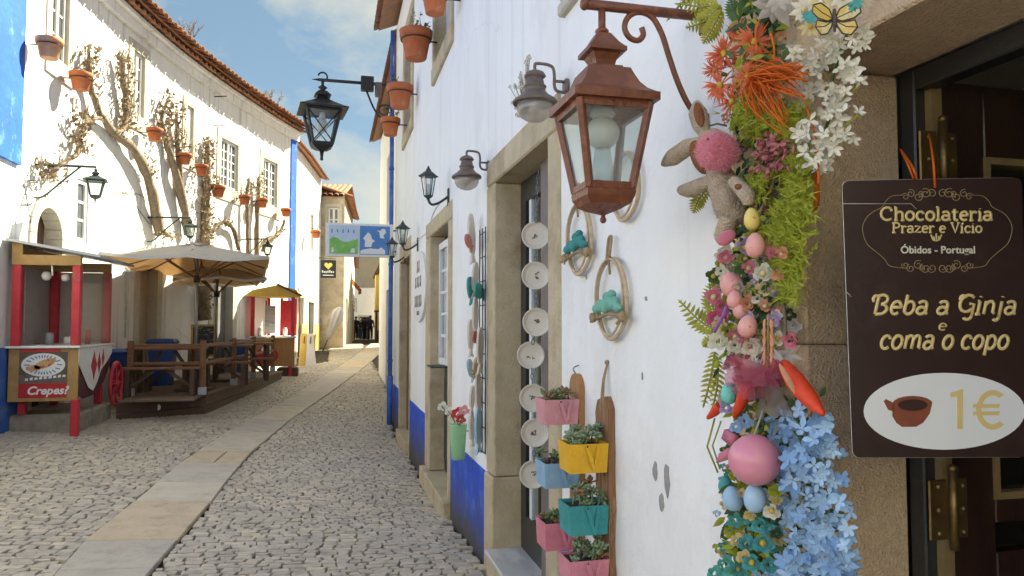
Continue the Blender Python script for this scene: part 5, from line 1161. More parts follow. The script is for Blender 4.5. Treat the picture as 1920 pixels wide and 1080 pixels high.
# ------------------------------------------------------------------ parasols
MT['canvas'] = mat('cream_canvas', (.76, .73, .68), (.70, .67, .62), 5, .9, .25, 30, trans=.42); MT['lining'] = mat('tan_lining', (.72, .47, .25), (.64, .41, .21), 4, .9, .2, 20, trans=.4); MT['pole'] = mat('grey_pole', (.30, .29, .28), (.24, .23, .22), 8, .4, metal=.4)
def parasol(bx, by, z0, ztop, zed, hx, hy, rz, lab, sag=.10):
    r = thing('parasol', lab, 'parasol', (bx, by, z0)); T = Matrix.Translation((bx, by, 0)) @ Matrix.Rotation(rz, 4, 'Z')
    q = MB(); q.tube([(bx, by, z0), (bx, by, ztop+.06)], .026, 10); q.build('pole', MT['pole'], r)
    q = MB(); q.span((bx-.28, by-.28, z0+.001), (bx+.28, by+.28, z0+.05), 0, .01); q.build('base', MT['wood_dark'], r)
    n = 8; m = 6; q = MB(); q.T = T; vs = [(0, 0, ztop)]
    pts = []
    for k in range(8):
        c = [(1, 0), (1, 1), (0, 1), (-1, 1), (-1, 0), (-1, -1), (0, -1), (1, -1)][k]; pts.append((c[0]*hx, c[1]*hy))
    ring = []
    for k in range(8):
        for j in range(4):
            a = pts[k]; b_ = pts[(k+1) % 8]; t = j/4; ring.append((a[0]+(b_[0]-a[0])*t, a[1]+(b_[1]-a[1])*t, t))
    N_ = len(ring)
    for i in range(1, m+1):
        f = i/m
        for x, y, t in ring:
            z = ztop+(zed-ztop)*(f**1.12)-sag*math.sin(math.pi*f)*.35-.05*f*math.sin(math.pi*t)**2; vs.append((x*f, y*f, z+U(-.004, .004)))
    fs = [(0, 1+k, 1+(k+1) % N_) for k in range(N_)]+[(1+(i-1)*N_+k, 1+(i-1)*N_+(k+1) % N_, 1+i*N_+(k+1) % N_, 1+i*N_+k) for i in range(1, m) for k in range(N_)]
    q.add(vs, fs, 0, True); q.build('canopy', MT['canvas'], r)
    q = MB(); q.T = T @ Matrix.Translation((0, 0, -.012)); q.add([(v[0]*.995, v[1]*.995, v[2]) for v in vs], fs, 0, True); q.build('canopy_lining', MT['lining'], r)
    q = MB(); q.T = T; b0 = len(vs)-N_; e = vs[b0:]
    q.add(e+[(x*1.004, y*1.004, z-.045) for x, y, z in e], [(k, (k+1) % N_, N_+(k+1) % N_, N_+k) for k in range(N_)], 0, True); q.build('valance', MT['canvas'], r)
    for x, y in pts:
        q = MB(); q.T = T; q.beam((0, 0, ztop-.04), (x*.97, y*.97, zed-.015), .022, .03); q.build('rib', MT['wood'], r)
        q = MB(); q.T = T; q.beam((0, 0, ztop-.62), (x*.5, y*.5, ztop+(zed-ztop)*.47-.06), .016, .022); q.build('strut', MT['wood'], r)
    q = MB(); q.T = T; q.lathe([(.05, ztop-.68), (.06, ztop-.60), (.04, ztop-.56)], 10); q.build('hub', MT['black_metal'], r)
u1 = dpt(322, 742); print('umb', u1)
dep1 = (u1-C0).dot(Vector((sy, cy, 0)))
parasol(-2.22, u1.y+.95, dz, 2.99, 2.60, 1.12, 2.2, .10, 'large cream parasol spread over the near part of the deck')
u2 = on_y(405, 640, u1.y+2.9); u2.z = dz; dep2 = (u2-C0).dot(Vector((sy, cy, 0)))
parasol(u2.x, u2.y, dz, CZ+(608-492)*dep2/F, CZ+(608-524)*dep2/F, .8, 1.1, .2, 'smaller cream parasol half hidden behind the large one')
# ------------------------------------------------------------------ the far cart
b = Cc+Vector((-.22, .5, 0)); b.z = gz(b.x, b.y)
cx0, cx1, y0, y1 = b.x-.55, b.x+.50, b.y, b.y+1.1
fc = thing('food_cart', 'red and white food cart with an ochre roof at the far end of the deck', 'food cart', b)
zf = b.z
q = MB(); q.span((cx0, y0, zf+.25), (cx1, y0+.03, zf+.95), 0, .004); pan2 = q.build('front_panel', MT['wood_warm'], fc)
q = MB(); disc(q, Matrix(((1, 0, 0, (cx0+cx1)/2-.12), (0, 0, -1, y0-.002), (0, 1, 0, zf+.52), (0, 0, 0, 1))), .26, .22); q.build('red_print', MT['graphic_red'], pan2)
q = MB(); disc(q, Matrix(((1, 0, 0, (cx0+cx1)/2-.10), (0, 0, -1, y0-.006), (0, 1, 0, zf+.66), (0, 0, 0, 1))), .16, .10); q.build('white_print', MT['print_white'], pan2)
q = MB(); q.span((cx1-.03, y0+.03, zf+.25), (cx1, y1, zf+.95)); q.build('side_panel', MT['white_paint'], fc)
q = MB(); q.span((cx1+.001, y0+.3, zf+.45), (cx1+.006, y0+.6, zf+.9)); q.build('side_print', MT['graphic_red'], fc)
q = MB(); q.span((cx0-.03, y0-.04, zf+.955), (cx1+.03, y1, zf+.99), 0, .006); q.build('counter', MT['white_paint'], fc)
for x in (cx0+.05, cx1-.05):
    for y in (y0+.05, y1-.05): q = MB(); q.span((x-.045, y-.045, zf+.99), (x+.045, y+.045, zf+1.95), 0, .006); q.build('post', MT['red'], fc)
for x in (cx0+.35, cx1-.38): q = MB(); q.span((x-.035, y1-.09, zf+.99), (x+.035, y1-.02, zf+1.95)); q.build('back_slat', MT['red'], fc)
q = MB(); q.span((cx0+.30, y0+.5, zf+1.05), (cx0+.55, y0+.55, zf+1.75)); q.build('menu_card', MT['paper'], fc)
for xa_, xb_ in ((cx0, cx0+.30), (cx1-.42, cx1-.12)): q = MB(); q.span((xa_, y1-.06, zf+1.0), (xb_, y1-.045, zf+1.9)); q.build('red_curtain', MT['red'], fc)
MT['red_film'] = glassmat('red_film', (.95, .45, .45), .06, .2, .35, (.70, .10, .12)); q = MB(); q.add([(cx0+.05, y0+.05, zf+.99), (cx0+.05, y1-.05, zf+.99), (cx0+.05, y1-.05, zf+1.95), (cx0+.05, y0+.05, zf+1.95)], [(0, 1, 2, 3)]); q.build('red_side_film', MT['red_film'], fc)
for x in (cx0+.2, cx0+.8): q = MB(); q.lathe([(.05, zf+.99), (.055, zf+1.15), (.03, zf+1.2)], 10, c=(x, y0+.3, 0)); q.build('jar', MT['white_paint'], fc)
q = MB(); q.prism([(cx0-.16, zf+1.96), (cx1+.12, zf+1.96), (cx1+.02, zf+2.14), ((cx0+cx1)/2+.1, zf+2.24), (cx0+.06, zf+2.12)], y1-y0+.3, Matrix(((1, 0, 0, 0), (0, 0, 1, y0-.15), (0, 1, 0, 0), (0, 0, 0, 1)))); q.build('roof', MT['yellow'], fc)
q = MB(); q.beam(((cx0+cx1)/2+.1, y0-.18, zf+2.26), (cx1+.16, y0-.18, zf+1.98), .04, .05); q.build('roof_edge', MT['wood_dark'], fc)
for x in (cx0+.1, cx1-.1): q = MB(); q.span((x-.04, y0+.05, zf-.02), (x+.04, y0+.13, zf+.25), 0, .006); q.build('leg', MT['red'], fc)
for x in (cx0+.1, cx1-.1): q = MB(); q.span((x-.04, y1-.13, zf-.02), (x+.04, y1-.05, zf+.25), 0, .006); q.build('leg', MT['red'], fc)
# small planter box at the deck end
b = on_g(541, 706); r = thing('planter_box', 'low wooden planter box at the lane end of the deck', 'planter', b)
q = MB(); q.span((b.x-.28, b.y-.02, b.z-.02), (b.x+.22, b.y+.55, b.z+.20), 0, .01); q.build('box', MT['wood_dark'], r)
q = MB(); q.span((b.x-.25, b.y+.01, b.z+.2), (b.x+.19, b.y+.52, b.z+.215)); q.build('soil', MT['potsoil'], r)
# ------------------------------------------------------------------ copper coloured lantern close to the camera
LX, LYc = .725, 1.91
def lz(py, px=1140, Y=LYc): return on_y(px, py, Y).z
sq = math.sqrt(2); ph = math.pi/4
zbar = lz(12)
cl_ = thing('copper_lantern', 'large copper brown lantern hanging from a scrolled bracket in the foreground', 'lantern', (LX, LYc, lz(418)))
CM = MT['copper']
ze = on_y(1160, 172, LYc-.12).z
q = MB(); q.T = Matrix.Translation((LX, LYc, 0))
q.lathe([(.119*sq, ze-.012), (.119*sq, ze+.010), (.112*sq, ze+.013), (.094*sq, ze+.026), (.078*sq, ze+.047), (.066*sq, ze+.074), (.060*sq, ze+.090), (.044*sq, ze+.092), (.044*sq, ze+.100), (.028*sq, ze+.101)], 4, ph=ph, sm=False); q.build('roof', CM, cl_)
q = MB(); q.T = Matrix.Translation((LX, LYc, 0))
q.lathe([(.026*sq, ze+.10), (.030*sq, ze+.118), (.040*sq, ze+.136), (.053*sq, ze+.140), (.053*sq, ze+.152), (.049*sq, ze+.154), (.036*sq, ze+.170), (.024*sq, ze+.190), (.019*sq, ze+.198), (.010*sq, ze+.200)], 4, ph=ph, sm=False); q.build('vent_cap', CM, cl_)
q = MB(); q.tube([(LX, LYc, ze+.198), (LX, LYc, zbar-.012)], .011, 8); q.lathe([(.016, ze+.2), (.020, ze+.207), (.014, ze+.215)], 10, c=(LX, LYc, 0)); q.build('stem', CM, cl_)
zgb = lz(352, 1150, LYc-.06); tw, bw = .098, .060
for sx in (-1, 1):
    for sy_ in (-1, 1):
        q = MB(); q.T = Matrix.Translation((LX, LYc, 0)); q.beam((sx*tw, sy_*tw, ze-.012), (sx*bw, sy_*bw, zgb), .019, .019, 0, .002, up=(sx, sy_, 0)); q.build('corner_bar', CM, cl_)
for z, w, hh in ((ze-.022, tw-.002, .02), (zgb+.008, bw+.002, .018)):
    for sg in (-1, 1):
        q = MB(); q.T = Matrix.Translation((LX, LYc, 0)); q.beam((-w, sg*w, z), (w, sg*w, z), .015, hh); q.build('rail', CM, cl_)
        q = MB(); q.T = Matrix.Translation((LX, LYc, 0)); q.beam((sg*w, -w, z), (sg*w, w, z), .015, hh); q.build('rail', CM, cl_)
for k in range(4):
    q = MB(); q.T = Matrix.Translation((LX, LYc, 0)) @ Matrix.Rotation(k*math.pi/2, 4, 'Z'); a, b = tw-.004, bw-.003
    q.add([(-a, a, ze-.014), (a, a, ze-.014), (b, b, zgb), (-b, b, zgb)], [(0, 1, 2, 3)]); q.build('pane', MT['glass_old'], cl_)
q = MB(); q.T = Matrix.Translation((LX, LYc, 0)); q.lathe([(.067*sq, zgb+.002), (.069*sq, zgb-.006), (.067*sq, zgb-.020), (.057*sq, zgb-.040), (.036*sq, zgb-.053), (.016*sq, zgb-.061), (.005*sq, zgb-.066)], 4, ph=ph, sm=False); q.tube([(0, 0, zgb-.06), (0, 0, zgb-.073)], .006, 8); q.ball((0, 0, zgb-.079), .0095, 10, 8); q.build('base', CM, cl_)
zb_ = lz(250); q = MB(); q.ball((LX, LYc, zb_), .047, 20, 14); q.build('bulb', MT['bulb'], cl_)
q = MB(); q.lathe([(.028, zb_+.036), (.030, zb_+.075), (.036, ze-.03)], 14, c=(LX, LYc, 0)); q.build('socket', MT['bulb'], cl_)
q = MB(); q.lathe([(.022, zb_-.044), (.034, zgb+.01)], 14, c=(LX, LYc, 0)); q.build('inner_stand', MT['glass_old'], cl_)
q = MB(); q.tube([(on_y(1098, 8, LYc).x, LYc, zbar), (WX, LYc, zbar)], .0145, 10); q.ball((on_y(1096, 8, LYc).x, LYc, zbar), (.013, .018, .018), 10, 8); q.build('bracket_arm', CM, cl_)
q = MB(); sp_ = [on_y(a, b, LYc) for a, b in [(1203, 52), (1206, 66), (1196, 76), (1180, 70), (1171, 52), (1178, 32), (1198, 23), (1222, 32), (1240, 62), (1254, 105), (1270, 152), (1290, 195), (1312, 222), (1328, 235)]]
q.tube(smooth_path(sp_, 5), .0085, 8); q.build('scroll', CM, cl_)
for za_, zb2 in ((zbar-.05, zbar+.05), (lz(235, 1328)-.03, lz(235, 1328)+.03)): q = MB(); q.span((WX-.010, LYc-.022, za_), (WX+.002, LYc+.022, zb2), 0, .004); q.build('wall_plate', CM, cl_)
# ------------------------------------------------------------------ two globe sconces
def sconce(px, py, py_rim, lab):
    c = on_x(px, py_rim, WX-.155); s = 1.0; TMt = MT['taupe_metal']
    r = thing('globe_sconce', lab, 'wall lamp', c, 'globe sconces by the doors')
    q = MB(); q.T = Matrix.Translation(c)
    q.lathe([(.088, -.006), (.100, -.008), (.103, .000), (.096, .010), (.066, .030), (.054, .044), (.048, .048), (.048, .066), (.052, .068), (.052, .073), (.044, .076), (.040, .098), (.036, .108), (.034, .112), (.046, .114), (.050, .120), (.040, .136), (.018, .146), (.006, .150)], 24); q.build('shade', TMt, r)
    q = MB(); q.T = Matrix.Translation(c); q.lathe([(.078, -.004), (.083, -.02), (.080, -.042), (.066, -.066), (.042, -.082), (.016, -.089), (.0005, -.090)], 24); q.build('globe', MT['globe'], r)
    q = MB(); q.T = Matrix.Translation(c); q.ball((0, 0, -.02), (.028, .028, .04), 12, 8); q.build('bulb', MT['bulb'], r)
    q = MB(); q.T = Matrix.Translation(c); q.tube(smooth_path([(0, 0, .145), (0, 0, .172), (.012, 0, .180), (.06, 0, .178), (.085, 0, .165), (.092, 0, .13), (.092, 0, .085), (.105, 0, .06), (.152, 0, .055)], 4), .0075, 8); q.tube([(.09, 0, .105), (.152, 0, .105)], .007, 8); q.build('arm', TMt, r)
    q = MB(); q.T = Matrix.Translation(c); q.lathe([(.036, .0), (.036, .010), (.026, .016), (.0005, .017)], 16, M=Matrix.Translation((.153, 0, .085)) @ Matrix.Rotation(-math.pi/2, 4, 'Y')); q.build('wall_plate', TMt, r)
sconce(1003, 190, 192, 'globe sconce behind the copper lantern, beside the nearer doorway'); sconce(875, 333, 332, 'globe sconce left of the nearer doorway, above the fish strings')
# ------------------------------------------------------------------ small upright lanterns
def coach(px, py_base, h, lab):
    c = on_x(px, py_base, WX-.19); r = thing('coach_lantern', lab, 'wall lantern', c, 'small upright lanterns on the right house'); GMt = MT['green_metal']
    q = MB(); q.T = Matrix.Translation(c) @ Matrix.Scale(h, 4); q.lathe([(.30, .66), (.31, .68), (.22, .74), (.12, .82), (.07, .86), (.08, .88), (.04, .93), (.02, .99), (.001, 1.0)], 6, sm=False); q.build('roof', GMt, r)
    q = MB(); q.T = Matrix.Translation(c) @ Matrix.Scale(h, 4); q.lathe([(.02, -.08), (.06, 0), (.13, .05), (.14, .09), (.10, .10)], 6, sm=False); q.build('cup', GMt, r)
    q = MB(); q.T = Matrix.Translation(c) @ Matrix.Scale(h, 4)
    for k in range(6): a = math.pi*k/3; q.tube([(.13*math.cos(a), .13*math.sin(a), .09), (.22*math.cos(a), .22*math.sin(a), .67)], .014, 5)
    q.build('cage', GMt, r)
    q = MB(); q.T = Matrix.Translation(c) @ Matrix.Scale(h, 4); q.lathe([(.12, .09), (.21, .66)], 6, sm=False); q.build('glass', MT['glass'], r)
    q = MB(); q.T = Matrix.Translation(c) @ Matrix.Scale(h, 4); q.lathe([(.04, .1), (.05, .3), (.06, .42), (.0005, .46)], 10); q.build('bulb', MT['bulb'], r)
    q = MB(); q.tube(smooth_path([c+Vector((0, 0, -.01)), c+Vector((.03, 0, -.05*h/.28)), c+Vector((.10, 0, -.035)), c+Vector((.19, 0, .03))], 5), .012, 7); q.span((WX-.014, c.y-.035, c.z-.07), (WX, c.y+.035, c.z+.10), 0, .005); q.build('bracket', GMt, r)
coach(803, 372, .30, 'black upright wall lantern nearest the globe sconce'); coach(755, 460, .31, 'dark green upright wall lantern above the farthest doorway'); coach(735, 484, .31, 'upright wall lantern in front of the picture board')
q = MB(); q.tube(smooth_path([on_x(a, b, WX-.006) for a, b in [(826, 378), (812, 400), (802, 432), (785, 448), (772, 458)]], 4), .006, 5); q.build('wall_cable', MT['white_paint'], rh)
# ------------------------------------------------------------------ picture board over the lane
Yb_ = 12.25; tl, br = on_y(611, 417, Yb_), on_y(737, 483, Yb_)
bd_ = thing('picture_board', 'white framed picture board with a green meadow and a blue panel over the lane', 'sign board', ((tl.x+br.x)/2, Yb_, br.z))
MT['pic_sky'] = mat('pale_sky_print', (.42, .56, .74), (.50, .62, .76), 5, .5); MT['pic_green'] = mat('meadow_print', (.13, .42, .10), (.22, .52, .14), 6, .5, c3=(.42, .55, .12), sc3=14, w3=(.55, .65)); MT['pic_blue'] = mat('blue_panel_print', (.055, .20, .50), (.07, .24, .56), 5, .5)
q = MB(); q.span((tl.x, Yb_, br.z), (br.x, Yb_+.06, tl.z), 0, .006); q.build('panel', MT['white_paint'], bd_)
W_, H_ = br.x-tl.x, tl.z-br.z
PM = lambda d=0.0: Matrix(((W_, 0, 0, tl.x), (0, 0, -1, Yb_-.003-d), (0, H_, 0, br.z), (0, 0, 0, 1)))
def pic(name, poly, m, d): q = MB(); q.prism(poly, .003, PM(d)); q.build(name, m, bd_)
pic('left_picture', [(.05, .07), (.48, .07), (.48, .93), (.05, .93)], MT['pic_sky'], 0); pic('right_picture', [(.50, .07), (.95, .07), (.95, .93), (.50, .93)], MT['pic_blue'], 0)
pic('meadow', [(.06, .09), (.47, .09), (.47, .52), (.40, .50), (.33, .44), (.24, .45), (.17, .55), (.10, .58), (.06, .5)], MT['pic_green'], .004)
pic('white_shape', [(.51, .09), (.88, .09), (.88, .20), (.82, .30), (.78, .24), (.66, .26), (.55, .22), (.51, .18)], MT['print_white'], .004)
pic('white_shape', [(.57, .30), (.67, .30), (.69, .45), (.73, .47), (.68, .55), (.66, .68), (.62, .74), (.59, .66), (.55, .56), (.58, .48)], MT['print_white'], .004)
pic('white_shape', [(.75, .80), (.79, .76), (.80, .58), (.87, .56), (.85, .66), (.89, .74), (.88, .84), (.83, .86), (.81, .80)], MT['print_white'], .004)
pic('white_shape', [(.08, .12), (.12, .12), (.11, .28), (.09, .26)], MT['print_white'], .008); pic('white_shape', [(.36, .12), (.43, .12), (.42, .26), (.38, .24)], MT['print_white'], .008)
for k in range(5): pic('dark_mark', [(.08+k*.08, .70+.03*(k % 2)), (.10+k*.08, .70), (.098+k*.08, .82), (.082+k*.08, .80)], MT['plate_blue'], .004)
q = MB(); q.tube([(br.x-.02, Yb_+.03, br.z+.1), (WX, Yb_+.03, br.z+.1)], .015, 6); q.tube([(br.x-.02, Yb_+.03, tl.z-.1), (WX, Yb_+.03, tl.z-.1)], .015, 6); q.build('bracket', MT['blue'], bd_)
# ------------------------------------------------------------------ strings of fish on a wire grid
MT['cream_ceramic'] = mat('cream_ceramic', (.66, .60, .52), (.60, .53, .45), 20, .45, .1, 60); MT['teal'] = mat('teal_glaze', (.03, .27, .25), (.05, .36, .33), 14, .3); MT['coral'] = mat('coral_glaze', (.60, .22, .17), (.55, .18, .13), 14, .4); MT['pale_blue'] = mat('pale_blue_glaze', (.30, .48, .58), (.36, .54, .62), 14, .4)
gt, gb = on_x(905, 428, WX-.03), on_x(903, 845, WX-.03)
fs_ = thing('fish_string', 'string of painted ceramic fish hung on a wire grid between the doorways', 'ornament', gb)
q = MB()
for dy in (-.10, 0, .10): q.tube([(WX-.03, gt.y+dy, gb.z), (WX-.03, gt.y+dy, gt.z)], .004, 5)
z = gb.z
while z < gt.z+.01: q.tube([(WX-.03, gt.y-.1, z), (WX-.03, gt.y+.1, z)], .004, 5); z += .165
q.build('wire_grid', MT['black_metal'], fs_)
def fish(px, py, L, w, ang, m, off):
    c = on_x(px, py, WX-off); q = MB(); n = 12
    pts = [(L*.5*math.cos(math.pi*i/n)*1.0, w*.5*math.sin(math.pi*i/n)**.8) for i in range(n)]+[(-L*.42, w*.08), (-L*.72, w*.45), (-L*.64, 0), (-L*.72, -w*.45), (-L*.42, -w*.08)]+[(L*.5*math.cos(math.pi+math.pi*i/n), -w*.5*math.sin(math.pi*i/n)**.8) for i in range(2, n)]
    M = Matrix.Translation(c) @ frame_M((0, 0, 0), (-.55, -.8, 0), (0, 0, 1)) @ Matrix.Rotation(ang, 4, 'Z'); q.prism(pts, .014, M); f = q.build('fish', m, fs_)
    e = MB(); e.ball(M @ Vector((L*.32, w*.08, .015)), .006, 6, 4); e.build('eye', MT['black_metal'], f)
CCm = MT['cream_ceramic']
for a in [(886, 440, .30, .11, 1.45, CCm, .06), (880, 452, .12, .08, .6, MT['coral'], .10), (893, 520, .22, .10, 1.7, CCm, .05), (884, 540, .16, .10, 1.3, MT['teal'], .09), (899, 545, .14, .11, .2, MT['teal'], .05), (893, 588, .24, .09, 1.6, CCm, .06), (884, 628, .22, .08, 1.5, CCm, .08), (893, 632, .10, .08, .4, MT['coral'], .08), (902, 650, .26, .10, 1.6, CCm, .05), (884, 690, .14, .08, 1.0, MT['pale_blue'], .09), (894, 685, .12, .08, 2.2, MT['rattan'], .07), (899, 735, .26, .10, 1.5, CCm, .05), (887, 745, .16, .07, 1.7, CCm, .08), (899, 800, .26, .11, 1.55, MT['pale_blue'], .05), (886, 800, .20, .08, 1.5, CCm, .08)]: fish(*a)
# ------------------------------------------------------------------ white oval wall board with dark marks
oc = on_x(786, 537, WX-.02); ry_ = (on_x(786, 472, WX).z-on_x(786, 602, WX).z)/2; rx_ = (wy(773)-wy(798))/2
ob = thing('oval_board', 'white oval wall board with dark brown lettering before the second doorway', 'sign', oc)
OM = Matrix(((0, 0, -1, WX-.002), (-1, 0, 0, oc.y), (0, 1, 0, oc.z), (0, 0, 0, 1)))
q = MB(); disc(q, OM, rx_, ry_, 36, .03); q.build('board', MT['white_paint'], ob)
MT['ink'] = mat('brown_ink', (.085, .065, .055), rough=.6)
q = MB()
for row, (z0_, n_, w0, hh) in enumerate(((.55, 2, .25, .35), (.12, 4, .5, .32), (-.42, 5, .55, .34), (-.75, 3, .2, .12))):
    for k in range(n_):
        x = (-w0+2*w0*(k+.5)/n_)*rx_*.95; ww = w0*rx_/n_*1.25; h2 = hh*ry_
        q.prism([(x-ww*.4, z0_*ry_-h2*.4), (x-ww*.1, z0_*ry_-h2*.5), (x+ww*.4, z0_*ry_-h2*.3), (x+ww*.15, z0_*ry_+h2*U(.0, .2)), (x+ww*.35, z0_*ry_+h2*.45), (x-ww*.2, z0_*ry_+h2*.5), (x-ww*.1, z0_*ry_)], .004, OM @ Matrix.Translation((0, 0, .031)))
q.build('lettering', MT['ink'], ob)
# ------------------------------------------------------------------ green vase with paper flowers
MT['mint'] = mat('mint_glaze', (.25, .50, .27), (.30, .55, .31), 8, .4); MT['petal_red'] = mat('red_petal', (.62, .05, .07), (.70, .10, .10), 20, .6, trans=.2); MT['petal_pink'] = mat('pink_petal', (.75, .33, .36), (.80, .42, .42), 20, .6, trans=.2); MT['petal_white'] = mat('white_petal', (.82, .80, .72), (.76, .74, .64), 20, .6, trans=.25)
vb = on_x(859, 862, WX-.11); vt = on_x(859, 795, WX-.11); hv = vt.z-vb.z
vs_ = thing('hanging_vase', 'mint green vase with red and white flowers hung on the wall', 'vase', vb)
q = MB(); q.T = Matrix.Translation(vb); q.lathe([(.044, 0), (.050, .01), (.058, hv*.6), (.064, hv*.96), (.067, hv), (.060, hv), (.056, hv*.9), (.0005, hv*.88)], 20); q.tube([(0, 0, hv*.8), (.11, 0, hv*.8)], .006, 5); q.build('vase', MT['mint'], vs_)
def rose(mb, c, r, d, m=0, n=14):
    M = look_M(c, d)
    for k in range(n):
        a = k*2.4; f = .25+.75*k/n; tilt = 1.25-1.0*f
        M2 = M @ Matrix.Rotation(a, 4, 'Z') @ Matrix.Translation((r*.45*f, 0, r*.15*(1-f))) @ Matrix.Rotation(-tilt, 4, 'Y'); w = r*.5*(.5+.5*f)
        pts = [(0, -w*.5, 0), (w*.7, -w*.75, w*.05), (w*1.15, 0, w*.16), (w*.7, w*.75, w*.05), (0, w*.5, 0), (w*.5, 0, -w*.12)]
        mb.add([M2 @ Vector(p) for p in pts], [(0, 1, 5), (1, 2, 5), (2, 3, 5), (3, 4, 5), (4, 0, 5)], m, True)
for a, b, rr, m in ((830, 763, .055, 'petal_white'), (842, 772, .045, 'petal_white'), (858, 776, .062, 'petal_red'), (870, 770, .05, 'petal_pink'), (850, 785, .05, 'petal_white'), (864, 787, .045, 'petal_red')):
    c = on_x(a, b, WX-.12); q = MB(); rose(q, c, rr, (-.3, -1, .5)); f = q.build('flower', MT[m], vs_)
    q = MB(); q.tube([c, (vb.x, vb.y, vb.z+hv*.85)], .004, 5); q.build('stem', MT['leaf_green'], f)
# ------------------------------------------------------------------ chain of plates in the doorway
MT['plate'] = mat('ivory_plate', (.74, .70, .62), (.68, .64, .56), 10, .35, .05, 40, coat=.2); MT['chain'] = mat('grey_chain', (.22, .24, .30), (.16, .17, .2), 20, .4, metal=.6)
pcs = [(1004, 442), (1004, 517), (1006, 604), (995, 666), (1000, 746), (1003, 811), (1000, 889)]
pts = [on_x(a, b, WX+.03) for a, b in pcs]
pc = thing('plate_chain', 'seven ivory plates hung one below another on a chain in the nearer doorway', 'ornament', pts[-1])
nd = Vector((-.20, -1, .02)).normalized()
for i, p in enumerate(pts):
    rr = .0765; M = look_M(p, nd)
    q = MB(); q.lathe([(.0005, -.006), (rr*.55, -.006), (rr*.96, .008), (rr, .011), (rr*.985, .014), (rr*.90, .011), (rr*.80, .003), (rr*.62, .0), (.0005, .0)], 28, M=M); pl = q.build('plate', MT['plate'], pc)
    q = MB(); rl = random.Random(i+4); up_x = M
    for k in range(3+i % 3):
        a = Vector((rl.uniform(-.018, .018), rl.uniform(-.014, .014), .0015)); q.tube(smooth_path([M @ (a+Vector((rl.uniform(-.01, .01), rl.uniform(-.01, .01), 0))) for _ in range(4)], 3), .0016, 4)
    q.build('painted_motif', MT['ink'], pl)
links = [on_x(1010, 318, WX+.03)]+pts
for i in range(len(links)-1):
    a, b = links[i], links[i+1]; L = (b-a).length; r0 = .0 if i == 0 else .07; n_ = max(1, int((L-r0-.07)/.026))
    for k in range(n_):
        t = (r0+(L-r0-.07)*(k+.5)/n_)/L; c = a.lerp(b, t); q = MB(); ax = (1, 0) if k % 2 else (.3, .95)
        q.tube([c+Vector((ax[0]*.008*math.cos(u), ax[1]*.008*math.cos(u), .016*math.sin(u))) for u in [2*math.pi*j/10 for j in range(11)]], .0026, 5, cap=False); q.build('chain_link', MT['chain'], pc)
# ------------------------------------------------------------------ rattan hoops
def hoop(px, py, rr, lab, col, bird=True, strap=True):
    c = on_x(px, py, WX-.022); r = thing('rattan_hoop', lab, 'ornament', c, 'rattan hoops on the white wall')
    def W(y, z, o=0): return Vector((WX-.022-o, c.y-y, c.z+z))
    q = MB()
    q.tube([W(rr*math.cos(u), rr*math.sin(u), .003*math.sin(3*u)) for u in [2*math.pi*i/36 for i in range(37)]], .0085, 7, cap=False); q.build('ring', MT['rattan'], r)
    q = MB(); q.tube([W(rr*.93*math.cos(u), rr*.95*math.sin(u)+.006, .012) for u in [2*math.pi*i/36 for i in range(37)]], .0045, 6, cap=False); q.build('inner_ring', MT['rattan'], r)
    if bird:
        zz_ = -rr*.38
        q = MB(); q.tube([W(-rr*1.0, zz_-.02, .012), W(0, zz_+.0, .016), W(rr*1.0, zz_-.005, .012)], .007, 6); q.build('perch', MT['rope'], r)
        q = MB()
        for k, (u, v, s_) in enumerate(((-.75, .10, .032), (-.45, .17, .040), (-.1, .16, .044), (.25, .25, .050), (.55, .22, .042), (.85, .10, .028), (.1, .38, .030), (.4, .44, .026))): q.ball(W(u*rr*.9, zz_+v*rr+.006, .02), (.016, s_*1.05, s_*.62), 10, 7)
        q.build('felt_bird', col, r)
        for sg in (-1, 1):
            q = MB(); e = W(sg*rr*.98, zz_-.012, .018); q.ball(e, (.016, .022, .020), 9, 7); [q.tube([e, e+Vector((-.01, U(-.03, .03), U(-.035, .02)))], .005, 5) for _ in range(4)]; q.build('rope_knot', MT['rope'], r)
    if strap:
        q = MB(); q.tube(smooth_path([W(.012, rr, .012), W(.014, rr+.07, .004), W(0, rr+.085, .0), W(-.014, rr+.07, .004), W(-.012, rr, .012)], 4), .006, 6); q.tube([W(.0, rr+.008, .012), W(.03, rr-.06, .016)], .005, 5); q.build('hanging_loop', MT['rope'], r)
MT['felt_teal'] = mat('dark_teal_felt', (.03, .22, .22), (.05, .28, .27), 25, .9, .4, 120); MT['felt_mint'] = mat('mint_felt', (.14, .42, .33), (.20, .48, .38), 25, .9, .4, 120)
hoop(1086, 448, .150, 'rattan hoop with a dark teal bird half hidden by the copper lantern', MT['felt_teal']); hoop(1146, 560, .150, 'rattan hoop with a mint green bird on a leather loop', MT['felt_mint'])
hoop(1172, 350, .120, 'rattan hoop almost hidden right behind the copper lantern', MT['felt_teal'], False, False)
q = MB()
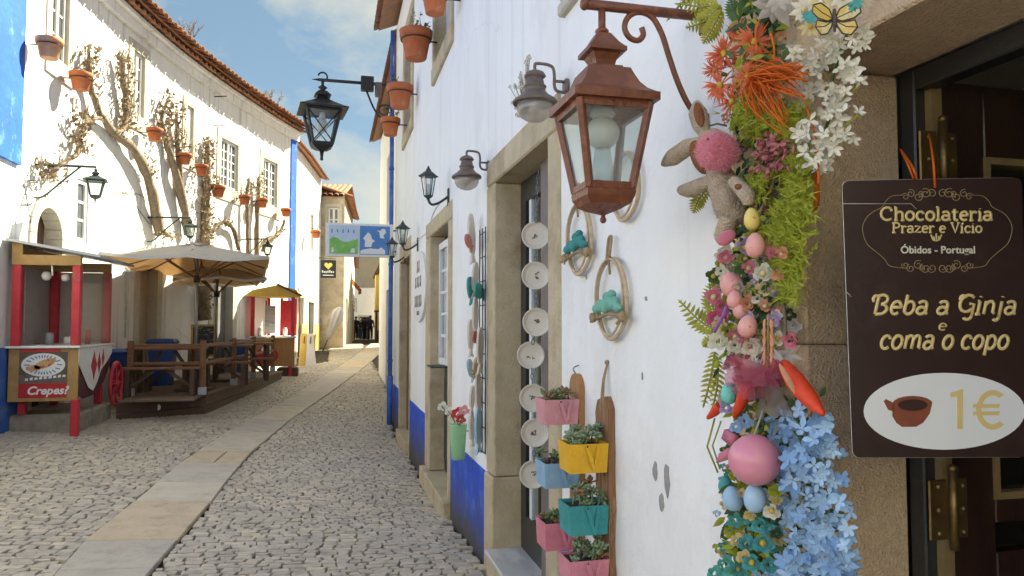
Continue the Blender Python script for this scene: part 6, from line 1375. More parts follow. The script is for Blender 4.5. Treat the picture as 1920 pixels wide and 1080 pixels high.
# ------------------------------------------------------------------ wooden boards with pastel planters
MT['succ'] = mat('succulent_green', (.10, .17, .065), (.15, .23, .10), 14, .45, vary=.15); MT['succ2'] = mat('grey_green_succulent', (.14, .21, .12), (.20, .27, .16), 14, .45, vary=.15); MT['succ_dark'] = mat('purple_black_succulent', (.05, .025, .035), (.08, .035, .05), 14, .4); MT['succ_red'] = mat('red_tipped_succulent', (.22, .12, .07), (.28, .17, .09), 14, .5)
def leafball(mb, p, d, L, w, m=0):
    M = look_M(p, d, U(0, 6)); mb.lathe([(w*.25, 0), (w*.8, L*.35), (w, L*.65), (w*.65, L*.92), (.0004, L)], 6, M=M @ Matrix.Diagonal((1, .5, 1, 1)), m=m)
def rosette(mb, c, r, d, n, m=0):
    M = look_M(c, d)
    for k in range(n):
        f = (k+.5)/n; a = k*2.4; el = 1.35-1.25*f; v = Vector((math.cos(a)*math.cos(el), math.sin(a)*math.cos(el), math.sin(el))); v = M.to_3x3() @ v; leafball(mb, Vector(c), v, r*(.5+.5*f), r*.20, m)
def planter(parent, Y0, Y1, zt_, zb_, proj, col, kind):
    x1_ = WX-.028; x0_ = x1_-proj; q = MB(); h_ = zt_-zb_; w_ = Y1-Y0; t_ = .005; yc = (Y0+Y1)/2
    # slightly flared open box
    vs = []
    for z, k in ((zb_, .93), (zt_, 1.0)):
        for inn in (0, t_):
            for sx, sy_ in ((-1, -1), (1, -1), (1, 1), (-1, 1)): vs.append(((x0_+x1_)/2+sx*(proj/2*k-inn), yc+sy_*(w_/2*k-inn), z if (inn == 0 or z == zt_) else z+t_))
    fs = [(3, 2, 1, 0), (4, 5, 6, 7)]+[(i, (i+1) % 4, 8+(i+1) % 4, 8+i) for i in range(4)]+[(4+i, 12+i, 12+(i+1) % 4, 4+(i+1) % 4) for i in range(4)]+[(8+i, 8+(i+1) % 4, 12+(i+1) % 4, 12+i) for i in range(4)]
    q.add(vs, fs); b_ = q.build('planter', col, parent)
    q = MB(); xm = (x0_+x1_)/2+.012; yf = Y0-.004
    q.prism([(-.030, h_*.45), (.0, -h_*.40), (.012, -h_*.40), (-.012, h_*.45)], .004, Matrix(((1, 0, 0, xm), (0, 0, -1, yf), (0, 1, 0, (zt_+zb_)/2), (0, 0, 0, 1)))); q.prism([(.030, h_*.45), (.012, -h_*.40), (.003, -h_*.40), (.018, h_*.45)], .003, Matrix(((1, 0, 0, xm), (0, 0, -1, yf), (0, 1, 0, (zt_+zb_)/2), (0, 0, 0, 1)))); q.build('folded_strap', col, b_)
    q = MB(); q.ball((xm-.02, Y0-.008, zt_-.008), .004, 8, 6); q.build('rivet', MT['ink'], b_)
    q = MB(); q.span((x0_+.008, Y0+.008, zt_-.022), (x1_-.008, Y1-.008, zt_-.012)); q.build('soil', MT['potsoil'], b_)
    rl = random.Random(int(zt_*1000)); q = MB()
    for k in range(12 if kind != 'tall' else 16):
        c = Vector((rl.uniform(x0_+.02, x1_-.02), rl.uniform(Y0+.02, Y1-.02), zt_-.012)); hgt = rl.uniform(.006, .04) if kind != 'tall' else rl.uniform(.006, .085)*(.5+.5*rl.random())
        c2 = c+Vector((rl.uniform(-.02, .02), rl.uniform(-.03, .01), hgt)); q.tube([c, c2], .0035, 5)
        rosette(q, c2, rl.uniform(.026, .042), (rl.uniform(-.6, .4), rl.uniform(-.9, .1), 1), 9, 1 if kind == 'dark' and k < 5 else (2 if rl.random() < .15 else 0))
    q.build('succulent', [MT['succ'] if kind != 'tall' else MT['succ2'], MT['succ_dark'], MT['succ_red']], b_, kind='stuff')
PK = {n: mat(n, c, tuple(x*.85 for x in c), 14, .55, .25, 60, c3=tuple(x*.6+.06 for x in c), sc3=11, w3=(.56, .76), coord='World') for n, c in (('pink_clay', (.66, .30, .34)), ('rose_clay', (.68, .22, .28)), ('sky_clay', (.26, .45, .62)), ('mustard_clay', (.78, .43, .03)), ('teal_clay', (.03, .30, .31)), ('warm_pink_clay', (.70, .25, .30)))}
def zW(px, py, X): return on_x(px, py, X).z
def board(pa, pb, ptop, m, lab, name='planter_board', rough=False):
    Y1, Y0 = wy(pa), wy(pb); zt_ = wz((pa+pb)/2, ptop); r = thing(name, lab, 'planter', (WX, (Y0+Y1)/2, .35)); w = Y1-Y0; n = 14; q = MB()
    prof = []
    L = [( -w/2+(U(-.008, .008) if rough else 0), z) for z in np.linspace(.38, zt_-w*.5, n)]; Rr = [(w/2+(U(-.008, .008) if rough else 0), z) for z in np.linspace(zt_-w*.5, .38, n)]; top = [(-w/2*math.cos(math.pi*i/8), zt_-w*.5+w*.5*math.sin(math.pi*i/8)*(1 if not rough else U(.8, 1.1))) for i in range(1, 8)]
    q.prism(L+top+Rr, .026, Matrix(((0, 0, -1, WX-.001), (-1, 0, 0, (Y0+Y1)/2), (0, 1, 0, 0), (0, 0, 0, 1)))); q.build('board', m, r); return r, Y0, Y1, zt_
b1, ya, yb, ztb = board(1078, 1096, 700, MT['wood_warm'], 'narrow pale wooden board carrying two pink planters and a blue one')
q = MB(); q.tube(smooth_path([(WX-.012, (ya+yb)/2, ztb-.01), (WX-.03, (ya+yb)/2, ztb+.02), (WX-.005, (ya+yb)/2, ztb+.035)], 3), .003, 5); q.build('hook', MT['chain'], b1)
for (pt, pbm, col, kd) in ((749, 796, 'pink_clay', 'low'), (868, 915, 'sky_clay', 'dark'), (980, 1031, 'rose_clay', 'low')): planter(b1, ya-.01, yb+.01, on_y(1057, pt, ya).z, on_y(1057, pbm, ya).z, .15, PK[col], kd)
b2, ya2, yb2, ztb2 = board(1128, 1153, 742, MT['drift'], 'wide driftwood board carrying yellow, teal and pink planters', rough=True)
q = MB(); cY = (ya2+yb2)/2; q.tube(smooth_path([(WX-.027, cY+.012, ztb2-.03), (WX-.02, cY+.006, ztb2+.06), (WX-.004, cY, ztb2+.125), (WX-.02, cY-.006, ztb2+.06), (WX-.027, cY-.012, ztb2-.03)], 4), .0035, 6); q.ball((WX-.006, cY, ztb2+.128), .010, 8, 6); q.build('rope_loop', MT['rope'], b2)
for (pt, pbm, col, kd) in ((833, 888, 'mustard_clay', 'tall'), (949, 1005, 'teal_clay', 'tall'), (1052, 1108, 'warm_pink_clay', 'tall')): planter(b2, ya2, yb2-.005, on_y(1103, pt, ya2).z, on_y(1103, pbm, ya2).z, .155, PK[col], kd)
# ------------------------------------------------------------------ spray of dry white flowers by the sconce
MT['dry_white'] = mat('dry_white_flower', (.62, .58, .50), (.52, .47, .40), 20, .8, trans=.2)
c0 = on_x(978, 165, WX-.05); dw = thing('dried_flower_spray', 'spray of dried white flowers on the wall behind the globe sconce', 'dried flowers', c0); st = MB(); fl = MB()
for k in range(26):
    a, b = random.choice([(960, 185), (968, 160), (975, 140), (985, 125), (992, 115), (965, 200), (975, 210), (985, 160), (958, 170)]); p = on_x(a+U(-8, 8), b+U(-10, 10), WX-U(.02, .09)); st.tube([on_x(985, 215, WX-.02), p], .0025, 4); rose(fl, p, .018, (-.4+U(-.4, .4), -1, U(-.3, .5)), 0, 7)
st.build('twigs', MT['bark'], dw); o = fl.build('small_flowers', MT['dry_white'], dw); o['kind'] = 'stuff'
# ------------------------------------------------------------------ spring garland hanging at the corner of the shop doorway
def G(px, py, off=.08): return on_x(px, py, WX-off)
def gs(p): return (p-C0).dot(Vector((sy, cy, 0)))/F
def facing(p, j=.5): d = (C0-p).normalized(); return (d+Vector((U(-j, j), U(-j, j), U(-j, j)))).normalized()
def col(n, c, c2=None, **kw):
    MT[n] = mat(n, c, c2 or tuple(x*.85 for x in c), 30, kw.pop('rough', .65), trans=kw.pop('trans', .2), **kw); return MT[n]
col('g_white', (.80, .77, .64), (.74, .72, .60)); col('g_cream', (.78, .66, .36)); col('g_blue', (.30, .50, .74), (.38, .58, .78), vary=.15); col('g_coral', (.70, .13, .06), (.74, .20, .09)); col('g_orange', (.80, .17, .015), (.76, .13, .01)); col('g_yellow', (.72, .50, .08)); col('g_lime', (.30, .36, .035), (.40, .42, .05)); col('g_green', (.06, .13, .04), (.10, .18, .06)); col('g_dkgreen', (.03, .07, .035), (.05, .10, .045)); col('g_fern', (.42, .40, .06), (.34, .34, .05)); col('g_pink', (.72, .24, .32), (.68, .19, .28)); col('g_hotpink', (.66, .12, .24)); col('g_dusty', (.42, .12, .13), (.50, .19, .18)); col('g_purple', (.38, .14, .50)); col('g_lilac', (.50, .40, .62)); col('g_teal', (.07, .36, .36), (.10, .42, .42)); col('g_mint', (.13, .52, .44)); col('g_peach', (.76, .38, .22)); col('g_silver', (.55, .52, .48), (.48, .45, .42))
MT['carrot'] = mat('carrot_felt', (.72, .065, .022), (.66, .05, .018), 18, .55, .2, 60); MT['fur_beige'] = mat('beige_plush', (.68, .54, .40), (.58, .45, .32), 40, .95, .9, 180); MT['fur_pink'] = mat('pink_fluff', (.85, .32, .40), (.80, .27, .35), 40, .95, 1.0, 150); MT['fur_brown'] = mat('brown_plush', (.34, .14, .07), (.28, .11, .055), 40, .95, .8, 180)
MT['egg_pink'] = mat('speckled_pink_egg', (.72, .32, .30), (.76, .38, .34), 20, .5, .1, 40, c3=(.45, .12, .12), sc3=60, w3=(.62, .66)); MT['egg_ball'] = mat('satin_pink_egg', (.66, .23, .31), (.66, .25, .33), 4, .38, coat=.3); MT['egg_blue'] = mat('pale_blue_egg', (.30, .48, .66), (.36, .54, .70), 18, .5); MT['egg_yellow'] = mat('yellow_egg', (.72, .58, .18), (.70, .52, .14), 25, .5, c3=(.40, .25, .08), sc3=50, w3=(.62, .66)); MT['egg_mint'] = mat('mint_egg', (.12, .55, .46), (.16, .58, .5), 10, .45)
gar = thing('spring_garland', 'long garland of leaves, small flowers and painted eggs at the shop corner', 'garland', G(1450, 1080, .05))
# backing vine and greenery
spine = [G(a, b, .05) for a, b in [(1440, -30), (1430, 100), (1420, 220), (1430, 330), (1425, 450), (1410, 560), (1405, 660), (1430, 760), (1430, 860), (1420, 960), (1420, 1060), (1420, 1120)]]
q = MB(); q.tube(smooth_path(spine, 4), .012, 8); q.build('vine_cord', MT['g_dkgreen'], gar)
def leafshape(mb, p, d, L, w, m=0, n=None, fold=.25):
    d = Vector(d).normalized(); nn = n or facing(p, .6); s = d.cross(nn).normalized(); u = s.cross(d)
    P = [p, p+d*L*.3+s*w*.42-u*w*fold*.4, p+d*L*.62+s*w*.36-u*w*fold*.5, p+d*L-u*w*fold, p+d*L*.62-s*w*.36-u*w*fold*.5, p+d*L*.3-s*w*.42-u*w*fold*.4, p+d*L*.33+u*w*.06, p+d*L*.65+u*w*.03]
    mb.add(P, [(0, 1, 6), (1, 2, 7, 6), (2, 3, 7), (3, 4, 7), (4, 5, 6, 7), (5, 0, 6)], m, True)
q = MB(); rg = random.Random(5); SPN = smooth_path(spine, 8)
for k in range(1500):
    p = rg.choice(SPN)+Vector((rg.uniform(-.05, .03), rg.uniform(-.10, .075), rg.uniform(-.03, .03))); leafshape(q, p, (rg.uniform(-.8, .3), rg.uniform(-1, 1), rg.uniform(-1, .6)), rg.uniform(.02, .045), rg.uniform(.010, .020), rg.choice([0, 0, 1, 2, 2, 3]))
o = q.build('small_leaves', [MT['g_green'], MT['g_dkgreen'], MT['g_lime'], MT['g_fern']], gar, kind='stuff')
# yellow fern fronds (each one a part)
def frond(pts, w, m=None, n=13):
    P = smooth_path([G(*p) for p in pts], 6); s = gs(P[0]); q = MB(); q.tube(P, [.003]*(len(P)-1)+[.001], 5); L = len(P)
    for k in range(n):
        t = (k+.5)/n; i = min(L-2, int(t*(L-1))); d = (P[i+1]-P[i]).normalized(); nn = (C0-P[i]).normalized(); sd = d.cross(nn).normalized(); ww = w*s*math.sin(math.pi*min(.97, .12+t*.86))**.8
        for sg in (-1, 1): leafshape(q, P[i], sd*sg+d*.7, ww, ww*.34, n=nn)
    return q.build('fern_frond', m or MT['g_fern'], gar)
for pts, w in (([(1345, 8), (1310, 12), (1272, 6)], 26), ([(1350, 10), (1320, 40), (1285, 52)], 28), ([(1352, 20), (1335, 55), (1318, 82)], 26), ([(1330, -10), (1290, -5), (1250, 40)], 20), ([(1340, 620), (1310, 600), (1272, 562)], 30), ([(1345, 600), (1335, 570), (1330, 530)], 26), ([(1340, 660), (1332, 710), (1318, 765)], 22), ([(1345, 670), (1345, 720), (1335, 770)], 20), ([(1330, 350), (1310, 375), (1300, 400)], 22), ([(1350, 640), (1330, 640), (1318, 650)], 18)): frond(pts, w)
for pts, w in (([(1390, 30), (1400, 10), (1420, -10)], 24), ([(1385, 40), (1375, 20), (1370, -5)], 22), ([(1395, 45), (1380, 55), (1360, 60)], 20)): frond(pts, w, MT['g_green'])
# generic flower meshes that copies share
def daisy_me(n, m1, m2, name, w=.34, cup=.25, L=1.0):
    q = MB()
    for k in range(n):
        a = 2*math.pi*k/n; M = Matrix.Rotation(a, 4, 'Z'); P = [(.08, -.05, .03), (.45*L, -w*.55, .14+cup*.3), (.80*L, -w*.45, .16+cup*.6), (L, 0, .12+cup), (.80*L, w*.45, .16+cup*.6), (.45*L, w*.55, .14+cup*.3), (.08, .05, .03), (.5*L, 0, .06+cup*.25)]
        q.add([M @ Vector(p) for p in P], [(0, 1, 7), (1, 2, 7), (2, 3, 7), (3, 4, 7), (4, 5, 7), (5, 6, 7), (6, 0, 7)], 0, True)
    q.ball((0, 0, .10), (.17, .17, .10), 8, 5, 1); return mesh_of(q, name, [MT[m1], MT[m2]])
def wild_me(n, m1, m2, name, w, cup):
    q = MB()
    for k in range(n):
        if random.random() < .08: continue
        a = 2*math.pi*k/n+U(-.18, .18); L = U(.75, 1.12); cu = cup+U(-.25, .35); ww = w*U(.8, 1.2); tw_ = U(-.16, .16); M = Matrix.Rotation(a, 4, 'Z') @ Matrix.Rotation(tw_, 4, 'X')
        P = [(.06, -.05, .03), (.40*L, -ww*.55, .12+cu*.2), (.78*L, -ww*.48, .14+cu*.6+U(-.06, .06)), (L, U(-.06, .06), .10+cu), (.80*L, ww*.45, .14+cu*.6+U(-.06, .06)), (.42*L, ww*.55, .12+cu*.2), (.06, .05, .03), (.45*L, 0, .02+cu*.15), (.78*L, 0, .04+cu*.5)]
        q.add([M @ Vector(p) for p in P], [(0, 1, 7), (1, 2, 8, 7), (2, 3, 8), (3, 4, 8), (4, 5, 7, 8), (5, 6, 7), (6, 0, 7)], 0, True)
    q.ball((0, 0, .08), (.10, .10, .09), 6, 4, 1); return mesh_of(q, name, [MT[m1], MT[m2]])
col('g_blue2', (.40, .60, .80), (.46, .64, .82)); col('g_blue3', (.22, .42, .70), (.28, .48, .72)); col('g_white2', (.84, .83, .74), (.80, .78, .66))
star_v = [wild_me(5, random.choice(['g_white', 'g_white2']), 'g_cream', 'white_blossom', .40, .15) for _ in range(7)]; blue_v = [wild_me(random.choice([4, 5, 5, 6]), random.choice(['g_blue', 'g_blue', 'g_blue2', 'g_blue3']), random.choice(['g_white', 'g_blue2', 'g_mint']), 'blue_blossom', .46, .3) for _ in range(10)]
def place(me, name, parent, px, py, rpx, off, j=.5): p = G(px, py, off); return inst(me, name, parent, look_M(p, facing(p, j), U(0, 6)) @ Matrix.Scale(rpx*gs(p), 4))
# white blossom spray
ws = thing('white_flower_spray', 'hanging spray of white star flowers beside the shop lintel', 'flowers', G(1540, 320, .08))
sp1 = [(1590, 60), (1575, 100), (1560, 150), (1560, 200), (1545, 250), (1530, 290), (1535, 318)]
q = MB(); q.tube(smooth_path([G(a, b, .07) for a, b in sp1], 4), .004, 6); q.build('stem', MT['g_green'], ws)
rg = random.Random(11)
for k in range(96):
    t = rg.random(); i = t*(len(sp1)-1); a = sp1[int(i)]; b = sp1[min(len(sp1)-1, int(i)+1)]; f = i-int(i); x = a[0]+(b[0]-a[0])*f; y = a[1]+(b[1]-a[1])*f; wd = 46 if t < .85 else 26
    place(random.choice(star_v), 'blossom', ws, x+rg.uniform(-wd, wd)*.95-6, y+rg.uniform(-14, 14), rg.uniform(15, 22), .07+rg.uniform(0, .06), .7)
for a, b in ((1500, 100), (1490, 85), (1508, 120), (1500, 200), (1506, 262), (1492, 300), (1500, 285), (1612, 150), (1610, 210), (1605, 90), (1600, 260)): place(random.choice(star_v), 'blossom', ws, a, b, 17, .09, .6)
q = MB()
for a, b, e, f in ((1530, 310, 1536, 330), (1560, 205, 1612, 160), (1555, 260, 1610, 215), (1540, 280, 1500, 290)): q.tube([G(a, b, .08), G(e, f, .10)], .0018, 4)
q.build('twig', MT['g_lime'], ws)
# blue blossom spray
bs = thing('blue_flower_spray', 'long hanging spray of pale blue flowers below the pink egg', 'flowers', G(1530, 1080, .08))
sp2 = [(1490, 775), (1505, 830), (1515, 890), (1520, 950), (1535, 1010), (1530, 1060), (1525, 1100)]
q = MB(); q.tube(smooth_path([G(a, b, .07) for a, b in sp2], 4), .005, 6); q.build('stem', MT['g_green'], bs)
q = MB()
for k in range(160): a = sp2[rg.randrange(len(sp2))]; p = G(a[0]+rg.uniform(-55, 55), a[1]+rg.uniform(-30, 30), rg.uniform(.03, .08)); leafshape(q, p, (U(-1, .2), U(-1, 1), U(-1, 1)), .03, .014)
o = q.build('leaves', MT['g_green'], bs, kind='stuff')
for k in range(240):
    t = rg.random(); i = t*(len(sp2)-1); a = sp2[int(i)]; b = sp2[min(len(sp2)-1, int(i)+1)]; f = i-int(i); x = a[0]+(b[0]-a[0])*f; y = a[1]+(b[1]-a[1])*f; wd = 50+22*t
    place(random.choice(blue_v), 'blossom', bs, x+rg.uniform(-wd, wd), y+rg.uniform(-16, 16), rg.uniform(14, 22), .06+rg.uniform(0, .075), .7)
for a, b in ((1590, 1010), (1600, 1045), (1595, 960), (1580, 900), (1575, 850), (1590, 1070), (1450, 780), (1445, 795), (1560, 790)): place(random.choice(blue_v), 'blossom', bs, a, b, 17, .07, .6)
# spidery orange flowers
def spider(px, py, rpx, m='g_coral', n=46, off=.10):
    p = G(px, py, off); s = gs(p); r = rpx*s; d = facing(p, .25); M = look_M(p, d); q = MB()
    for k in range(n):
        a = U(0, 6.28); el = U(.05, .9); L = r*U(.75, 1.1); v = Vector((math.cos(a)*math.cos(el), math.sin(a)*math.cos(el), math.sin(el)*.6)); t = Vector((-math.sin(a), math.cos(a), 0)); e = v*L-Vector((0, 0, L*.22)); mdl = v*L*.6+Vector((0, 0, L*.10)); w = r*.045
        q.add([M @ (v*L*.08+t*w*.6), M @ (mdl+t*w), M @ (e+t*w*.3), M @ (e-t*w*.3), M @ (mdl-t*w), M @ (v*L*.08-t*w*.6)], [(0, 1, 4, 5), (1, 2, 3, 4)], 0, True)
    q.ball(M @ Vector((0, 0, r*.10)), r*.18, 9, 6, 1); return q.build('spider_flower', [MT[m], MT['g_yellow']], gar)
for a in ((1415, 78, 42), (1358, 100, 40), (1350, 160, 38), (1402, 142, 34), (1372, 190, 34), (1340, 130, 26), (1385, 60, 26)): spider(*a)
# raffia
q = MB(); c0 = G(1415, 150, .13)
for k in range(110):
    if k < 74: x, y = U(1425, 1518), U(112, 192)
    elif k < 92: x, y = U(1385, 1440), U(185, 232)
    else: x, y = U(1455, 1485), U(215, 255)
    e = G(x, y, U(.10, .17)); a = c0+Vector((U(-.01, .01), U(-.015, .015), U(-.012, .012))); m_ = a.lerp(e, .5)+Vector((U(-.03, .01), U(-.01, .01), U(-.01, .035))); q.tube(smooth_path([a, m_, e], 3), .0013, 4)
for pts in ([(1420, 100), (1418, 60), (1430, 20)], [(1448, 140), (1452, 95), (1445, 60)], [(1505, 180), (1530, 260), (1535, 345)], [(1440, 190), (1475, 240), (1485, 250)]): q.tube(smooth_path([G(*p, .11) for p in pts], 4), .0022, 5)
q.build('raffia_bow', MT['g_orange'], gar)
q = MB(); q.tube(smooth_path([G(a, b, .03) for a, b in ((1527, 325), (1532, 370), (1524, 400))], 3), [.006]*6+[.002], 6); q.build('raffia_tail', MT['g_orange'], gar)
# moss and feathery green
def feathery(lst, n, m, w, name='moss', off=.09, L=.022):
    q = MB()
    for k in range(n):
        a = random.choice(lst); p = G(a[0]+random.gauss(0, w), a[1]+random.gauss(0, w*.9), off+U(-.02, .03)); d = Vector((U(-.7, .3), U(-1, 1), U(-.9, .9))).normalized()
        for _ in range(3): v = (d+Vector((U(-.6, .6), U(-.6, .6), U(-.6, .6)))).normalized()*L*U(.6, 1.2); s = v.cross(facing(p, .3)).normalized()*.0018; q.add([p+s, p+v, p-s], [(0, 1, 2)])
    o = q.build(name, m, gar, kind='stuff'); return o
feathery([(1398, 220), (1410, 238), (1440, 225), (1470, 230), (1490, 215), (1400, 205), (1480, 250)], 1000, MT['g_lime'], 13); feathery([(1420, 345), (1430, 330), (1415, 360)], 300, MT['g_lime'], 9)
feathery([(1490, 320), (1495, 350), (1495, 390), (1490, 420), (1485, 455), (1482, 490), (1480, 520), (1478, 545), (1470, 400), (1460, 440), (1468, 480), (1505, 300)], 2000, MT['g_lime'], 13, 'asparagus_fern', .085, .026)
# dusty pink hanging clusters
q = MB()
for k in range(120):
    a = random.choice([(1425, 265), (1440, 255), (1455, 265), (1430, 285), (1445, 290), (1465, 280), (1480, 270), (1420, 310), (1440, 320), (1450, 310), (1470, 300)]); p = G(a[0]+U(-9, 9), a[1]+U(-10, 10), U(.09, .14)); leafball(q, p, (U(-.8, .3), U(-1, 1), U(-1, .3)), .020, .006)
q.build('pink_succulent_cluster', MT['g_dusty'], gar, kind='stuff')
# silver poinsettia and cream flowers at the top
def bigpetals(px, py, rpx, n, m, cen=None, off=.10, w=.5, down=False):
    p = G(px, py, off); s = gs(p); M = look_M(p, facing(p, .2), U(0, 1)); q = MB()
    for k in range(n):
        a = 2*math.pi*k/n+U(-.15, .15); v = M.to_3x3() @ Vector((math.cos(a), math.sin(a), U(.0, .35))); leafshape(q, p, v, rpx*s*U(.8, 1.1), rpx*s*w, n=M.to_3x3() @ Vector((0, 0, 1)))
    if cen: q.ball(M @ Vector((0, 0, .004)), rpx*s*.2, 8, 6, 1)
    return q.build('flower', [MT[m], MT[cen or m]], gar)
bigpetals(1455, 8, 46, 9, 'g_silver', None, .11, .55); bigpetals(1462, -5, 34, 8, 'g_silver', None, .13, .5)
for a in ((1508, 18, 30, 10, 'g_white', 'g_cream', .11), (1540, 5, 30, 10, 'g_cream', 'g_white', .12), (1580, -5, 28, 9, 'g_white', 'g_cream', .10), (1520, 50, 24, 8, 'g_cream', 'g_yellow', .12), (1490, 100, 20, 6, 'g_white', 'g_cream', .12)): bigpetals(*a)
for a, b in ((1523, 34), (1600, 12), (1607, 5), (1515, 30)): bigpetals(a, b, 14, 8, 'g_teal', None, .14)
# yellow butterfly
bp = G(1563, 38, .15); bf = thing('paper_butterfly', 'yellow paper butterfly on the white flowers at the top', 'butterfly', bp)
M = look_M(bp, facing(bp, .1)) ; s = gs(bp)
MT['bf_yellow'] = mat('yellow_butterfly_wing', (.72, .55, .16), (.66, .44, .10), 8, .6, c3=(.75, .68, .40), sc3=20, w3=(.5, .6))
BM = Matrix.Translation(bp) @ frame_M((0, 0, 0), (cy, -sy, 0), (0, 0, 1))
for sg in (-1, 1):
    for pts in ([(2, 2), (10, 20), (28, 30), (44, 24), (46, 10), (34, 0), (14, -4)], [(2, -2), (16, -6), (36, -4), (40, -18), (28, -32), (14, -28), (6, -14)]):
        q = MB(); P = [Vector((sg*x*s, y*s, abs(x)*s*.25)) for x, y in pts]; P = [BM @ p for p in P]; c = sum(P, Vector())/len(P); off_ = BM.to_3x3() @ Vector((0, 0, .002)); n_ = len(P)
        q.add(P+[p+off_ for p in P], [tuple(range(n_)), tuple(range(n_, 2*n_))[::-1]]+[(i, (i+1) % n_, n_+(i+1) % n_, n_+i) for i in range(n_)]); w_ = q.build('wing', MT['bf_yellow'], bf)
        e = MB(); e.tube([p+off_ for p in P]+[P[0]+off_], .0016, 4); e.tube([P[0]+off_, c+off_, P[3]+off_], .001, 4); e.build('wing_edge', MT['ink'], w_)
q = MB(); q.tube([BM @ Vector((0, y*s, .004)) for y in (-24, -8, 8, 20)], [.002, .004, .004, .003], 7); q.build('body', MT['ink'], bf)
# plush rabbit
rb0 = G(1345, 430, .12); rb = thing('plush_rabbit', 'beige plush rabbit with a pink fluffy belly hanging on the garland', 'toy', rb0)
def E(px, py, rx, ry, off, m, name, rot=0.0, dz_=.6, parent=None, egg=0.0):
    p = G(px, py, off); s = gs(p); Mr = frame_M((0, 0, 0), (cy, -sy, 0), (0, 0, 1)) @ Matrix.Rotation(rot, 4, 'Z')
    q = MB(); T_ = Matrix.Translation(p) @ Mr; k = 14; prof = [(max(1e-5, math.cos(-math.pi/2+math.pi*i/k)*(1-egg*math.sin(-math.pi/2+math.pi*i/k))), math.sin(-math.pi/2+math.pi*i/k)) for i in range(k+1)]
    Tm = T_ @ Matrix.Diagonal((rx*s, ry*s, min(rx, ry)*s*dz_, 1)) @ Matrix(((1, 0, 0, 0), (0, 0, 1, 0), (0, -1, 0, 0), (0, 0, 0, 1))); q.lathe(prof, 18, M=Tm); return q.build(name, m, parent or rb)
bodyr = MB()
def limb(pts, rs, off=.12):
    P = smooth_path([G(a, b, off) for a, b in pts], 5); s = gs(P[0]); rr = list(np.interp(np.linspace(0, 1, len(P)), np.linspace(0, 1, len(rs)), [r*s for r in rs])); bodyr.tube(P, rr, 12)
def blob(px, py, rx, ry, off): p = G(px, py, off); s = gs(p); bodyr.ball(p, (rx*s*.8, rx*s*.9, ry*s), 14, 10)
blob(1338, 280, 36, 40, .13); limb([(1340, 305), (1358, 350), (1372, 395), (1375, 420)], [18, 30, 30, 16], .11)
limb([(1345, 335), (1318, 345), (1292, 356), (1276, 356)], [12, 14, 16, 9], .13); limb([(1375, 340), (1400, 365), (1402, 385)], [12, 15, 8], .13); limb([(1368, 405), (1362, 425), (1356, 446), (1352, 455)], [16, 18, 19, 8], .13)
limb([(1325, 258), (1315, 235), (1308, 210), (1306, 190)], [7, 17, 18, 5], .13); limb([(1318, 262), (1290, 276), (1262, 295), (1243, 308)], [7, 17, 18, 5], .14)
bodyr.build('body', MT['fur_beige'], rb)
E(1311, 215, 10, 24, .155, MT['fur_brown'], 'inner_ear', .18, .35); E(1345, 284, 40, 36, .155, MT['fur_pink'], 'pink_fluff', .3, .7); E(1312, 295, 17, 34, .15, MT['fur_brown'], 'cheek', .35, .5); E(1362, 446, 20, 12, .155, MT['g_pink'], 'foot_pad', .6, .5)
E(1328, 262, 3.4, 3.4, .185, MT['ink'], 'eye'); E(1384, 350, 7, 6, .175, MT['fur_brown'], 'button')
q = MB(); q.tube([G(1362, 236, .16), G(1345, 232, .16), G(1330, 236, .16)], .0025, 5); q.build('whisker', MT['ink'], rb)
def fuzz(px, py, rx, ry, off, n, m, L=.010):
    p = G(px, py, off); s = gs(p); q = MB(); Mr = frame_M((0, 0, 0), (cy, -sy, 0), (0, 0, 1)).to_3x3()
    for k in range(n):
        a = U(0, 6.28); el = U(-.3, 1.45); v = Vector((math.cos(a)*math.cos(el)*rx, math.sin(a)*math.cos(el)*ry, math.sin(el)*min(rx, ry)*.7))*s; d = (v.normalized()+Vector((U(-.5, .5), U(-.5, .5), U(-.5, .5)))).normalized()*L*U(.6, 1.3); t = d.cross(Vector((U(-1, 1), U(-1, 1), U(-1, 1)))).normalized()*.0008; b0 = p+Mr @ v
        q.add([b0+Mr @ t, b0+Mr @ d, b0-Mr @ t], [(0, 1, 2)])
    q.build('fluff', m, rb, kind='stuff')
col('g_fluff', (.95, .46, .53), (.90, .40, .48), trans=.5); fuzz(1345, 284, 38, 34, .155, 2000, MT['g_fluff'], .011); fuzz(1365, 375, 28, 44, .125, 1200, MT['fur_beige'], .007)
# carrots
def carrot(pts, rs, lab, off=.12):
    P = smooth_path([G(a, b, off) for a, b in pts], 5); s = gs(P[0]); r = thing('felt_carrot', lab, 'carrot', P[-1], 'felt carrots on the garland'); q = MB(); rr = list(np.interp(np.linspace(0, 1, len(P)), np.linspace(0, 1, len(rs)), [x*s for x in rs])); q.tube(P, [x*U(.97, 1.03) for x in rr], 12); q.build('root', MT['carrot'], r)
    q = MB(); d = (P[0]-P[2]).normalized()
    for k in range(7): leafshape(q, P[0], d+Vector((U(-.4, .4), U(-.4, .4), U(-.2, .4))), .04, .012)
    q.build('leaf_tuft', MT['g_silver'], r)
carrot([(1468, 682), (1492, 715), (1518, 748), (1545, 778)], [10, 19, 16, 3], 'big orange felt carrot beside the brown shop sign'); carrot([(1412, 700), (1398, 735), (1385, 765), (1376, 782)], [12, 13, 10, 3], 'orange felt carrot below the pink tulle'); carrot([(1350, 760), (1340, 772), (1327, 784)], [9, 9, 3], 'small orange felt carrot tip at the left of the garland')
E(1478, 712, 6, 34, .15, MT['g_peach'], 'peach_stripe', .5, .5, gar)
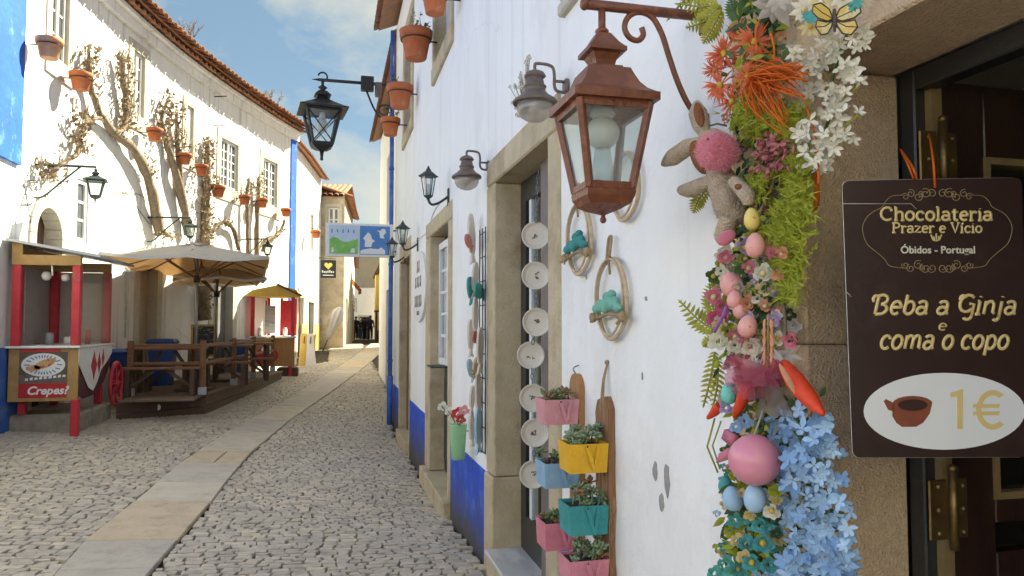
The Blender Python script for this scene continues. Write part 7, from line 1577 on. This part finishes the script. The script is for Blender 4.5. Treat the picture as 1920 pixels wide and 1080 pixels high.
# pink tulle
q = MB()
for k in range(22):
    c = G(1425+U(-24, 24), 700+U(-16, 18), U(.10, .15)); s = gs(c); a0 = U(0, 6.28); R_ = U(26, 60)*s; n_ = 9; M = look_M(c, facing(c, .7)); vs = [M @ Vector((0, 0, 0))]
    for j in range(n_+1): t = a0-.55+1.1*j/n_; vs.append(M @ Vector((math.cos(t)*R_, math.sin(t)*R_*.9, (.008 if j % 2 else -.008)+U(0, .012))))
    q.add(vs, [(0, 1+j, 2+j) for j in range(n_)], 0, True)
MT['tulle'] = glassmat('pink_tulle', (.95, .66, .74), .02, .5, .38, (.80, .30, .42)); q.build('tulle_bow', MT['tulle'], gar)
q = MB()
for k in range(5): a = G(1440+U(-10, 20), 720, .12); e = G(1425+k*14, 775+U(-8, 12), .11); q.add([a+Vector((0, -.01, 0)), a+Vector((0, .012, 0)), e+Vector((0, .018, 0)), e+Vector((0, -.014, 0))], [(0, 1, 2, 3)])
MT['tulle_grey'] = glassmat('grey_tulle', (.85, .8, .78), .02, .5, .4, (.5, .44, .42)); q.build('tulle_tail', MT['tulle_grey'], gar)
# eggs
def eggp(px, py, rx, ry, m, off=.12, rot=0.0, name='egg'): return E(px, py, rx, ry, off, MT[m], name, rot, 1.0, gar, .12)
for a in ((1410, 411, 15, 22, 'egg_yellow', .13, .1), (1416, 460, 18, 24, 'egg_pink', .14), (1372, 533, 22, 24, 'egg_pink', .12, .4), (1378, 562, 15, 18, 'egg_pink', .13), (1388, 580, 14, 18, 'egg_pink', .12), (1402, 612, 18, 22, 'egg_pink', .14, -.2), (1367, 738, 15, 20, 'egg_mint', .13), (1374, 935, 19, 23, 'egg_blue', .13, .2), (1415, 934, 20, 27, 'egg_blue', .14), (1360, 910, 13, 16, 'g_teal', .10)): eggp(*a)
pe = G(1415, 862, .15); pk = thing('pink_egg', 'large glossy pink egg in the lower part of the garland', 'egg', pe)
E(1415, 862, 48, 47, .15, MT['egg_ball'], 'shell', 0, 1.0, pk, .03)
q = MB(); q.tube([G(1415, 815, .14), G(1430, 770, .12)], .002, 5); q.build('string', MT['g_silver'], pk)
# pink bow beside it
q = MB(); c = G(1370, 840, .13); s = gs(c)
for pts in ([(1372, 840), (1352, 822), (1358, 805), (1378, 818)], [(1370, 838), (1348, 850), (1342, 868), (1362, 862)]):
    P = [G(a, b, .13+.01*(i % 2)) for i, (a, b) in enumerate(pts)]; q.add(P+[p+Vector((.012, .004, 0)) for p in P], [(0, 1, 2, 3), (7, 6, 5, 4), (0, 4, 5, 1), (1, 5, 6, 2), (2, 6, 7, 3), (3, 7, 4, 0)], 0, True)
q.build('pink_bow', MT['g_pink'], gar)
# roses and small flowers
def roses(px, py, rpx, m, cen=None, off=.12, n=14):
    p = G(px, py, off); q = MB(); rose(q, p, rpx*gs(p), facing(p, .35), 0, n)
    if cen: q.ball(p+facing(p, 0)*rpx*gs(p)*.15, rpx*gs(p)*.28, 8, 6, 1)
    q.build('flower', [MT[m], MT[cen or m]], gar)
for a in ((1360, 482, 18, 'g_pink'), (1430, 512, 24, 'g_white', 'g_cream'), (1450, 474, 17, 'g_pink'), (1458, 515, 15, 'g_peach'), (1352, 508, 15, 'g_white'), (1344, 596, 24, 'g_hotpink'), (1348, 640, 26, 'g_white'), (1378, 648, 20, 'g_white'), (1408, 650, 24, 'g_white'), (1388, 505, 14, 'g_green'), (1447, 958, 20, 'g_white', 'g_yellow'), (1405, 966, 14, 'g_cream', 'g_yellow'), (1430, 1018, 24, 'g_teal', 'g_yellow'), (1382, 1014, 18, 'g_cream'), (1395, 1045, 18, 'g_cream'), (1400, 1020, 22, 'g_teal'), (1378, 975, 18, 'g_teal'), (1425, 985, 20, 'g_teal'), (1360, 1060, 24, 'g_mint'), (1410, 1055, 22, 'g_teal', 'g_yellow'), (1440, 1060, 20, 'g_teal'), (1372, 1072, 20, 'g_mint'), (1392, 895, 12, 'g_cream'), (1362, 765, 16, 'g_lilac'), (1395, 790, 18, 'g_blue'), (1380, 800, 16, 'g_blue'), (1455, 1000, 14, 'g_dkgreen'), (1452, 920, 16, 'g_lime'), (1390, 925, 12, 'g_cream'), (1340, 1075, 18, 'g_mint'), (1395, 1085, 20, 'g_teal'), (1368, 995, 14, 'g_lime')): roses(*a)
rm_ = random.Random(8)
for k in range(92):
    y = rm_.uniform(455, 690); c_ = 1405+18*math.sin(y*.02); x = c_+rm_.uniform(-62, 74)
    roses(x, y, rm_.uniform(10, 22), rm_.choice(['g_white', 'g_white2', 'g_pink', 'g_peach', 'g_green', 'g_lilac', 'g_cream', 'g_lime', 'g_silver', 'g_pink']), rm_.choice([None, 'g_yellow', 'g_cream']), rm_.uniform(.06, .13), 12)
for k in range(60):
    y = rm_.uniform(890, 1085); x = 1405+rm_.uniform(-62, 52); roses(x, y, rm_.uniform(9, 17), rm_.choice(['g_teal', 'g_blue2', 'g_cream', 'g_mint', 'g_lime', 'g_blue', 'g_white']), rm_.choice([None, 'g_yellow']), rm_.uniform(.06, .11), 10)
for k in range(26):
    y = rm_.uniform(60, 440); x = 1410+rm_.uniform(-55, 60); roses(x, y, rm_.uniform(9, 15), rm_.choice(['g_coral', 'g_dusty', 'g_lime', 'g_pink', 'g_peach', 'g_silver']), None, rm_.uniform(.05, .09), 10)
for k in range(18):
    y = rm_.uniform(690, 890); x = 1400+rm_.uniform(-45, 45); roses(x, y, rm_.uniform(9, 15), rm_.choice(['g_lilac', 'g_pink', 'g_lime', 'g_blue2', 'g_mint', 'g_green']), None, rm_.uniform(.05, .09), 10)
for a, b in ((1410, 495), (1450, 560), (1420, 560), (1455, 590), (1440, 540), (1350, 540), (1415, 580)): roses(a, b, 14, random.choice(['g_dkgreen', 'g_green', 'g_white']), None, .10)
q = MB(); q.tube(smooth_path([G(1340, 622, .15), G(1352, 600, .16), G(1362, 575, .15)], 4), .004, 6); q.build('purple_ribbon', MT['g_purple'], gar)
# peach wheat ear
q = MB()
for k in range(16):
    y = 598+k*5.2
    for sg in (-1, 1): p = G(1440+sg*5, y, .14); leafball(q, p, (0, -sg*.7, -1), .013, .0048)
q.tube([G(1440, 590, .13), G(1440, 685, .13)], .002, 5); q.build('wheat_ear', MT['g_peach'], gar, kind='stuff')
for a, b in ((1475, 560), (1480, 590), (1470, 615), (1482, 635), (1465, 575), (1488, 610)): roses(a, b, U(13, 19), random.choice(['g_dkgreen', 'g_green', 'g_green', 'g_silver']), None, .06)
bigpetals(1480, 665, 26, 6, 'g_silver', None, .09, .4); bigpetals(1395, 655, 24, 7, 'g_silver', None, .09, .4)
# bent yellow straw
q = MB(); q.tube([G(1340, 785, .11), G(1326, 838, .11), G(1346, 886, .10)], .0026, 5); q.tube([G(1352, 790, .11), G(1336, 836, .11), G(1350, 880, .10)], .0022, 5); q.build('straw', MT['g_fern'], gar)
q = MB(); q.tube(smooth_path([G(a, b, .09) for a, b in ((1455, 330), (1442, 360), (1425, 400), (1400, 470), (1382, 500))], 4), .004, 6); q.tube(smooth_path([G(a, b, .08) for a, b in ((1468, 560), (1472, 610), (1470, 640))], 3), .004, 6); q.build('bare_twig', MT['bark'], gar)
# ------------------------------------------------------------------ brown hanging sign of the chocolate shop
SD = 1.42; fwv = Vector((sy, cy, 0)); rv = Vector((cy, -sy, 0)); uv = Vector((0, 0, 1)); nv = -fwv
def SPt(px, py, lift=0.0):
    d = ray(px, py); p = C0+d*(SD/d.dot(fwv)); return p+nv*lift
SO = SPt(1755, 860)
sg_ = thing('hanging_shop_sign', 'dark brown hanging shop sign offering ginja for one euro', 'sign', SO)
MT['sign_brown'] = mat('brown_sign_laminate', (.040, .020, .016), (.032, .016, .013), 5, .33, .06, 30, spec=.5, c3=(.055, .032, .026), sc3=7, w3=(.55, .75)); MT['gold'] = mat('gold_print', (.70, .55, .25), (.66, .51, .22), 10, .5); MT['gold_dull'] = mat('dull_gold_print', (.34, .25, .13), (.30, .22, .11), 10, .5); MT['cream_print'] = mat('cream_print', (.66, .62, .50), rough=.5); MT['worn_white'] = mat('worn_edge', (.55, .52, .48), (.42, .39, .36), 40, .8)
def rounded(pts, r, n=4):
    out = []; k = len(pts)
    for i in range(k):
        a, b, c = Vector(pts[i-1]), Vector(pts[i]), Vector(pts[(i+1) % k]); u = (a-b).normalized()*r; w = (c-b).normalized()*r
        for j in range(n+1): t = j/n; out.append(((1-t)**2)*(b+u)+2*t*(1-t)*b+t*t*(b+w))
    return [(p.x, p.y) for p in out]
def plate(name, poly, l0, l1, m, parent=sg_):
    n = len(poly); q = MB(); q.add([SPt(*p, l0) for p in poly]+[SPt(*p, l1) for p in poly], [tuple(range(n)), tuple(range(n, 2*n))[::-1]]+[(i, (i+1) % n, n+(i+1) % n, n+i) for i in range(n)]); return q.build(name, m, parent)
outl = rounded([(1579, 339), (1916, 333), (1928, 857), (1599, 858)], 15)
bdS = plate('board', outl, 0, -.006, MT['sign_brown'])
q = MB(); q.tube([SPt(a, b, -.001)+Vector((0, 0, 0)) for a, b in outl[14:22]+outl[:6]], .0009, 4); q.build('worn_edge', MT['worn_white'], bdS)
# stroke lettering: heavy letters built from strokes on a unit grid (x-height .5, capital .75)
def arc(cx, cy_, rx, ry, a0, a1, n=10): return [(cx+rx*math.cos(R(a0+(a1-a0)*i/n)), cy_+ry*math.sin(R(a0+(a1-a0)*i/n))) for i in range(n+1)]
GL = {
 'C': (.62, [arc(.32, .375, .28, .375, 50, 310), [(.50, .66), (.52, .52)]]), 'h': (.50, [[(.10, 0), (.10, .75)], [(.10, .36)]+arc(.26, .34, .14, .16, 150, 0, 6)+[(.40, 0)], [(.02, 0), (.18, 0)], [(.32, 0), (.48, 0)], [(.02, .75), (.10, .75)]]),
 'o': (.48, [arc(.24, .25, .18, .25, 0, 360, 16)]), 'c': (.44, [arc(.24, .25, .18, .25, 45, 315), [(.36, .44), (.37, .36)]]), 'l': (.24, [[(.12, 0), (.12, .75)], [(.02, 0), (.22, 0)], [(.03, .75), (.12, .75)]]),
 'a': (.48, [[(.08, .42)]+arc(.22, .36, .15, .14, 140, 0, 6)+[(.37, .06), (.44, 0)], arc(.21, .14, .15, .14, 20, 340, 12)]), 't': (.34, [[(.14, .66), (.14, .10)]+arc(.22, .09, .08, .09, 180, 320, 5), [(.02, .48), (.30, .48)]]),
 'e': (.46, [[(.08, .27), (.40, .27)]+arc(.24, .25, .17, .25, 5, 310, 14)]), 'r': (.38, [[(.10, 0), (.10, .50)], [(.10, .32)]+arc(.24, .34, .13, .15, 160, 30, 5), [(.02, 0), (.20, 0)], [(.03, .50), (.10, .50)]]),
 'i': (.24, [[(.12, 0), (.12, .50)], [(.03, 0), (.21, 0)], [(.04, .50), (.12, .50)], [(.12, .66), (.12, .69)]]), 'í': (.26, [[(.12, 0), (.12, .50)], [(.03, 0), (.21, 0)], [(.04, .50), (.12, .50)], [(.10, .62), (.20, .74)]]),
 'P': (.56, [[(.12, 0), (.12, .75)], [(.12, .75)]+arc(.28, .56, .20, .19, 90, -90, 8)+[(.12, .37)], [(.02, 0), (.24, 0)], [(.02, .75), (.12, .75)]]), 'z': (.44, [[(.06, .42), (.06, .48), (.38, .48), (.05, .02), (.39, .02), (.39, .10)]]),
 'V': (.62, [[(.10, .75), (.31, 0), (.52, .75)], [(.02, .75), (.20, .75)], [(.44, .75), (.60, .75)]]), ' ': (.26, []),
 'B': (.62, [[(.16, 0), (.16, .75)], arc(.30, .57, .20, .18, 150, -90, 9), arc(.30, .195, .24, .195, 90, -120, 9), [(.16, 0), (.30, 0)], arc(.08, .60, .10, .12, -10, 250, 8)]), 'b': (.48, [[(.10, .06), (.10, .75)], arc(.25, .25, .17, .25, 0, 360, 14)]),
 'G': (.64, [arc(.32, .42, .26, .33, 40, 320), [(.40, .40), (.56, .40), (.56, -.08)]+arc(.42, -.08, .14, .13, 0, -160, 6), arc(.12, .62, .09, .1, 0, 260, 8)]), 'n': (.52, [[(.10, 0), (.10, .50)], [(.10, .34)]+arc(.26, .34, .14, .16, 150, 0, 6)+[(.40, .08), (.48, .02)]]),
 'j': (.26, [[(.14, .50), (.14, -.12)]+arc(.04, -.12, .10, .12, 0, -150, 6), [(.14, .66), (.14, .69)]]), 'm': (.76, [[(.10, 0), (.10, .50)], [(.10, .34)]+arc(.24, .34, .12, .16, 150, 0, 6)+[(.36, 0)], [(.36, .34)]+arc(.50, .34, .12, .16, 150, 0, 6)+[(.62, .06), (.70, .02)]]), 'p': (.50, [[(.10, -.25), (.10, .50)], arc(.26, .25, .17, .25, 0, 360, 14)]),
}
def word(txt, x0, x1, base, capy, m, w, shear=0.0, name='lettering', lift=.0022):
    tot = sum(GL[c][0] for c in txt); kx = (x1-x0)/tot; ky = (base-capy)/.75; x = 0; q = MB()
    for c in txt:
        adv, strokes = GL[c]
        for s in strokes:
            P = [SPt(x0+(x+u)*kx+shear*v*ky, base-v*ky, lift) for u, v in s]
            q.tube(P, w*ky*SD/F*.5, 6)
        x += adv
    for i, v in enumerate(q.v):
        d = (v-SO).dot(nv); q.v[i] = v-nv*(d-.0006-.0016*max(-1, min(1, (d-lift)/(w*ky*SD/F*.5+1e-9))))
    return q.build(name, m, bdS)
word('Chocolateria', 1650, 1862, 413, 389, MT['gold'], .165); word('Prazer e Vício', 1672, 1842, 436, 418, MT['gold'], .155)
word('Beba a Ginja', 1632, 1905, 589, 553, MT['gold'], .135, .22); word('e', 1757, 1775, 619, 600, MT['gold'], .12, .15); word('coma o copo', 1647, 1890, 654, 617, MT['gold'], .135, .22)
TXM = lambda px, py, k: Matrix.Translation(SPt(px, py, .0016)) @ frame_M((0, 0, 0), rv, uv) @ Matrix.Scale(SD/F*k, 4)
put_text('lettering', 'Óbidos - Portugal', TXM(1758, 475, 1.0), 19.5, MT['cream_print'], bdS, extr=.4, off=.35)
# crown mark
q = MB()
for pts in ([(1745, 440), (1749, 450), (1755, 452), (1761, 450), (1765, 440)], [(1755, 438), (1755, 452)], [(1750, 443), (1752, 451)], [(1760, 443), (1758, 451)]): q.tube([SPt(a, b, .001) for a, b in pts], .0014, 5)
q.build('crown_mark', MT['gold'], bdS)
# thin ornamental frame with scrolls
half = [(1692, 366), (1671, 368), (1659, 379), (1654, 388), (1630, 402), (1618, 421), (1618, 438), (1626, 458), (1647, 476), (1659, 487), (1669, 499), (1698, 503)]
for mir in (0, 1):
    P = smooth_path([SPt((2*1757-a if mir else a), b, .0008) for a, b in half], 4); q = MB(); q.tube(P, .0007, 4); q.build('frame_line', MT['gold_dull'], bdS)
q = MB()
def scroll(cx, cyv, r, t0, turns, sgn):
    P = []
    for i in range(26): f = i/25; a = t0+sgn*turns*2*math.pi*f; rr = r*(1-.75*f); P.append(SPt(cx+rr*math.cos(a), cyv-rr*math.sin(a), .0009))
    q.tube(P, .0008, 4)
for cyv, fl in ((366, 1), (500, -1)):
    for sg in (-1, 1):
        for dx, r, t in ((10, 9, 0), (22, 10, 1), (36, 9, 2.2), (50, 8, 1.2), (60, 7, .4), (30, 6, 4)): scroll(1757+sg*dx, cyv-fl*(3 if dx % 4 else -3), r, t if sg > 0 else math.pi-t, 1.3, sg*fl)
q.build('scroll_ornament', MT['gold_dull'], bdS, kind='stuff')
# white oval with a clay cup and the price
ov = [(1770+151*math.cos(2*math.pi*i/48), 771+72*math.sin(2*math.pi*i/48)) for i in range(48)]
ova = plate('white_oval', ov, .0016, .0004, MT['print_white'], bdS)
MT['cup_clay'] = mat('clay_cup_print', (.26, .075, .04), (.19, .05, .028), 8, .5); MT['cup_dark'] = mat('dark_liqueur_print', (.05, .022, .018), rough=.4)
plate('printed_cup', [(1672, 757), (1672, 780), (1680, 793), (1690, 800), (1716, 800), (1730, 792), (1742, 775), (1747, 755)]+[(1710+37*math.cos(t), 756-14*math.sin(t)) for t in [i*math.pi/8 for i in range(1, 8)]], .0024, .0017, MT['cup_clay'], ova)
plate('printed_handle', [(1676, 756), (1660, 748), (1656, 752), (1664, 768), (1676, 772)], .0024, .0017, MT['cup_clay'], ova)
plate('printed_liqueur', [(1710+28*math.cos(2*math.pi*i/20), 759+11*math.sin(2*math.pi*i/20)) for i in range(20)], .0030, .0025, MT['cup_dark'], ova)
plate('price', [(1781, 736), (1804, 729), (1804, 804), (1793, 804), (1793, 743), (1781, 745)], .0026, .0017, MT['gold'], ova); eu = [(1860+31*math.cos(R(a)), 768-37*math.sin(R(a))) for a in range(48, 313, 12)]+[(1860+21*math.cos(R(a)), 768-27*math.sin(R(a))) for a in range(308, 47, -12)]
plate('price', eu, .0026, .0017, MT['gold'], ova)
for yb2 in (757, 771): plate('price_bar', [(1823, yb2), (1873, yb2), (1871, yb2+7), (1823, yb2+7)], .0031, .0020, MT['gold'], ova)
# scratches and the orange ties
q = MB(); q.tube([SPt(a, b, .0004) for a, b in ((1580, 382), (1640, 382), (1708, 382), (1718, 392))], .0007, 4); q.tube([SPt(1588, 548, .0004), SPt(1596, 556, .0004)], .0007, 4); q.build('scratch', MT['worn_white'], bdS)
hg = on_y(1742, 262, ly-.03)
q = MB(); q.tube(smooth_path([SPt(1752, 352, .002), SPt(1748, 300, .003), on_y(1742, 250, ly-.04)], 4), .0022, 5); q.tube(smooth_path([SPt(1718, 336, .002), SPt(1708, 312, .003), on_y(1688, 280, ly-.06)], 4), .0024, 5); q.tube(smooth_path([SPt(1712, 336, .002), SPt(1700, 308, .003), on_y(1690, 285, ly-.06)], 4), .0018, 5); q.build('orange_tie', MT['g_orange'], sg_)
